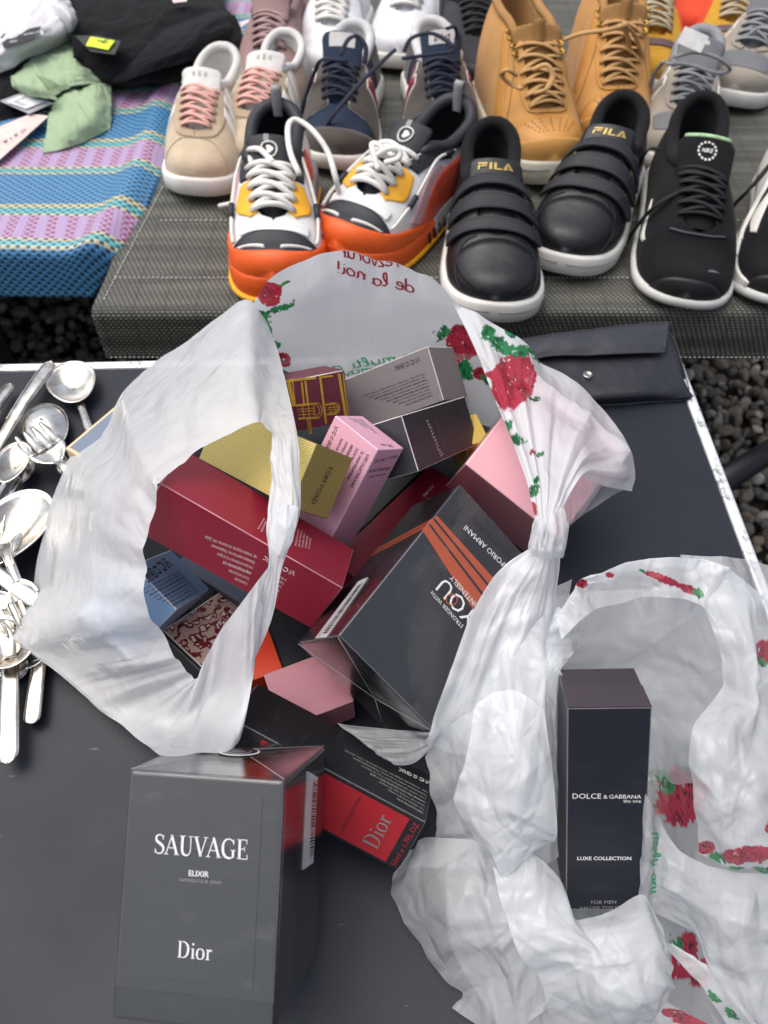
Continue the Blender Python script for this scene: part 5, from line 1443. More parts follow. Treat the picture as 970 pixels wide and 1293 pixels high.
child(film('lower_fold', [
    [(745, 1228, 50), (762, 1236, 54), (775, 1240, 50)], [(770, 1262, 46), (795, 1260, 54), (812, 1256, 48)], [(800, 1292, 40), (835, 1282, 48), (852, 1272, 42)], [(850, 1325, 30), (890, 1318, 36), (915, 1308, 30)]], 90, 60, wb, crumple=0.32, ncrease=45, wr=(4, 12), pleat=crum(13, .8, 6, 5), seed=61,
    prints=[(leaf, (768, 1238, 9, 5, .9, 70)), (leaf, (790, 1256, 20, 4, .6, 71)), (leaf, (818, 1272, 14, 4, .5, 72)), (rose, (855, 1282, 24, 8, 73, .3)), (rose, (880, 1295, 20, 9, 74, .3))], **K))
child(film('lower_fold', [
    [(838, 1192, 44), (856, 1196, 48), (880, 1214, 40)], [(868, 1222, 42), (892, 1222, 48), (912, 1240, 40)], [(898, 1258, 38), (925, 1258, 44), (940, 1276, 36)], [(930, 1310, 28), (965, 1312, 34), (985, 1320, 28)]], 90, 60, wf3, crumple=0.47, ncrease=39, wr=(4, 14), pleat=crum(15, .9, 5, 5), seed=63,
    prints=[(leaf, (902, 1256, 11, 5, .8, 75)), (leaf, (925, 1278, 13, 6, .6, 76))], **K))
# arch over the opening
child(film('rim', [
    [(698, 790, 120), (722, 758, 130), (745, 738, 135), (795, 722, 138), (850, 716, 140), (900, 724, 140), (945, 760, 130)],
    [(704, 775, 124), (726, 745, 134), (740, 730, 138), (794, 712, 144), (852, 706, 146), (910, 714, 144), (960, 745, 132)],
    [(712, 800, 122), (736, 776, 128), (764, 762, 130), (812, 752, 132), (858, 752, 134), (892, 764, 134), (918, 800, 128)]][::1], 50, 190, wf3, crumple=0.49, ncrease=69, wr=(3, 12), pleat=crum(17, .1, 7, 4), seed=65,
    prints=[(rose, (738, 736, 7, 6, 80, 0)), (rose, (771, 724, 6, 3, 81, .2)), (rose, (838, 731, 26, 5, 82, .35)), (rose, (868, 742, 12, 6, 83, .4)), (leaf, (880, 746, 8, 6, .4, 84)), (leaf, (812, 721, 5, 3, .3, 85))], **K))
child(film('side_fold', [
    [(706, 770, 124), (722, 782, 122), (738, 778, 118)], [(694, 800, 122), (712, 812, 116), (728, 808, 110)], [(690, 840, 116), (704, 846, 108), (716, 838, 100)]], 50, 40, wb, crumple=0.38, ncrease=24, wr=(3, 9), seed=66, **K))
child(film('inner_wall', [
    [(735, 770, 110), (775, 760, 115), (820, 752, 118), (868, 755, 120), (905, 775, 118)],
    [(730, 805, 85), (775, 800, 90), (820, 805, 92), (868, 812, 95), (908, 835, 95)],
    [(722, 845, 62), (775, 842, 66), (825, 850, 70), (868, 862, 72), (905, 890, 74)],
    [(720, 900, 40), (775, 900, 42), (825, 910, 46), (864, 925, 50), (893, 945, 52)],
    [(720, 975, 18), (775, 975, 18), (825, 975, 20), (858, 980, 24), (886, 985, 28)]], 140, 140, wf2, crumple=0.38, ncrease=84, wr=(6, 26), pleat=crum(19, 1.2, 5, 7), seed=67, skip=('dg',), **K))
child(film('crumpled_side', [
    [(868, 709, 138), (912, 713, 140), (960, 720, 132), (1010, 735, 120)],
    [(886, 748, 134), (925, 765, 136), (968, 775, 128), (1010, 780, 116)],
    [(905, 800, 126), (938, 830, 130), (972, 845, 124), (1010, 850, 112)],
    [(912, 865, 120), (940, 890, 126), (975, 905, 120), (1010, 910, 108)],
    [(882, 920, 118), (920, 945, 124), (965, 965, 120), (1010, 975, 106)],
    [(876, 975, 112), (915, 1005, 118), (962, 1025, 114), (1010, 1030, 102)],
    [(880, 1030, 100), (915, 1055, 108), (962, 1070, 106), (1010, 1075, 96)],
    [(886, 1072, 86), (920, 1088, 96), (962, 1098, 94), (1010, 1102, 86)]], 220, 130, wb, crumple=0.42, ncrease=135, wr=(5, 24), pleat=crum(21, 1.3, 5, 9), seed=69,
    prints=[(rose, (968, 824, 18, 16, 90, .5)), (leaf, (958, 836, 10, 6, .4, 91)), (rose, (975, 1040, 12, 14, 92, 0)), (rose, (893, 1066, 12, 8, 93, .2)), (leaf, (908, 1078, 14, 7, .3, 94)), (rose, (945, 1072, 32, 12, 95, -.1)), (leaf, (930, 1092, 14, 7, .2, 96)), (leaf, (960, 1094, 14, 5, 0, 97))], **K))
child(film('crumpled_side', [
    [(815, 1012, 56), (832, 1038, 62), (858, 1076, 66), (896, 1098, 76), (945, 1108, 84), (1010, 1106, 80)],
    [(812, 1062, 54), (832, 1076, 62), (860, 1100, 68), (896, 1122, 78), (945, 1138, 86), (1010, 1140, 80)],
    [(810, 1112, 46), (834, 1118, 56), (862, 1130, 64), (896, 1152, 76), (945, 1170, 84), (1010, 1175, 78)],
    [(812, 1142, 36), (842, 1148, 44), (872, 1164, 52), (898, 1200, 62), (945, 1220, 74), (1010, 1225, 70)],
    [(884, 1180, 40), (890, 1192, 42), (900, 1216, 46), (915, 1248, 52), (955, 1275, 60), (1010, 1280, 58)],
    [(905, 1230, 34), (914, 1246, 36), (930, 1272, 40), (950, 1300, 44), (980, 1325, 46), (1020, 1330, 46)]], 190, 170, wb, crumple=0.34, ncrease=105, wr=(6, 28), pleat=crum(23, .5, 4, 8), seed=71, **K))
child(write_on_film('crumpled_side71', None, 'multi ani', (822, 1056), (826, 1128), 13, pr_green, mirror=False, w=.13))
# ------------------------------------------------------------------ shoes
def surf_text(name, fn, txt, m, parent, u0, v0, du, dv, bold=False, geom=None, off=.0006):
    """print text on a surface fn(a, b) -> (point, normal); text x runs along a, y along b"""
    V, F = geom if geom else text_geom(txt, bold)
    w = V[:, 0].max()
    P, N = fn(u0 + V[:, 0] / w * du, v0 + V[:, 1] * dv)
    return mesh(name, P + N * off, F, m, parent)

class Shoe:
    def __init__(s, label, cat, group, toe, heel, heel_h, W, hs, top, phe, tv, mir=1, L=None, twist=0.0, base=None, sq=1.0, gx=(0, .10, .225, .49, .715, 1)):
        s.gx = gx
        a = at(*toe, ZB + .006); b = at(*heel, ZB + heel_h)
        d = (b - a)[:2]; s.L = L or float(np.hypot(*d)); yaw = math.atan2(d[1], d[0]) - math.pi / 2 + twist
        s.root = empty('shoe' if cat != 'boot' else 'boot', (a[0], a[1], ZT + ZB + .0025), yaw)
        meta(s.root, label, cat, group)
        s.W, s.hs_c, s.top_c, s.phe_c, s.tv, s.mir = W * 1.06, hs, top, phe, tv, mir
        s.base = base or [(0, .80), (.1, .90), (.22, .99), (.30, 1.0), (.42, .93), (.58, .80), (.75, .76), (.9, .78), (1, .76)]
        s.sq = sq
    def w(s, t):
        t = np.clip(t, 0, 1)
        cap = (1 - (1 - np.clip(t / .20, 0, 1)) ** 2.3) ** (1 / 2.3) * (1 - (1 - np.clip((1 - t) / .13, 0, 1)) ** 2.2) ** (1 / 2.2)
        return s.W / 2 * smooth_interp(s.base, t) * cap
    def cx(s, t): return s.mir * .010 * np.cos(np.clip(t, 0, 1) * np.pi * 1.15) * (1 if s.L > .2 else .7)
    def hs(s, t): return smooth_interp(s.hs_c, t)
    def top(s, t): return smooth_interp(s.top_c, t)
    def phe(s, t): return interp(s.phe_c, t)
    def lift(s, t): return .010 * np.clip(1 - t / .22, 0, 1) ** 2
    def g(s, t): return np.interp(t, [0, .12, .30, .56, .75, 1], s.gx)
    def raw(s, t, q):
        t = np.clip(np.asarray(t, float), 0, 1); q = np.asarray(q, float)
        al = (1 - np.abs(q)) * np.pi / 2
        T = s.top(t); t = s.g(t); w = s.w(t); h = s.hs(t) - .004
        x = s.cx(t) + np.sign(q) * w * np.cos(al) ** .80
        x = np.where(q == 0, s.cx(t), x)
        z = h + (T - h) * np.sin(al) ** .82 + s.lift(t)
        return np.stack([x, t * s.L, z], -1)
    def S(s, t, q, off=0.0):
        t, q = np.broadcast_arrays(np.asarray(t, float), np.asarray(q, float))
        P = s.raw(t, q)
        e = .004; tt = np.clip(t, .012, .985); qq = np.clip(q, -.985, .985); sg = np.where(np.abs(qq) < .01, .01, qq)
        dt = s.raw(tt + e, sg) - s.raw(tt - e, sg); dq = s.raw(tt, np.clip(sg + e, -1, 1)) - s.raw(tt, sg - e)
        N = np.cross(dq, dt); N /= np.linalg.norm(N, axis=-1)[..., None] + 1e-12
        N = np.where(N[..., 2:] < -.3, -N, N)
        k = np.exp(-(t / .03) ** 2)[..., None]; N = N * (1 - k) + np.array((0, -.92, .38)) * k; N /= np.linalg.norm(N, axis=-1)[..., None] + 1e-12
        return P + N * np.asarray(off)[..., None] if np.ndim(off) else P + N * off, N
    def sole(s, m, name='sole', grow=.0035, band=None, lo=0.0, hi=1.0, inset=.0, t0=0.0):
        n = 90; k = np.linspace(0, 2 * np.pi, n, endpoint=False)
        t = np.maximum((1 - np.cos(k)) / 2, t0); sd_ = np.where(np.sin(k) >= 0, 1, -1)
        rings = []
        for f, g_ in ((0, -.004), (.03, -.0005), (.12, .0012), (.5, .0022), (.88, .0012), (.97, -.0003), (1, -.003)):
            f2 = lo + (hi - lo) * f
            w = s.w(t) + grow + g_ - inset; y = (t - .5) * (s.L + 2 * (grow + g_ - inset)) + s.L / 2
            w = np.where((t < .001) | (t > .999), 0, w)
            z = s.hs(t) * f2 + s.lift(t)
            rings.append(np.stack([s.cx(t) + sd_ * w, y, z], -1))
        c0 = rings[0].copy(); c0[:, 0] = s.cx(t); c1 = rings[-1].copy(); c1[:, 0] = s.cx(t)
        mb = MB(); mb.grid(np.array([c0] + rings + [c1]), closed_v=True)
        return mb.build(name, m, s.root)
    def upper(s, m, name='upper', off=0.0):
        nt, nq = 90, 26
        t = (1 - np.cos(np.linspace(0, np.pi, nt))) / 2
        V = []; F = []
        for sd_ in (1, -1):
            ph = s.phe(t)[:, None] * np.linspace(0, 1, nq)[None]
            P, _ = s.S(np.repeat(t[:, None], nq, 1), sd_ * (1 - ph) + (0 if True else 0), off)
            n0 = len(V); V += P.reshape(-1, 3).tolist()
            for i in range(nt - 1):
                for j in range(nq - 1):
                    a = n0 + i * nq + j; q = (a, a + nq, a + nq + 1, a + 1)
                    F.append(q if sd_ > 0 else q[::-1])
        o = mesh(name, V, F, m, s.root, True)
        bm = bmesh.new(); bm.from_mesh(o.data); bmesh.ops.remove_doubles(bm, verts=bm.verts, dist=.0004); bmesh.ops.recalc_face_normals(bm, faces=bm.faces); bm.to_mesh(o.data); bm.free()
        o.data.polygons.foreach_set('use_smooth', np.ones(len(o.data.polygons), bool))
        return o
    def edge(s, t, sd_, off=0.0): return s.S(t, sd_ * (1 - s.phe(t)), off)[0]
    def lining(s, m, name='lining'):
        n = 60; t = np.concatenate([np.linspace(s.tv + .01, .95, 44), 1 - .05 * np.linspace(1, 0, 17)[1:] ** 2])
        V = MB()
        for sd_ in (1, -1):
            e = s.edge(t, sd_); c = s.cx(t)[:, None]
            def ring(k, dz): 
                r = e.copy(); r[:, 0] = c[:, 0] + (e[:, 0] - c[:, 0]) * k; r[:, 2] = np.maximum(r[:, 2] + dz, s.hs(t) + .008); 
                r[:, 1] = s.L / 2 + (r[:, 1] - s.L / 2) * (1 - (1 - k) * .12); return r
            fl = e.copy(); fl[:, 0] = c[:, 0]; fl[:, 2] = s.hs(t) + .008
            V.grid(np.array([e, ring(.90, .001), ring(.84, -.012), ring(.84, -.05), fl]), flip=sd_ < 0)
        return V.build(name, m, s.root)
    def collar(s, m, t0=.56, r=.0055, name='collar', flat=1.0):
        t = np.concatenate([np.linspace(t0, .9, 16), np.linspace(.92, .998, 10)])
        a = s.edge(t, 1); b = s.edge(t, -1)[::-1]
        p = np.vstack([a, b]); rr = np.full(len(p), r); rr[0] = rr[-1] = r * .4; rr[1] = rr[-2] = r * .75
        mb = MB(); mb.tube(p, rr, 10, flat); return mb.build(name, m, s.root)
    def panel(s, name, A, B, m, off=.0012, n=26, k=10, edge=True):
        """overlay between two curves given as (t, q) points"""
        A = spline(A, n) if len(A) > 2 else np.linspace(A[0], A[1], n); B = spline(B, n) if len(B) > 2 else np.linspace(B[0], B[1], n)
        tip = A[:, 0].max() < .015; f = (np.linspace(0, 1, k) ** (1.6 if tip else 1))[:, None, None]
        G = A[None] * (1 - f) + B[None] * f
        P, N = s.S(G[..., 0], np.clip(G[..., 1], -1, 1), off)
        Pd = P - N * (off + .0008)
        full = np.concatenate([P[:1] if tip else Pd[:1], P, Pd[-1:]]); l = np.concatenate([Pd[:1], Pd, Pd[-1:]])
        full = np.concatenate([l[:, :1], full, l[:, -1:]], 1)
        mb = MB(); mb.grid(full); return mb.build(name, m, s.root)
    def band_q(s, name, f1, f2, qa, qb, m, off=.0012, n=40, k=10):
        q = np.linspace(qa, qb, 13)
        return s.panel(name, [(f1(x), x) for x in q], [(f2(x), x) for x in q], m, off, n, k)
    def seam(s, pts, m, r=.0006, name='seam', n=30, off=.0006):
        p = spline(pts, n); P, _ = s.S(p[:, 0], p[:, 1], off); mb = MB(); mb.tube(P, r, 5); return mb.build(name, m, s.root)
    def tongue_fn(s, a, b):
        """a -1..1 across, b 0..1 from the vamp to the tip"""
        a = np.asarray(a, float); b = np.asarray(b, float)
        P = spline(s.tg, 41); i = np.clip(b, 0, 1.0) * 40; i0 = np.minimum(i.astype(int), 39); f = (i - i0)[..., None]
        c = P[i0] * (1 - f) + P[i0 + 1] * f
        hw_ = np.interp(b, [0, .5, 1], s.tgw)
        T = P[np.minimum(i0 + 1, 40)] - P[i0]; T /= np.linalg.norm(T, axis=-1)[..., None] + 1e-9
        Nn = np.stack([np.zeros_like(T[..., 0]), -T[..., 1], T[..., 0]], -1)      # (y, z) tangent turned
        tx = s.cx(s.g(c[..., 0]))
        x = tx + a * hw_ * (1 - .18 * np.clip((b - .86) / .14, 0, 1) ** 2)
        drop = .0075 * np.abs(a) ** 2.2
        P3 = np.stack([x, s.g(c[..., 0]) * s.L, c[..., 1]], -1)
        N3 = np.stack([a * .35, -np.abs(T[..., 1]), np.abs(T[..., 0]) * 1.0], -1); N3 /= np.linalg.norm(N3, axis=-1)[..., None]
        return P3 - np.stack([0 * drop, -drop * .6, drop * .8], -1), N3
    def tongue(s, m, pts, widths=(.020, .026, .030), thick=.006, name='tongue'):
        """pts: (t, z) along the middle"""
        s.tg = np.array(pts, float); s.tgw = widths
        nb, na = 44, 17
        b, a = np.meshgrid(np.linspace(0, 1, nb), np.linspace(-1, 1, na), indexing='ij')
        P, N = s.tongue_fn(a, b); th = thick * (1 - .5 * np.abs(a) ** 3) * np.minimum(1, (1 - b) * 8 + .35)
        Q = P - N * th[..., None]
        loop = np.concatenate([P, Q[:, ::-1]], 1)
        mb = MB(); mb.grid(loop, closed_v=True); n0 = loop.shape[1]; k = (nb - 1) * n0
        for j in range(na - 1): mb.f.append((k + j, k + j + 1, k + n0 - 2 - j, k + n0 - 1 - j))
        return mb.build(name, m, s.root)
    def lace(s, m, t0, t1, rows, r=.0028, flat=.5, q_out=.05, rise=.006, cross=True, loose=(), name='laces', seed=1):
        rng = random.Random(seed); mb = MB(); ts = np.linspace(t0, t1, rows)
        def arc(pa, pb, h):
            u = np.linspace(0, 1, 11)[:, None]; p = pa * (1 - u) + pb * u
            p[:, 2] += h * np.sin(np.pi * u[:, 0]) ** .7; p[:, 1] += rng.uniform(-.002, .002) * np.sin(np.pi * u[:, 0]); return p
        for i, t in enumerate(ts):
            L_, R_ = [s.S(t, sd_ * (1 - s.phe(t) + q_out), .0022)[0] for sd_ in (-1, 1)]
            if i == 0 or not cross: mb.tube(arc(L_, R_, rise), r, 7, flat)
            if cross and i + 1 < rows:
                t2 = ts[i + 1]; L2, R2 = [s.S(t2, sd_ * (1 - s.phe(t2) + q_out), .0022)[0] for sd_ in (-1, 1)]
                mb.tube(arc(L_, R2, rise + .0012), r, 7, flat); mb.tube(arc(R_, L2, rise + .0042), r, 7, flat)
        for pts in loose:
            m2 = MB(); m2.tube(spline(pts, 30), r, 7, max(flat, .6)); m2.build('lace_end', m, s.root)
        return mb.build(name, m, s.root)
    def eyelets(s, m, t0, t1, rows, q_out=.05, r=.0024):
        mb = MB(); 
        for t in np.linspace(t0, t1, rows):
            for sd_ in (-1, 1):
                p, N = s.S(t, sd_ * (1 - s.phe(t) + q_out), .0012); mb.tube([p, p + N * .0006], r, 8)
        o = mb.build('eyelets', m, s.root, False); return o
    def strap(s, name, t0, t1, q0, q1, m, off=.004, slant=0.0, tip=.3):
        """flat strap over the instep with a rounded free end at q1"""
        n = 34; q = np.linspace(q0, q1, n); f = np.clip((q - q0) / (q1 - q0), 0, 1)
        tm = (t0 + t1) / 2 + slant * (f - .5); hw_ = (t1 - t0) / 2 * np.sqrt(np.clip(1 - np.clip((f - .90) / .10, 0, 1) ** 2, .03, 1))
        k = 7; v = np.linspace(-1, 1, k); edge_ = np.sqrt(np.clip(1 - np.abs(v) ** 6, 0, 1))
        T_ = tm[:, None] + hw_[:, None] * v[None]; Q_ = np.repeat(q[:, None], k, 1)
        P, N = s.S(T_, Q_, off + .0018)
        B_, _ = s.S(T_, Q_, off - .0016)
        mb = MB(); mb.grid(P)
        for a_, b_ in ((P[:, 0], B_[:, 0]), (P[:, -1], B_[:, -1]), (P[0], B_[0]), (P[-1], B_[-1])): mb.grid(np.stack([a_, b_]))
        o = mb.build(name, m, s.root)
        st_ = mat('stitch_dark_grey', (70, 72, 78), .7)
        for kk in (.80, -.80):
            Ps, Ns = s.S(tm + hw_ * kk * .98, q, off + .0020); m3 = MB(); m3.tube(Ps[1:-1], .0004, 4); m3.build('stitch_line', st_, o)
        return o
    def local(s, px, py, z):
        """photo pixel at height z over the table top -> shoe coordinates"""
        p = at(px, py, z) - np.array(s.root.location); c_, s_ = math.cos(-s.root.rotation_euler.z), math.sin(-s.root.rotation_euler.z)
        return np.array((p[0] * c_ - p[1] * s_, p[0] * s_ + p[1] * c_, p[2]))
    def tab(s, m, w=.007, h=.024, t=.985, lean=.006, name='pull_tab'):
        """loop at the heel"""
        z = s.edge(np.array([.99]), 1)[0, 2]; y = s.L * t; c_ = float(s.cx(np.array(1.0)))
        mb = MB(); u = np.linspace(0, 1, 14)
        prof = [(y + .004 - lean * 0, z - .012), (y + .004, z + h * .7), (y + .001, z + h), (y - .005, z + h * .96), (y - .006, z + h * .6), (y - .005, z - .01)]
        p = spline(prof, 18); g_ = np.stack([np.stack([np.full(18, c_ + k), p[:, 0], p[:, 1]], -1) for k in (-w, w)], 1)
        g2 = g_.copy(); g2[:, :, 1] += .0012
        mb.grid(np.concatenate([g_, g2[:, ::-1]], 1), closed_v=True); return mb.build(name, m, s.root)

SN_HS = [(0, .024), (.3, .024), (.7, .029), (1, .031)]
SN_TOP = [(0, .030), (.015, .038), (.05, .047), (.12, .055), (.22, .063), (.33, .076), (.5, .098), (.6, .102), (.75, .092), (.9, .096), (1, .106)]
SN_PHE = [(0, 1), (.285, 1), (.30, .90), (.33, .83), (.5, .79), (.57, .70), (.68, .60), (.85, .58), (.95, .60), (1, .63)]
white_s = mat('rubber_white', (226, 224, 218), .6, var=.05); white_l = mat('lace_white', (228, 226, 220), .75)
black_l = mat('lace_black', (26, 26, 30), .8); lin_blk = fabric('lining_black', (22, 22, 26), (12, 12, 14)); lin_wht = fabric('lining_white', (222, 220, 216), (200, 198, 194), 700)

# 1 -- beige suede pair with pink laces
suede = mat('suede_beige', (198, 180, 154), .9, var=.1, vscale=40, bump=.0004, bscale=900, spec=.2, sheen=.3)
suede2 = mat('suede_beige_dark', (186, 166, 140), .9, var=.1, vscale=40, bump=.0004, bscale=900, spec=.2, sheen=.3)
pink_l = mat('lace_pink', (224, 172, 160), .8, bump=.0003, bscale=1500)
leath_w = mat('leather_white', (224, 222, 216), .5, bump=.0002)
def beige(label, toe, heel, mir, seed):
    s = Shoe(label, 'sneaker', 'pair of beige suede sneakers', toe, heel, .078, .100, [(0, .026), (.5, .024), (1, .026)], SN_TOP, SN_PHE, .30, mir, L=.25)
    so = s.sole(white_s); s.upper(suede); s.lining(lin_wht); s.collar(lin_wht, r=.006)
    s.panel('heel_counter', [(.80, .95), (.80, .4)], [(1.0, .95), (1.0, .35)], leath_w); 
    for sd_ in (1, -1):
        s.panel('eyestay', [(.24, .0 if sd_ > 0 else -.0), (.27, sd_ * .25), (.36, sd_ * .40), (.54, sd_ * .50)], [(.285, 0), (.295, sd_ * .12), (.36, sd_ * .18), (.55, sd_ * .24)], suede2, .0016)
        for k in range(3): s.panel('side_stripe', [(.34 + k * .085, sd_ * .94), (.41 + k * .085, sd_ * .40)], [(.385 + k * .085, sd_ * .94), (.455 + k * .085, sd_ * .40)], leath_w, .0022)
        s.seam([(.10, sd_ * .95), (.17, sd_ * .55), (.235, sd_ * .22), (.24, 0)], suede2)
    s.tongue(leath_w, [(.29, .064), (.40, .080), (.50, .094), (.56, .106), (.60, .116)], (.016, .026, .029), .007)
    mb = mat('mark_silver', (176, 172, 166), .6)
    for k in range(3): surf_text('tongue_mark', s.tongue_fn, 'I', mb, s.root, -.40 + k * .3, .80, .14, .09 + .02 * (k % 2), bold=True)
    s.lace(pink_l, .315, .52, 6, .0034, .45, .06, .007, True, seed=seed)
    return s
beige('beige suede sneaker with pink laces, beside the plaid mat, its whole toe in view', (238, 251), (290, 80), 1, 1)
beige('beige suede sneaker with pink laces, standing behind the white and orange shoe', (322, 226), (352, 64), -1, 2)

# 2 -- white, orange and black runners
p_wht = mat('mesh_white', (232, 232, 232), .55, bump=.0003, bscale=1800, var=.04); p_org = mat('rubber_orange', (238, 96, 30), .5, var=.05)
p_blk = mat('synthetic_black', (34, 35, 42), .55, bump=.0002); p_yel = mat('synthetic_yellow', (246, 176, 36), .55); p_cor = mat('synthetic_coral', (226, 92, 66), .5); p_gry = mat('rubber_grey', (150, 150, 152), .6); p_pnk = mat('mesh_pink_grey', (206, 160, 164), .6)
def runner(label, toe, heel, mir, seed):
    s = Shoe(label, 'sneaker', 'pair of chunky white and orange runners', toe, heel, .092, .106, [(0, .036), (.25, .034), (.6, .036), (1, .044)],
             [(0, .042), (.015, .052), (.05, .061), (.12, .066), (.22, .074), (.33, .088), (.5, .110), (.6, .116), (.75, .104), (.9, .110), (1, .120)], SN_PHE, .30, mir, L=.27)
    s.sole(p_org); s.sole(p_gry, 'heel_sole', .0048, t0=.46); s.sole(p_yel, 'heel_wedge', .0062, lo=0, hi=.22)
    s.upper(p_wht); s.lining(lin_blk, 'lining'); s.collar(p_blk, r=.0085)
    s.band_q('toe_wrap', lambda q: .0, lambda q: .06 + .44 * abs(q) ** 3.2, -1, 1, p_org, .0042, 60, 10)
    s.band_q('toe_panel', lambda q: .045 + .10 * abs(q) ** 2, lambda q: .225 - .05 * abs(q), -.80, .80, p_blk, .0030)
    for sd_ in (1, -1):
        s.panel('logo_strip', [(.105 + .03, sd_ * .56), (.075, sd_ * .10)], [(.120 + .032, sd_ * .60), (.090, sd_ * .10)], white_s, .0052, 14, 4)
        s.panel('eyestay', [(.315, sd_ * .15), (.36, sd_ * .20), (.45, sd_ * .22)], [(.30, sd_ * .26), (.36, sd_ * .50), (.455, sd_ * .42)], p_yel, .0022)
        s.panel('ankle_panel', [(.46, sd_ * .22), (.58, sd_ * .32), (.70, sd_ * .40)], [(.48, sd_ * .44), (.60, sd_ * .52), (.72, sd_ * .58)], p_blk, .0022)
        s.panel('side_panel', [(.42, sd_ * .92), (.55, sd_ * .70), (.82, sd_ * .62)], [(.44, sd_ * .99), (.60, sd_ * .99), (.84, sd_ * .99)], p_cor, .0026)
        s.panel('side_panel', [(.34, sd_ * .80), (.50, sd_ * .62), (.62, sd_ * .58)], [(.40, sd_ * .92), (.54, sd_ * .72), (.66, sd_ * .66)], p_pnk, .0024)
        mb = MB(); p = spline([(.20, sd_ * .62), (.32, sd_ * .60), (.46, sd_ * .56), (.60, sd_ * .50), (.74, sd_ * .50)], 30); P, _ = s.S(p[:, 0], p[:, 1], .005); mb.tube(P, .0020, 7); mb.build('side_cord', white_s, s.root)
        mb = MB(); P, _ = s.S(p[9:13, 0], p[9:13, 1], .005); mb.tube(P, .0036, 8); mb.build('cord_clip', p_blk, s.root)
        mb = MB(); P, _ = s.S(p[25:29, 0], p[25:29, 1], .005); mb.tube(P, .0036, 8); mb.build('cord_clip', p_blk, s.root)
    s.band_q('vamp_band', lambda q: .215, lambda q: .27, -.46, .46, p_wht, .0036)
    for k, sd_ in ((0, 1), (1, -1)):
        for j in range(6):
            tt = .40 + j * .05; wv = float(s.w(np.array(tt)) + .0062)
            mb = MB(); mb.box((float(s.cx(np.array(tt))) + sd_ * wv, tt * s.L, .016), (.0016, .004, .018), np.array(Matrix.Rotation(.35 * sd_, 3, 'X'))); mb.build('tread_groove', p_blk, s.root, False)
    s.tongue(p_blk, [(.29, .076), (.40, .092), (.50, .106), (.58, .122), (.62, .132)], (.014, .024, .029), .008)
    s.panel('tongue_stripe', [(.30, .0), (.44, .0)], [(.30, .03), (.44, .03)], p_gry, .001) if 0 else None
    th = np.linspace(0, 2 * np.pi, 25)
    P, N = s.tongue_fn(.34 * np.cos(th), .74 + .10 * np.sin(th)); mb = MB(); mb.tube(P + N * .0012, .0011, 6, closed=False); mb.build('round_badge', white_s, s.root)
    th = np.linspace(0, 2 * np.pi, 18, endpoint=False); P, N = s.tongue_fn(.15 * np.cos(th) * (1 + .3 * np.cos(3 * th)), .74 + .05 * np.sin(th)); mesh('badge_mark', P + N * .0008, [tuple(range(18))], white_s, s.root)
    b_, a_ = np.meshgrid(np.linspace(.86, .99, 6), np.linspace(-.22, .02, 4), indexing='ij'); P, N = s.tongue_fn(a_, b_); mb = MB(); mb.grid(P + N * .0012); mb.build('tongue_loop', p_gry, s.root)
    return s
s = runner('white, orange and black chunky runner with one lace looped over its side', (340, 386), (362, 150), 1, 3)
s.tab(p_gry, .006, .026)
E1 = [s.local(335, 226, .012), s.local(320, 232, .016), s.local(312, 240, .008)]
s.lace(white_l, .325, .52, 5, .0036, .9, .07, .010, True, seed=3, loose=[
    [s.local(378, 220, .022), s.local(366, 190, .030), s.local(364, 160, .034), s.local(374, 151, .036), s.local(395, 165, .030), s.local(414, 192, .016), s.local(424, 225, .0), s.local(430, 250, -.03)],
    [s.local(345, 205, .022), s.local(330, 190, .026), s.local(318, 188, .022), s.local(314, 192, .014), s.local(318, 206, .012)],
    [s.local(312, 246, -.02), s.local(296, 256, -.055), s.local(278, 260, -.092)]])
surf_text('lettering', lambda a, b: s.S(a, b, .0056), 'RS-X SPORTS', p_blk, s.root, .155, .54, -.058, -.0) if 0 else None
s = runner('white, orange and black chunky runner showing its orange side, beside a strap shoe', (437, 350), (556, 158), -1, 4)
s.tab(p_gry, .006, .026)
s.lace(white_l, .325, .52, 5, .0036, .9, .07, .010, True, seed=4, loose=[
    [s.local(478, 215, .020), s.local(472, 195, .030), s.local(470, 182, .034), s.local(480, 184, .034), s.local(488, 198, .026), s.local(498, 196, .022)],
    [s.local(470, 200, .026), s.local(490, 188, .036), s.local(504, 190, .034), s.local(503, 200, .028), s.local(486, 206, .026)]])

# 3 -- black strap shoes
f_blk = mat('leather_black', (24, 25, 29), .46, coat=.04, bump=.0008, bscale=260); f_str = mat('strap_black', (30, 32, 38), .62, bump=.0003, bscale=900); f_gold = mat('print_gold', (186, 160, 92), .4, metal=.4)
f_toe = mat('leather_black_smooth', (20, 21, 26), .44, coat=.03, bump=.0012, bscale=90)
def logo_f(s, fn, u0, v0, du, dv):
    V = []; F = []
    def bar(q): F.append(tuple(len(V) + i for i in range(len(q)))); V.extend(q)
    bar([(0, 1), (.95, 1), (.90, .80), (-.02, .80)]); bar([(.30, .62), (.88, .62), (.84, .44), (.27, .44)]); bar([(0, .62), (.24, .62), (.12, 0), (-.06, 0)])
    bar([(1.15, 1), (1.40, 1), (1.36, 0), (1.11, 0)]); bar([(1.62, 1), (1.87, 1), (1.85, .20), (1.60, .20)]); bar([(1.60, .18), (2.40, .18), (2.40, 0), (1.59, 0)])
    bar([(2.50, 0), (2.76, 0), (3.02, .62), (2.95, 1)]); bar([(2.97, 1), (3.05, .62), (3.30, 0), (3.55, 0), (3.12, 1)]); bar([(2.82, .22), (3.22, .22), (3.24, .08), (2.80, .08)])
    V = np.array(V); return surf_text('lettering', fn, '', f_gold, s.root, u0, v0, du, dv, geom=(V - (V[:, 0].min(), 0), F), off=.0012)
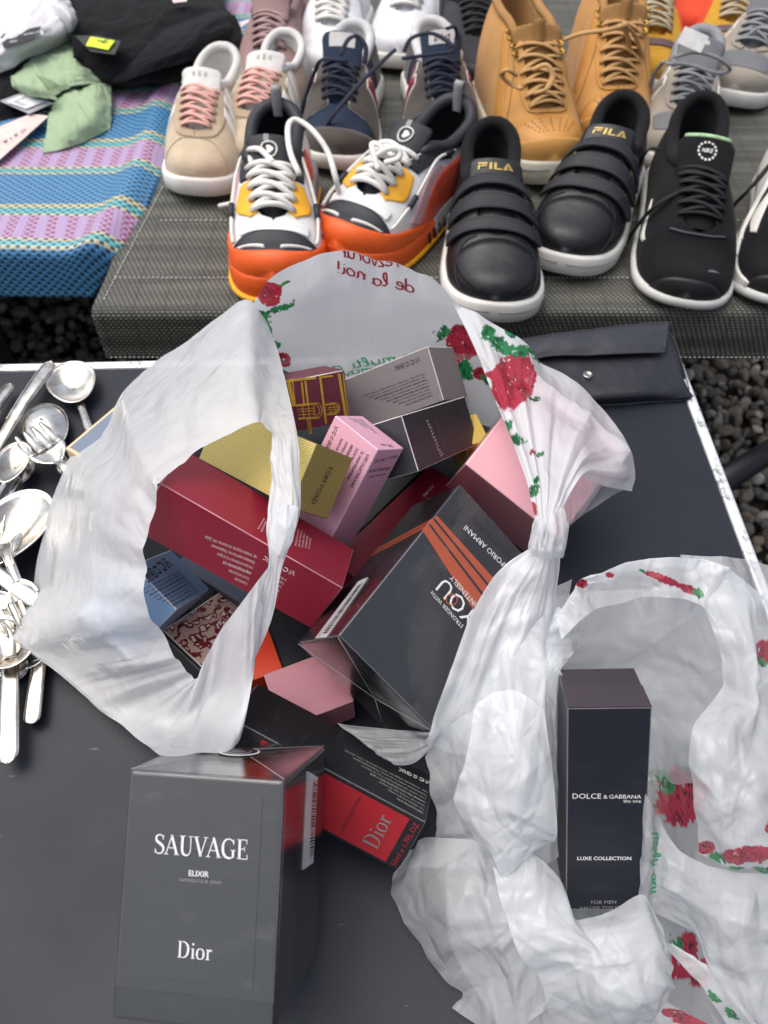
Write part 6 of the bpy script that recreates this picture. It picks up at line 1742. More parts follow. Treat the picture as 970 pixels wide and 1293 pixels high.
def strap_shoe(label, toe, heel, mir, seed):
    s = Shoe(label, 'shoe', 'pair of black strap shoes', toe, heel, .086, .106, [(0, .028), (.4, .026), (1, .030)], [(0, .033), (.015, .043), (.05, .053), (.12, .060), (.22, .068), (.33, .080), (.5, .104), (.6, .106), (.75, .098), (.9, .106), (1, .118)],
             [(0, 1), (.29, 1), (.305, .90), (.33, .80), (.5, .74), (.57, .66), (.68, .58), (.85, .57), (.95, .60), (1, .64)], .30, mir, L=.265, gx=(0, .12, .275, .525, .73, 1))
    so = s.sole(white_s)
    mb = MB(); t = (1 - np.cos(np.linspace(0, np.pi, 60))) / 2
    for sd_ in (1, -1):
        mb.tube(np.stack([s.cx(t) + sd_ * (s.w(t) + .0058), (t - .5) * (s.L + .0116) + s.L / 2, s.hs(t) * .62 + s.lift(t)], -1), .0007, 5)
    mb.build('sole_groove', mat('groove_grey', (150, 150, 148), .7), s.root)
    s.upper(f_blk); s.lining(lin_blk); s.collar(lin_blk, r=.008)
    s.band_q('toe_box', lambda q: .0, lambda q: .275 - .10 * abs(q) ** 1.5, -.62, .62, f_toe, .0010, 40, 12)
    for sd_ in (1, -1):
        s.seam([(.07, sd_ * .86), (.14, sd_ * .70), (.22, sd_ * .56), (.275, sd_ * .40), (.29, sd_ * .22)], f_str, .0008)
        V_ = [[(.52, .86), (.60, .50)], [(.56, .86), (.64, .50)]]
        s.panel('side_mark', [(.44, sd_ * .90), (.50, sd_ * .52)], [(.475, sd_ * .90), (.535, sd_ * .52)], f_gold, .0014, 10, 4); s.panel('side_mark', [(.50, sd_ * .90), (.56, sd_ * .52)], [(.535, sd_ * .90), (.595, sd_ * .52)], f_gold, .0014, 10, 4)
    s.tongue(f_blk, [(.28, .070), (.40, .088), (.50, .101), (.56, .112), (.605, .122)], (.022, .032, .031), .008)
    for k, (a, b_) in enumerate(((.305, .365), (.40, .46), (.495, .56))):
        s.strap('strap', a, b_, (-.80 if mir < 0 else -.72) * 1, .64, f_str, .0046, slant=-.015 * mir) if mir > 0 else s.strap('strap', a, b_, -.66, .80, f_str, .0046, slant=-.02)
        for q in (.40, .46): s.seam([(a + .006, q), ((a + b_) / 2, q + .035), (b_ - .006, q)], f_blk, .0005, 'stitch_line', 12, .0086)
    logo_f(s, s.tongue_fn, -.66, .78, 1.30, .12)
    return s
strap_shoe('black leather strap shoe with gold lettering, its toe nearest to the plastic bag', (610, 410), (632, 162), 1, 5)
strap_shoe('black leather strap shoe with gold lettering, set back in front of the tan boot', (716, 352), (775, 150), -1, 6)

# 4 -- black knit trainers
k_blk = fabric('knit_black', (20, 21, 25), (12, 12, 15), 1100); k_sole = mat('foam_pale', (206, 206, 202), .7, var=.06)
def trainer(label, toe, heel, mir, seed, white_side=False):
    s = Shoe(label, 'sneaker', 'pair of black knit trainers', toe, heel, .088, .108, [(0, .012), (.3, .015), (.7, .026), (1, .032)], [(0, .018), (.015, .030), (.05, .042), (.12, .049), (.22, .058), (.33, .078), (.5, .104), (.6, .110), (.75, .104), (.9, .116), (1, .134)], SN_PHE, .32, mir, L=.285)
    s.sole(k_sole, grow=.0025); s.upper(k_blk); s.lining(lin_blk); s.collar(k_blk, r=.0075)
    s.band_q('toe_guard', lambda q: 0.0, lambda q: .028 + .06 * abs(q) ** 2, -1, 1, mat('rubber_black', (22, 23, 26), .5), .0014, 50, 6)
    for sd_ in (1, -1): s.panel('side_swoosh', [(.34, sd_ * .80), (.40, sd_ * .84), (.52, sd_ * .72)], [(.33, sd_ * .74), (.38, sd_ * .76), (.52, sd_ * .70)], white_s, .0014)
    s.panel('toe_swoosh', [(.075, .22), (.085, .30), (.105, .42)], [(.086, .22), (.098, .29), (.106, .42)], mat('swoosh_grey', (104, 106, 108), .5), .0010, 14, 4)
    s.seam([(.30, -.32), (.28, -.15), (.275, 0), (.28, .15), (.30, .32)], mat('trim_grey', (58, 58, 64), .5), .0018)
    s.tongue(k_blk, [(.30, .072), (.40, .088), (.50, .104), (.57, .118), (.62, .130)], (.020, .030, .034), .007)
    th = np.linspace(0, 2 * np.pi, 25)
    for k in range(14):
        a0 = k / 14 * 2 * np.pi; tt = np.linspace(a0, a0 + .26, 4)
        P0, N0 = s.tongue_fn(.27 * np.cos(tt), .80 + .105 * np.sin(tt)); P1, _ = s.tongue_fn(.34 * np.cos(tt), .80 + .132 * np.sin(tt))
        mb = MB(); mb.grid(np.array([P0 + N0 * .001, P1 + N0 * .001])); mb.build('badge_dash', white_s, s.root, False)
    V, F = text_geom('NIKE', True); V = V + np.stack([V[:, 1] * .25, 0 * V[:, 1]], 1)
    surf_text('lettering', s.tongue_fn, '', white_s, s.root, -.19, .775, .40, .055, geom=(V, F), off=.001)
    P, N = s.tongue_fn(np.linspace(-.9, .9, 16), np.full(16, .985)); mb = MB(); mb.tube(P + (0, .004, .001), .0035, 6, .5); mb.build('tongue_edge', mat('pale_green', (164, 196, 150), .7, var=.3, vscale=200), s.root)
    return s
s = trainer('black knit trainer with round white badge on its tongue, whole shoe in view', (848, 391), (893, 118), 1, 7)
s.lace(black_l, .35, .55, 6, .0030, .5, .05, .006, True, seed=7, loose=[
    [s.local(833, 188, .0), s.local(818, 190, .0), s.local(805, 212, -.03), s.local(796, 258, -.075), s.local(790, 300, -.096)],
    [s.local(918, 190, .0), s.local(905, 215, .004), s.local(870, 236, -.004), s.local(830, 258, -.02), s.local(806, 284, -.06), s.local(790, 308, -.096)],
    [s.local(912, 262, -.06), s.local(914, 300, -.094), s.local(932, 332, -.097)]])
s = trainer('black knit trainer with a white foam side, cut off by the right edge', (988, 392), (1012, 118), -1, 8)
s.lace(black_l, .35, .55, 6, .0030, .5, .05, .006, True, seed=8, loose=[[s.local(975, 205, .0), s.local(950, 235, -.02), s.local(925, 262, -.06), s.local(912, 285, -.095)]])
for sd_ in (-1,): 
    s.panel('foam_side', [(.06, sd_ * .86), (.30, sd_ * .78), (.60, sd_ * .70), (.90, sd_ * .50)], [(.06, sd_ * 1.0), (.30, sd_ * 1.0), (.60, sd_ * 1.0), (.92, sd_ * 1.0)], white_s, .004)
    s.panel('side_swoosh', [(.32, sd_ * .60), (.42, sd_ * .66), (.50, sd_ * .48)], [(.30, sd_ * .50), (.40, sd_ * .46), (.50, sd_ * .44)], white_s, .0016)

# 5 -- grey and navy runners
n_sue = mat('suede_grey_brown', (80, 75, 70), .92, var=.12, vscale=40, bump=.0004, bscale=900, spec=.2, sheen=.25); n_nav = fabric('mesh_navy', (46, 60, 82), (32, 42, 60), 1300); n_bur = mat('patch_burgundy', (124, 34, 48), .6)
lace_nv = mat('lace_navy', (34, 36, 56), .8)
def letter_n(s, sd_, t0, m1, m2, q0=.46, q1=.86, dt=.155):
    for off, m_, g_ in ((.0016, m2, .012), (.0026, m1, 0)):
        a, b_ = sd_ * (q0 - g_ * 1.6), sd_ * (q1 + g_ * 1.6)
        s.panel('side_letter', [(t0 - g_, b_), (t0 + .035 - g_, a)], [(t0 + .045 + g_, b_), (t0 + .08 + g_, a)], m_, off, 8, 4)
        s.panel('side_letter', [(t0 + dt - .045 - g_, b_), (t0 + dt - .01 - g_, a)], [(t0 + dt + g_, b_), (t0 + dt + .035 + g_, a)], m_, off + .0001, 8, 4)
        s.panel('side_letter', [(t0 + .03 - g_, a), (t0 + dt - .05 - g_, b_)], [(t0 + .085 + g_, a), (t0 + dt + .0 + g_, b_)], m_, off + .0002, 8, 4)
def navy_runner(label, toe, heel, mir, seed, flag):
    s = Shoe(label, 'sneaker', 'pair of grey and navy running shoes', toe, heel, .106, .104, [(0, .022), (.3, .024), (.7, .030), (1, .034)], SN_TOP, SN_PHE, .30, mir, L=.26)
    s.sole(white_s); s.upper(n_nav); s.lining(lin_wht); s.collar(mat('lining_pale_grey', (196, 196, 198), .8), r=.0075)
    s.band_q('toe_cap', lambda q: 0.0, lambda q: .10 + .16 * abs(q) ** 2.2, -1, 1, n_sue, .0016, 50, 8)
    for sd_ in (1, -1):
        s.panel('side_panel', [(.25, sd_ * .44), (.285, sd_ * .14), (.36, sd_ * .18), (.56, sd_ * .26)], [(.22, sd_ * .99), (.34, sd_ * .99), (.50, sd_ * .99), (.70, sd_ * .95)], n_sue, .0014)
        s.seam([(.25, sd_ * .44), (.285, sd_ * .14), (.36, sd_ * .18), (.56, sd_ * .26)], mat('edge_pale', (190, 188, 182), .7), .0006)
        s.panel('heel_counter', [(.76, sd_ * .45), (.80, sd_ * .99)], [(.98, sd_ * .40), (.98, sd_ * .98)], n_sue, .0014)
        letter_n(s, sd_, .42, n_bur, white_s)
    s.tongue(n_nav, [(.29, .066), (.40, .082), (.50, .100), (.57, .116), (.62, .130)], (.016, .027, .031), .008)
    P, N = s.tongue_fn(*np.meshgrid(np.linspace(-.62, .62, 6), np.linspace(.74, .97, 5))); mb = MB(); mb.grid(P + N * .0012); mb.build('tongue_patch', mat('patch_pale', (190, 188, 186), .7), s.root)
    if flag:
        surf_text('lettering', s.tongue_fn, '670', n_bur, s.root, -.30, .905, .6, .045)
        fl = lambda nm, m_, a0, a1, b0, b1, o_: (lambda g_: mesh(nm, g_[0].reshape(-1, 3) + g_[1].reshape(-1, 3) * o_, [(0, 1, 3, 2)], m_, s.root))(s.tongue_fn(*np.meshgrid([a0, a1], [b0, b1])))
        fl('flag_field', mat('flag_blue', (48, 52, 104), .6), -.38, .38, .775, .885, .0016)
        for a0, a1, b0, b1, m_, o_ in ((-.38, .38, .815, .845, white_s, .0019), (-.07, .07, .775, .885, white_s, .0019), (-.38, .38, .822, .838, n_bur, .0022), (-.04, .04, .775, .885, n_bur, .0022)): fl('flag_bar', m_, a0, a1, b0, b1, o_)
        for k, (a0, a1) in enumerate(((-.36, -.08), (.08, .36))):
            for b0, b1 in ((.78, .815), (.845, .88)):
                up_ = (k == 0) == (b0 < .8); bb = (b0, b1) if up_ else (b1, b0)
                P, N = s.tongue_fn(np.array([a0, a0 + .05, a1, a1 - .05]), np.array([bb[0], bb[0], bb[1], bb[1]])); mesh('flag_bar', P + N * .0018, [(0, 1, 2, 3)], n_bur, s.root)
    return s
s = navy_runner('grey suede and navy running shoe with loose navy laces, behind the left runner', (413, 218), (445, 48), 1, 9, False)
s.lace(lace_nv, .33, .52, 5, .0036, .45, .05, .008, True, seed=9, loose=[
    [s.local(440, 78, .02), s.local(408, 75, .022), s.local(398, 90, .0), s.local(388, 115, -.03), s.local(380, 145, -.06)],
    [s.local(430, 70, .03), s.local(440, 50, .045), s.local(452, 46, .045), s.local(462, 60, .035), s.local(460, 80, .02)],
    [s.local(500, 62, .03), s.local(478, 82, .015), s.local(450, 110, .0), s.local(425, 140, -.02), s.local(408, 165, -.05)]])
s = navy_runner('grey suede and navy running shoe with a small flag patch on its tongue', (572, 214), (545, 42), -1, 10, True)
s.lace(lace_nv, .33, .52, 5, .0036, .45, .05, .008, True, seed=10, loose=[
    [s.local(510, 66, .03), s.local(520, 48, .045), s.local(545, 42, .05), s.local(565, 52, .045), s.local(572, 60, .04)],
    [s.local(565, 36, .05), s.local(574, 34, .045), s.local(577, 48, .03), s.local(572, 64, .02), s.local(552, 68, .02), s.local(508, 74, .02)]])

# 6 -- tan boots
t_lea = mat('nubuck_tan', (196, 144, 78), .72, var=.10, vscale=25, bump=.0003, bscale=600, spec=.3, sheen=.15); t_toe = mat('leather_tan', (200, 142, 70), .48, var=.08, bump=.0003, bscale=500)
t_tex = fabric('textile_tan', (178, 136, 86), (150, 112, 66), 900); t_lace = mat('lace_tan', (190, 148, 96), .8, bump=.0003, bscale=1600)
def boot(label, toe, heel, mir, seed, loose):
    s = Shoe(label, 'boot', 'pair of tan lace up boots', toe, heel, .134, .108, [(0, .034), (.3, .032), (.7, .034), (1, .036)], [(0, .040), (.015, .051), (.05, .062), (.12, .070), (.22, .078), (.30, .086), (.40, .108), (.52, .142), (.62, .162), (.8, .166), (1, .168)],
             [(0, 1), (.27, 1), (.285, .90), (.31, .82), (.42, .78), (.52, .75), (.60, .70), (.75, .66), (.95, .66), (1, .68)], .285, mir, L=.27, base=[(0, .80), (.1, .90), (.22, .99), (.30, 1.0), (.42, .96), (.58, .88), (.75, .85), (.9, .85), (1, .84)])
    s.sole(mat('rubber_cream', (214, 208, 192), .6, var=.06)); s.upper(t_lea); s.lining(t_tex); s.collar(t_tex, .56, r=.006)
    mb = MB(); t = (1 - np.cos(np.linspace(0, np.pi, 60))) / 2
    for sd_ in (1, -1): mb.tube(np.stack([s.cx(t) + sd_ * (s.w(t) + .0056), (t - .5) * (s.L + .0112) + s.L / 2, s.hs(t) * .68 + s.lift(t)], -1), .0008, 5)
    mb.build('sole_groove', mat('groove_grey', (150, 150, 148), .7), s.root)
    s.band_q('toe_cap', lambda q: .0, lambda q: .245 - .10 * abs(q) ** 2, -.82, .82, t_toe, .0010, 40, 12)
    s.band_q('toe_bumper', lambda q: .0, lambda q: .05 + .24 * abs(q) ** 3, -1, 1, t_lea, .0022, 50, 8)
    rng = random.Random(seed)
    mb = MB()
    for i in range(5):
        for j in range(-3, 4):
            p, N = s.S(.10 + i * .026, j * .075 * (1 + .15 * i), .0012); mb.tube([p, p + N * .0004], .0011, 6)
    mb.build('vent_holes', mat('hole_brown', (110, 76, 38), .8), s.root, False)
    for sd_ in (1, -1):
        s.panel('eyestay', [(.255, 0), (.26, sd_ * .14), (.30, sd_ * .26), (.42, sd_ * .34), (.54, sd_ * .36)], [(.280, 0), (.285, sd_ * .08), (.31, sd_ * .17), (.42, sd_ * .19), (.54, sd_ * .20)], t_lea, .0022)
        s.panel('side_panel', [(.30, sd_ * .95), (.40, sd_ * .62), (.56, sd_ * .40)], [(.42, sd_ * .95), (.52, sd_ * .66), (.66, sd_ * .42)], t_toe, .0016)
        s.seam([(.30, sd_ * .95), (.34, sd_ * .60), (.46, sd_ * .38), (.56, sd_ * .34)], t_tex, .0007)
        mb = MB()
        for k in range(4):
            t_ = .50 + .035 * k; p, N = s.S(t_, sd_ * (1 - s.phe(t_) + .05), .001); mb.tube([p + (0, -.004, 0), p + (sd_ * .006, -.002, .002), p + (0, .002, .005)], .0022, 6)
        mb.build('lace_hooks', mat('brass', (186, 146, 70), .4, metal=.7), s.root)
    s.tongue(t_tex, [(.275, .082), (.36, .098), (.45, .120), (.52, .142), (.56, .160)], (.020, .028, .036), .008)
    u = spline([(.76, 0), (.84, .010), (.95, .022), (1.0, .020), (.97, .006)], 16)
    P, N = s.tongue_fn(np.zeros(16), np.clip(u[:, 0], 0, 1)); g_ = np.stack([P + N * u[:, 1:] * .3 + (k, 0, 0) for k in (-.0075, .0075)], 1); g2 = g_ + (0, -.0015, .001)
    mb = MB(); mb.grid(np.concatenate([g_, g2[:, ::-1]], 1), closed_v=True); mb.build('pull_tab', t_tex, s.root)
    s.lace(t_lace, .305, .53, 6, .0042, .42, .05, .008, True, seed=seed, loose=[[s.local(*p) for p in q] for q in loose])
    return s
boot('tan lace up boot with its whole tongue loop in view', (684, 238), (652, 6), 1, 11, [[(652, 95, .03), (640, 88, .04), (634, 96, .03), (645, 106, .02), (660, 112, .02)], [(672, 88, .035), (690, 82, .04), (698, 96, .03), (690, 112, .02), (676, 118, .01)]])
boot('tan lace up boot with its lace ends hanging down', (782, 206), (742, -44), -1, 12, [[(783, 32, .06), (792, 45, .04), (796, 70, .01), (800, 105, -.04)], [(788, 30, .06), (802, 45, .04), (810, 70, .01), (814, 95, -.03)], [(712, 50, .05), (735, 42, .06), (765, 38, .065), (788, 32, .06)]])

# 7 -- grey and stone running shoes
g_sto = mat('suede_stone', (156, 148, 136), .9, var=.12, vscale=40, bump=.0004, bscale=900, spec=.2, sheen=.2); g_gry = fabric('mesh_grey', (128, 130, 134), (104, 106, 110), 1200); g_lac = mat('lace_grey', (134, 136, 140), .8, bump=.0003, bscale=1500)
def grey_runner(label, toe, heel, mir, seed, loose, tag_=False):
    s = Shoe(label, 'sneaker', 'pair of grey and stone running shoes', toe, heel, .098, .104, SN_HS, SN_TOP, SN_PHE, .30, mir, L=.26)
    s.sole(white_s); s.upper(g_sto); s.lining(g_gry); s.collar(mat('lining_grey', (140, 142, 146), .85), r=.0085)
    s.band_q('toe_cap', lambda q: 0.0, lambda q: .09 + .16 * abs(q) ** 2.2, -1, 1, g_sto, .0016, 50, 8)
    s.band_q('vamp', lambda q: .10 + .12 * abs(q) ** 2, lambda q: .27, -.5, .5, g_gry, .0008)
    for sd_ in (1, -1):
        s.panel('eyestay', [(.27, sd_ * .10), (.34, sd_ * .32), (.54, sd_ * .42)], [(.29, sd_ * .06), (.34, sd_ * .18), (.55, sd_ * .22)], g_sto, .002)
        letter_n(s, sd_, .42, g_sto, white_s)
    s.tongue(g_gry, [(.29, .066), (.40, .082), (.50, .100), (.57, .116), (.62, .130)], (.016, .028, .033), .008)
    surf_text('lettering', s.tongue_fn, 'NB', white_s, s.root, -.10, .87, .42, .07, bold=True)
    s.lace(g_lac, .33, .52, 5, .0036, .45, .06, .008, True, seed=seed, loose=[[s.local(*p) for p in q] for q in loose])
    if tag_:
        p = s.local(875, 50, .055); a = math.radians(12); R_ = np.array(Matrix.Rotation(.9, 3, 'X')) 
        mb = MB(); mb.box(p, (.034, .0012, .020), np.array(Matrix.Rotation(.2, 3, 'Y') @ Matrix.Rotation(-.5, 3, 'X'))); mb.build('paper_label', mat('paper_white', (226, 226, 222), .7), s.root, False)
    return s
grey_runner('grey and stone running shoe with a white paper label in its collar', (832, 222), (897, 46), 1, 13, [[(838, 78, .015), (826, 95, -.01), (816, 130, -.05), (812, 170, -.09)], [(850, 72, .03), (880, 66, .04), (908, 74, .035), (922, 88, .02), (905, 92, .015), (870, 82, .02), (840, 80, .02)]], True)
grey_runner('grey and stone running shoe without a label, at the right edge behind the trainers', (926, 140), (972, 2), -1, 14, [[(945, 44, .03), (960, 35, .04), (985, 40, .04)]])

# 8 -- shoes at the back, cut by the top edge
m_mau = mat('suede_mauve', (150, 124, 122), .9, var=.1, vscale=40, bump=.0004, bscale=900, spec=.2); l_mau = mat('lace_mauve', (164, 136, 134), .8)
def back_shoe(label, group, toe, heel, hh, m_up, m_so, m_la, m_li, mir=1, seed=1, W_=.110, L_=None, rows=6, flat=.5, panels=(), tw=0.0, rise=.007):
    s = Shoe(label, 'sneaker', group, toe, heel, hh, W_, SN_HS, SN_TOP, SN_PHE, .30, mir, L=L_, twist=tw)
    s.sole(m_so); s.upper(m_up); s.lining(m_li); s.collar(m_li, r=.007)
    s.tongue(m_up, [(.29, .066), (.40, .082), (.50, .100), (.57, .112), (.61, .124)], (.016, .028, .032), .008)
    s.lace(m_la, .33, .54, rows, .0035, flat, .05, rise, True, seed=seed)
    return s
s = back_shoe('dusty mauve suede lace up, standing upright behind the second beige sneaker', 'pair of mauve suede shoes', (330, 148), (372, -30), .09, m_mau, white_s, l_mau, mat('lining_mauve', (120, 96, 98), .9), 1, 15, L_=.27)
s = back_shoe('dusty mauve suede shoe with white sole, cut by the top edge beside the white sneakers', 'pair of mauve suede shoes', (412, 34), (372, -150), .09, m_mau, white_s, l_mau, mat('lining_mauve', (120, 96, 98), .9), -1, 16, L_=.27)
w_m = mat('leather_white_cool', (226, 226, 230), .45, bump=.0003, bscale=800); w_g = mat('trim_silver', (168, 170, 178), .4)
for lab, toe, heel, mr, sdd in (('white chunky sneaker behind the navy running shoe with loose laces', (404, 112), (458, -70), 1, 17), ('white chunky sneaker behind the running shoe with the flag patch', (508, 92), (540, -80), -1, 18)):
    s = back_shoe(lab, 'pair of white chunky sneakers', toe, heel, .09, w_m, white_s, white_l, lin_wht, mr, sdd, L_=.28, flat=.8)
    for sd_ in (1, -1): s.panel('side_panel', [(.30, sd_ * .9), (.42, sd_ * .6), (.60, sd_ * .55)], [(.40, sd_ * .95), (.52, sd_ * .75), (.70, sd_ * .7)], w_g, .0016)
    s.band_q('toe_cap', lambda q: 0.0, lambda q: .08 + .14 * abs(q) ** 2.2, -1, 1, w_m, .002, 50, 8)
k_mesh = fabric('mesh_black_grey', (72, 74, 78), (26, 27, 31), 700); k_rub = mat('rubber_red', (188, 36, 44), .5)
s = back_shoe('black mesh sneaker with red and white sole, between navy shoe and tan boot', 'dark mesh sneakers', (600, 128), (592, -60), .09, k_mesh, white_s, black_l, lin_blk, 1, 19, L_=.28)
s.sole(k_rub, 'outsole', .006, lo=0, hi=.45)
s.band_q('toe_cap', lambda q: 0.0, lambda q: .05 + .20 * abs(q) ** 2.2, -1, 1, p_blk, .002, 50, 8)
y_mesh = fabric('mesh_yellow', (222, 170, 56), (150, 110, 40), 420); y_brn = mat('overlay_brown', (92, 70, 74), .6); y_lac = mat('lace_khaki', (176, 164, 138), .8); y_or = fabric('mesh_orange', (226, 88, 54), (190, 60, 40), 500)
for lab, toe, heel, mr, sdd in (('yellow mesh sneaker with khaki laces and red sole, behind the right tan boot', (806, 124), (828, -58), 1, 20), ('yellow mesh sneaker with khaki laces, behind the grey shoe with the label', (918, 108), (918, -70), -1, 21)):
    s = back_shoe(lab, 'pair of yellow mesh sneakers', toe, heel, .09, y_mesh, white_s, y_lac, y_or, mr, sdd, L_=.28, rise=.008)
    s.sole(k_rub, 'outsole', .006, lo=0, hi=.40)
    s.band_q('vamp_band', lambda q: .215, lambda q: .27, -.60, .60, y_brn, .0022)
    for sd_ in (1, -1): s.panel('side_panel', [(.30, sd_ * .6), (.45, sd_ * .45), (.62, sd_ * .45)], [(.28, sd_ * .98), (.45, sd_ * .98), (.70, sd_ * .98)], y_or, .0018)
s = back_shoe('orange and cream ribbed sneaker, between the two yellow sneakers', 'orange ribbed sneakers', (866, 62), (866, -110), .09, y_or, mat('rubber_cream', (214, 208, 192), .6), white_l, lin_blk, 1, 22, L_=.27)
s = back_shoe('red sneaker at the top edge, between the white and the black mesh sneaker', 'red sneaker', (568, 44), (570, -120), .09, mat('synthetic_red', (206, 54, 44), .55), white_s, black_l, lin_blk, 1, 23, L_=.27)
# ------------------------------------------------------------------ garments at the left
def cloth(name, ctrl, nu, nv, m, folds=6.0, scale=26, seed=1, thick=.0018, parent=None, crease=0.0, floor=ZB + .008, stretch=(1, 1), ang=0.0):
    D = cr_grid(np.asarray(ctrl, float), nu, nv)
    X, Y = D[..., 0], D[..., 1]; z = D[..., 2] / 1000
    P = at(X, Y, z)
    du, dv = np.gradient(P, axis=0), np.gradient(P, axis=1); N = np.cross(du, dv); N /= np.linalg.norm(N, axis=-1)[..., None] + 1e-12
    if N[..., 2].mean() < 0: N = -N
    u = X * math.cos(ang) + Y * math.sin(ang); v = -X * math.sin(ang) + Y * math.cos(ang)
    a = fbm(u / scale * stretch[0], v / scale * stretch[1], seed)
    H = folds * ((1 - np.abs(2 * a / .94 - 1)) ** 2 - .4)
    if crease: H = H + creases(X, Y, seed + 5, 26, crease, 3, 10)
    P = P + N * (H / 1000)[..., None]; P[..., 2] = np.maximum(P[..., 2], ZT + floor)
    mb = MB(); mb.grid(P, flip=bool((np.cross(du, dv)[..., 2]).mean() < 0))
    o = mb.build(name, m, parent, True)
    md = o.modifiers.new('thickness', 'SOLIDIFY'); md.thickness = thick; md.offset = 1
    FILMS[name + str(seed)] = (X.ravel(), Y.ravel(), P.reshape(-1, 3), N.reshape(-1, 3))
    return o
def card(name, px, z, m, parent=None, t=.0008):
    """stiff little tag: corners in photo pixels, heights over the table in mm"""
    P = [at(p[0], p[1], (z[i] if np.ndim(z) else z) / 1000) for i, p in enumerate(px)]; k = len(P)
    n = np.cross(P[1] - P[0], P[2] - P[0]); n /= np.linalg.norm(n); n = n if n[2] > 0 else -n
    V = [p for p in P] + [p + n * t for p in P]
    F = [tuple(range(k, 2 * k)), tuple(reversed(range(k)))] + [(i, (i + 1) % k, (i + 1) % k + k, i + k) for i in range(k)]
    return mesh(name, V, F, m, parent), np.array(P) + n * (t + .0002), n
def card_text(parent, P, n, txt, a, b_, c_, d_, m, bold=False, geom=None, name='lettering'):
    """print on a tag: box from (a, c) with width b and height d in tag coordinates (edges P0-P1 and P0-P3)"""
    V, F = geom or text_geom(txt, bold); w = V[:, 0].max()
    u = a + V[:, :1] / w * b_; v = c_ + V[:, 1:2] * d_
    o = mesh(name, P[0] + (P[1] - P[0]) * u + (P[3] - P[0]) * v, F, m); 
    o.parent = parent; return o
c_blk = fabric('knit_garment_black', (15, 16, 20), (9, 9, 12), 600, .95); c_blk2 = fabric('jersey_black', (22, 24, 29), (16, 17, 21), 1400, .95)
c_wht = fabric('cotton_white', (224, 222, 226), (206, 204, 210), 1300, .9); c_grn = fabric('jersey_sage', (170, 192, 158), (150, 172, 138), 1500, .9)
g1 = cloth('garment', [
    [(96, 99, -92), (140, 113, -92), (190, 110, -92), (245, 103, -92), (312, 90, -92)],
    [(96, 84, -60), (142, 98, -62), (195, 95, -62), (250, 88, -62), (310, 74, -66)],
    [(92, 52, -34), (145, 62, -36), (200, 60, -34), (255, 48, -34), (304, 34, -44)],
    [(84, 10, -30), (145, 12, -28), (205, 12, -24), (250, 4, -28), (282, 2, -46)],
    [(70, -50, -60), (140, -50, -50), (205, -46, -50), (255, -46, -60), (290, -40, -90)],
    [(60, -90, -92), (140, -95, -92), (205, -95, -92), (255, -90, -92), (295, -70, -92)]], 110, 110, c_blk, 9, 34, 3, .003, ang=-.35, stretch=(.5, 1.2))
meta(g1, 'heap of black ribbed knitwear lying at the back of the plaid mat', 'garment')
g2 = cloth('garment', [
    [(143, 106, -70), (166, 100, -58), (200, 88, -46), (245, 76, -42), (280, 64, -52), (297, 46, -66)],
    [(150, 92, -56), (176, 82, -40), (210, 68, -28), (250, 55, -24), (282, 42, -32), (299, 34, -56)],
    [(165, 74, -44), (192, 60, -28), (222, 45, -18), (255, 34, -16), (280, 24, -24), (295, 22, -50)],
    [(185, 52, -40), (210, 38, -30), (235, 26, -24), (258, 18, -24), (276, 14, -34), (288, 16, -52)]], 70, 90, c_blk2, 6, 30, 5, .003, ang=-.5, stretch=(.4, 1.4))
meta(g2, 'smooth black hooded garment with a rounded edge, on top of the ribbed knitwear', 'garment')
g3 = cloth('garment', [[(-60, 170, -94), (-20, 158, -94), (25, 150, -94), (62, 138, -94)], [(-60, 140, -78), (-20, 130, -76), (22, 124, -76), (55, 116, -80)], [(-60, 100, -74), (-20, 96, -70), (20, 92, -70), (52, 90, -76)], [(-60, 60, -76), (-20, 60, -74), (20, 62, -74), (52, 66, -78)]], 60, 60, c_blk, 5, 28, 7, .003)
meta(g3, 'black garment flat at the left edge under the sage top and its tags', 'garment')
g4 = cloth('garment', [
    [(-30, 100, -70), (0, 92, -62), (30, 78, -56), (62, 66, -54), (86, 54, -54), (97, 40, -58)],
    [(-30, 74, -44), (0, 66, -36), (30, 56, -30), (60, 46, -26), (84, 36, -24), (96, 26, -34)],
    [(-30, 44, -30), (0, 38, -22), (30, 30, -14), (56, 22, -10), (76, 14, -10), (90, 12, -26)],
    [(-30, 8, -28), (0, 2, -20), (30, -6, -12), (54, -12, -10), (70, -14, -14), (80, -10, -32)],
    [(-30, -40, -60), (0, -46, -60), (30, -50, -56), (52, -50, -56), (66, -46, -60), (76, -40, -70)]], 80, 90, c_wht, 10, 30, 9, .003, ang=-.5, stretch=(.5, 1.1))
meta(g4, 'folded white cotton garment with a black woven label, at the top left corner', 'garment')
o = cloth('collar', [[(72, 2, -6), (86, 8, -4), (97, 22, -14), (99, 36, -36)], [(66, 4, 2), (80, 10, 6), (91, 26, -4), (92, 40, -28)], [(60, 10, -8), (72, 18, -6), (82, 30, -14), (84, 42, -32)]], 24, 40, c_wht, 1, 30, 4, .0025, parent=None); o.parent = g4
o, P, n = card('woven_label', [(1, 50), (54, 39), (45, 56), (7, 66)], [-32, -16, -20, -34], mat('label_black', (38, 38, 42), .7)); o.parent = g4
o.location = (0, 0, .006)
for txt, a, b_, c_, d_ in (('EYEE', .98, -.44, .30, .30), ('SIZE', .40, -.22, .18, .13), ('M 38', .40, -.22, .48, .13), ('95% CO', .40, -.26, .76, .12)):
    t_ = card_text(g4, P + (0, 0, .0070), n, txt, a, b_, 1 - c_, -d_, ink_w); 
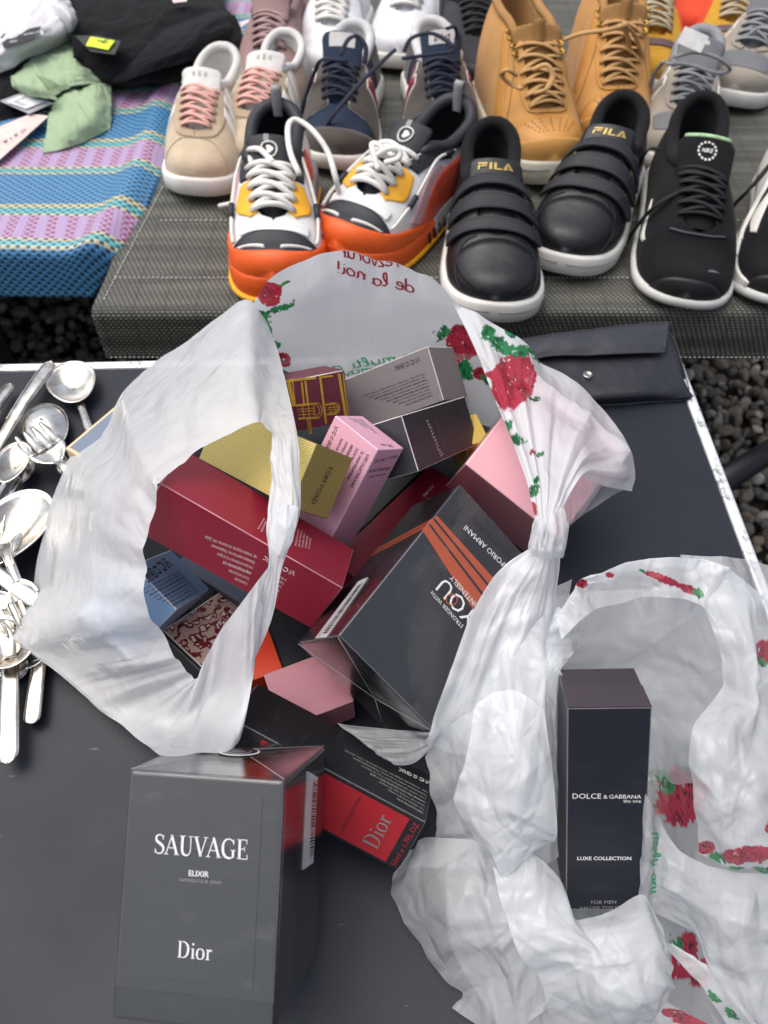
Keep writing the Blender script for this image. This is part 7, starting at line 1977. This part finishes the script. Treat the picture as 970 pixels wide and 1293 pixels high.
g5 = cloth('garment', [
    [(18, 99, -72), (42, 75, -62), (66, 60, -58), (90, 49, -58), (107, 64, -68)],
    [(15, 105, -66), (44, 92, -52), (70, 80, -48), (92, 73, -50), (114, 82, -66)],
    [(24, 115, -72), (54, 107, -56), (80, 96, -50), (99, 92, -52), (126, 98, -70)],
    [(50, 126, -86), (64, 124, -72), (80, 114, -62), (106, 108, -62), (139, 107, -84)]], 90, 110, c_grn, 6, 20, 11, .0022, ang=.5, stretch=(.6, 1.2), crease=.10)
meta(g5, 'crumpled sage green jersey top in front of the white garment', 'garment')
for rows, sd_ in (([[(68, 130, -78), (84, 116, -70), (100, 112, -66), (118, 108, -66), (139, 106, -80)], [(63, 148, -80), (85, 140, -68), (106, 134, -66), (122, 128, -68), (140, 130, -84)], [(58, 168, -84), (82, 164, -74), (104, 158, -72), (122, 152, -76), (140, 150, -90)], [(55, 194, -93), (78, 189, -92), (100, 182, -92), (120, 173, -92), (139, 163, -94)]], 13),
                  ([[(14, 98, -70), (26, 94, -56), (44, 92, -50)], [(16, 108, -62), (32, 108, -48), (56, 108, -46)], [(26, 117, -74), (46, 122, -60), (72, 126, -58)]], 15)):
    o = cloth('sleeve', rows, 70, 80, c_grn, 5, 18, sd_, .0022, ang=1.0, stretch=(.5, 1.2), crease=.10); o.parent = g5
# tags
t_blk = mat('card_black', (30, 30, 34), .5); t_yel = mat('sticker_yellow', (214, 240, 20), .5); t_pnk = mat('card_pink', (226, 200, 194), .6); t_clr = mat('card_clear', (168, 168, 174), .3)
o, P, n = card('price_tag', [(98, 56), (126, 56), (156, 63), (148, 80), (118, 76)], [-34, -30, -30, -36, -38], t_blk); meta(o, 'black swing tag with a bright yellow price sticker, on the black knitwear', 'tag')
for v in o.data.vertices: v.co.z += .012
y_, P, n = card('sticker', [(118, 58), (148, 63), (140, 74.5), (112, 69)], [-28, -28, -33.5, -34], t_yel); y_.parent = o
for v in y_.data.vertices: v.co.z += .0125
V, F = hand_geom('gu', .12); card_text(o, P + (0, 0, .0136), n, '', .80, -.42, .28, .40, ink_k, geom=(V, F))
o, P, n = card('swing_tag', [(-20, 186), (-20, 168), (40, 144), (62, 147), (0, 202), (-20, 215)], [-84, -84, -78, -78, -86, -88], t_pnk); meta(o, 'pale pink swing tag with small dark print, over the black garment at the left edge', 'tag')
P4 = np.array([at(2, 178, -.083), at(46, 152, -.078), at(54, 160, -.078), at(6, 190, -.083)]) + (0, 0, .0012)
card_text(o, P4, n, 'R I Z O', .05, .62, .20, .22, ink_k, bold=True); card_text(o, P4, n, 'collection line', .05, .85, .58, .10, ink_g)
o, P, n = card('swing_tag', [(0, 128), (30, 117), (67, 131), (37, 144)], [-72, -70, -70, -74], t_clr); meta(o, 'clear plastic tag with a white barcode sticker, below the sage top', 'tag')
s_, P, n2 = card('sticker', [(9, 130), (32, 120), (56, 130), (34, 139)], [-71, -69.5, -69.5, -72], mat('sticker_white', (225, 226, 230), .45)); s_.parent = o
for v in s_.data.vertices: v.co.z += .0014
rnd = random.Random(4); mb = MB(); u = .10
while u < .85:
    w_ = rnd.choice((.012, .02, .03)); q = [P[0] + (P[1] - P[0]) * a + (P[3] - P[0]) * c_ + (0, 0, .0016) for a, c_ in ((u, .2), (u + w_, .2), (u + w_, .8), (u, .8))]; mb.add(q, [(0, 1, 2, 3)]); u += w_ + .03
bc = mb.build('barcode', mat('ink_black', (22, 22, 24), .6), None, False); bc.parent = o
o, P, n = card('swing_tag', [(219, 8), (236, 6), (238, 11), (221, 13)], [-18, -18, -20, -20], t_pnk); meta(o, 'tiny pale tag lying on top of the black knitwear heap', 'tag')
for v in o.data.vertices: v.co.z += .010
o, P, n = card('swing_tag', [(296, 30), (329, 21), (330, 29), (298, 38)], [-88, -88, -90, -90], mat('card_white_pink', (232, 214, 216), .6)); meta(o, 'white and pink card edge lying on the plaid mat behind the black knitwear', 'tag')

# ------------------------------------------------------------------ silver cutlery
def silver():
    m, n, l, b = nodes('tarnished_silver')
    tc = n.new('ShaderNodeTexCoord'); ns = n.new('ShaderNodeTexNoise'); ns.inputs['Scale'].default_value = 70; ns.inputs['Detail'].default_value = 7
    l.new(tc.outputs['Object'], ns.inputs['Vector'])
    rp = n.new('ShaderNodeValToRGB'); rp.color_ramp.elements[0].position = .3; rp.color_ramp.elements[1].position = .62
    rp.color_ramp.elements[0].color = srgb(176, 164, 148); rp.color_ramp.elements[1].color = srgb(236, 234, 230)
    l.new(ns.outputs['Fac'], rp.inputs[0]); l.new(rp.outputs[0], b.inputs['Base Color'])
    b.inputs['Metallic'].default_value = 1.0
    mr = n.new('ShaderNodeMapRange'); mr.inputs['To Min'].default_value = .12; mr.inputs['To Max'].default_value = .30; l.new(ns.outputs['Fac'], mr.inputs['Value']); l.new(mr.outputs[0], b.inputs['Roughness'])
    bp = n.new('ShaderNodeBump'); bp.inputs['Distance'].default_value = .0003; bp.inputs['Strength'].default_value = .3; l.new(ns.outputs['Fac'], bp.inputs['Height']); l.new(bp.outputs[0], b.inputs['Normal'])
    return m
m_sil = silver()
class Cut:
    def __init__(s, name, label, a, b, z):
        """a = working end, b = handle end, photo pixels at height z (m) over the table"""
        s.A, s.B = at(*a, z), at(*b, z); s.L = np.linalg.norm(s.B - s.A); s.x = (s.B - s.A) / s.L; s.x[2] = 0; s.y = np.array([-s.x[1], s.x[0], 0])
        s.o = empty(name, tuple(s.A)); meta(s.o, label, name.replace('_', ' '), 'silver cutlery')
    def P(s, x, y, z): return s.x * x + s.y * y + np.array((0, 0, z))
    def add(s, mb, name, solid=.0012):
        o = mb.build(name, m_sil, s.o)
        if solid: md = o.modifiers.new('thickness', 'SOLIDIFY'); md.thickness = solid; md.offset = 0
        return o
    def bowl(s, L, W, depth, up=True):
        mb = MB(); nr, nt = 12, 44; th = np.linspace(0, 2 * np.pi, nt, endpoint=False); R_ = []
        for r in np.linspace(.02, 1, nr):
            x = L / 2 - L / 2 * r * np.cos(th); y = W / 2 * r * np.sin(th) * (1 + .16 * np.cos(th))
            z = (-depth * (1 - r * r) if up else depth * (1 - r * r)) + (depth if up else .001)
            R_.append([s.P(a, b, z) for a, b in zip(x, y)])
        mb.grid(np.array(R_), closed_v=True); s.add(mb, 'bowl')
        mb = MB(); mb.tube(np.array(R_[-1]), .0009, 6, closed=True); s.add(mb, 'rim', 0)
        return L
    def handle(s, x0, w0, w1, z0=.004, arch=.006, end='round', bead=True):
        n = 40; u = np.linspace(0, 1, n); x = x0 + (s.L - x0) * u
        w = (w0 + (w1 - w0) * u ** 1.8) * np.sqrt(np.clip(1 - np.clip((u - .90) / .10, 0, 1) ** 2, .02, 1)); z = z0 + arch * np.sin(np.pi * u) - .002 * u
        pr = np.linspace(-1, 1, 7); G = np.array([[s.P(x[i], w[i] / 2 * k, z[i] + .0016 * (1 - k * k)) for k in pr] for i in range(n)])
        mb = MB(); mb.grid(G); s.add(mb, 'handle', .0018)
        if bead:
            mb = MB(); k = .78; path = [s.P(x[i], w[i] / 2 * k, z[i] + .0022) for i in range(12, n)] + [s.P(x[i], -w[i] / 2 * k, z[i] + .0022) for i in reversed(range(12, n))]
            mb.tube(path, .0006, 5); s.add(mb, 'beading', 0)
    def tines(s, L, W, body):
        """fork head: four tines then a dished body"""
        for k in range(4):
            y = (k - 1.5) * W / 3.6; mb = MB(); u = np.linspace(0, 1, 14)
            w = W / 9 * (.35 + .65 * np.clip(u * 3, 0, 1)); z = .010 - .007 * np.sin(np.pi * (.25 + .5 * u))
            G = np.array([[s.P(L * a, y * (1 - .1 * (1 - a)) + w_ * k2, zz + .0008 * (1 - abs(k2))) for k2 in (-1, 0, 1)] for a, w_, zz in zip(u, w, z)]); mb.grid(G); s.add(mb, 'tine', .0014)
        mb = MB(); u = np.linspace(0, 1, 16); w = W / 2 * (1.0 - .78 * u ** 2.2)
        G = np.array([[s.P(L + body * a, w_ * k2, .006 - .003 * (1 - k2 * k2) + .001 * a) for k2 in np.linspace(-1, 1, 9)] for a, w_ in zip(u, w)]); mb.grid(G); s.add(mb, 'head', .0014)
        return L + body
    def blade(s, L, W):
        mb = MB(); u = np.linspace(0, 1, 30); w = W * np.clip((1 - np.clip(1 - u / .14, 0, 1) ** 2.2), .0, 1) ** .5 * (1 - .2 * u)
        G = np.array([[s.P(L * a, w_ * (k2 - .5), .0030 + .0008 * k2) for k2 in np.linspace(0, 1, 5)] for a, w_ in zip(u, w)]); mb.grid(G); s.add(mb, 'blade', .0016); return L
k = Cut('spoon', 'large silver serving spoon, its bowl up by the table edge next to the bag', (86, 468), (150, 640), .004); k.bowl(.054, .041, .009); k.handle(.053, .006, .014)
k = Cut('spoon', 'silver spoon lying hollow side down under the fork tines', (46, 514), (86, 600), .008); k.bowl(.056, .038, .009, False); k.handle(.055, .006, .013)
k = Cut('fork', 'silver fork with its four tines lying across a spoon bowl', (38, 548), (100, 612), .017); e = k.tines(.030, .030, .020); k.handle(e - .001, .006, .014)
k = Cut('knife', 'silver knife with a broad beaded handle pointing at the table edge', (-50, 650), (67, 462), .008); e = k.blade(.06, .016); k.handle(e, .010, .015, .005, .003)
k = Cut('knife', 'silver knife whose narrow handle end shows at the left edge', (-70, 640), (16, 490), .006); e = k.blade(.05, .014); k.handle(e, .008, .011, .005, .003)
k = Cut('spoon', 'small silver spoon with an open beaded tip, left of the fork', (30, 566), (-22, 690), .014); k.bowl(.042, .026, .007); k.handle(.041, .005, .010)
k = Cut('spoon', 'silver teaspoon seen edge on below the fork', (36, 582), (-2, 694), .006); k.bowl(.024, .014, .005, False); k.handle(.023, .004, .009)
k = Cut('spoon', 'biggest silver spoon, its bright hollow filling the left edge beside the bag', (62, 634), (-110, 820), .010); k.bowl(.078, .050, .013); k.handle(.077, .008, .014)
k = Cut('fork', 'silver fork with dark tines near the bottom of the cutlery heap', (26, 800), (-40, 690), .016); e = k.tines(.022, .020, .016); k.handle(e - .001, .005, .012)
k = Cut('spoon', 'silver spoon with a dark mirror like bowl low in the heap', (36, 842), (-60, 740), .012); k.bowl(.046, .034, .010); k.handle(.045, .005, .012)
k = Cut('knife', 'silver knife with the longest blade, round tip nearest the grey carton', (13, 968), (18, 740), .010); e = k.blade(.075, .0135); k.handle(e, .009, .012, .005, .003)
k = Cut('knife', 'silver knife with a short blade, tip beside the longest knife', (42, 917), (62, 760), .006); e = k.blade(.045, .0115); k.handle(e, .008, .011, .004, .003)
k = Cut('spoon', 'silver spoon handle running down the left edge past the biggest spoon', (20, 860), (14, 716), .004); k.bowl(.030, .020, .006, False); k.handle(.029, .005, .011)
k = Cut('fork', 'silver fork half hidden beneath the beige carton corner', (2, 842), (74, 826), .004); e = k.tines(.020, .019, .014); k.handle(e - .001, .005, .011)

for lab, a, b_, z, kind in (('silver spoon handle crossing under the biggest spoon near the left edge', (46, 640), (4, 742), .004, 'h'), ('silver fork whose tines point down beside the mirror like bowl', (46, 792), (8, 690), .020, 'f'), 
                            ('silver dessert knife with its blade slanting below the biggest spoon', (52, 764), (-40, 700), .022, 'k'), ('silver spoon at the left edge just under the table rim', (-4, 520), (-70, 600), .006, 's')):
    k = Cut({'f': 'fork', 'k': 'knife'}.get(kind, 'spoon'), lab, a, b_, z)
    if kind == 'f': e = k.tines(.024, .022, .016); k.handle(e - .001, .005, .012)
    elif kind == 'k': e = k.blade(.05, .013); k.handle(e, .008, .012, .005, .003)
    elif kind == 'h': k.bowl(.03, .02, .006, False); k.handle(.029, .007, .013)
    elif kind == 's2': k.bowl(.040, .034, .010); k.handle(.039, .005, .011)
    else: k.bowl(.038, .026, .008); k.handle(.037, .005, .011)

# ------------------------------------------------------------------ black pouch at the table corner
m_pou = mat('pouch_leatherette', (34, 35, 42), .38, bump=.0003, bscale=500, var=.1); m_flap = mat('pouch_flap_sky_sheen', (44, 46, 54), .45, bump=.0003, bscale=500, var=.1)  # flap's lighter colour holds the sky's reflection on it
po = empty('pouch', tuple(at(750, 480, 0))); meta(po, 'open black leatherette pouch with a press stud, at the far right corner of the table', 'pouch')
def pch(o): o.parent = po; o.matrix_parent_inverse = Matrix.Translation(-Vector(po.location)); return o
def slab(name, ctrl, nu, nv, m, thick, seed, wob=1.2, stitch=True):
    D = cr_grid(np.asarray(ctrl, float), nu, nv); P = at(D[..., 0], D[..., 1], D[..., 2] / 1000)
    P[..., 2] += wob / 1000 * (fbm(D[..., 0] / 22, D[..., 1] / 22, seed) - .5) * 2
    mb = MB(); mb.grid(P); o = mb.build(name, m, None, True); md = o.modifiers.new('thickness', 'SOLIDIFY'); md.thickness = thick
    md.offset = 1 if o.data.polygons[10].normal.z < 0 else -1
    if stitch:
        i0, j0 = nu // 9, nv // 28; path = np.concatenate([P[i0:-i0, j0], P[-i0, j0:-j0], P[i0:-i0, -j0][::-1]]) + (0, 0, .0006)
        m2 = MB(); m2.tube(path, .0005, 5); pch(m2.build('stitch_line', mat('stitch_dark_grey', (70, 72, 78), .7), None))
    return pch(o)
slab('front_panel', [[(600, 520, 4), (680, 513, 4), (760, 508, 4), (820, 504, 4), (875, 502, 4)], [(600, 512, 12), (680, 504, 13), (760, 499, 13), (820, 494, 12), (868, 493, 7)], [(600, 490, 15), (680, 480, 16), (760, 473, 16), (815, 468, 15), (860, 474, 11)], [(600, 462, 16), (680, 450, 17), (760, 442, 17), (812, 438, 17), (850, 446, 14)], [(600, 445, 15), (680, 434, 16), (760, 427, 16), (812, 422, 16), (846, 426, 14)]], 50, 70, m_pou, .002, 3)
slab('back_panel', [[(600, 524, 2), (680, 517, 2), (760, 512, 2), (820, 508, 2), (874, 504, 2)], [(600, 470, 3), (680, 460, 3), (760, 452, 3), (820, 445, 3), (858, 450, 3)], [(600, 440, 4), (680, 428, 4), (760, 420, 4), (820, 414, 4), (848, 420, 4)]], 30, 40, m_pou, .002, 5)
slab('flap', [[(600, 466, 22), (640, 460, 24), (668, 455, 23), (700, 449, 25), (740, 449, 24), (790, 446, 25), (842, 445, 22)], [(600, 452, 26), (640, 447, 28), (668, 442, 28), (700, 437, 29), (740, 433, 29), (790, 430, 29), (844, 428, 27)], [(600, 440, 26), (640, 434, 28), (668, 430, 28), (700, 425, 29), (740, 420, 29), (790, 414, 29), (846, 409, 27)], [(600, 438, 14), (640, 431, 16), (668, 427, 16), (700, 422, 16), (740, 417, 16), (790, 411, 16), (847, 407, 14)]], 40, 80, m_flap, .002, 7, .8)
p = at(742, 474, .019); mb = MB()
mb.grid(np.array([[p + (r * math.cos(t), r * math.sin(t), zz) for t in np.linspace(0, 2 * np.pi, 24, endpoint=False)] for r, zz in ((.0044, -.002), (.0044, .001), (.0036, .0018), (.0030, .0014), (.0022, .0006), (.0001, .0010))]), closed_v=True)
pch(mb.build('press_stud', mat('stud_steel', (170, 168, 162), .3, metal=1.0), None))
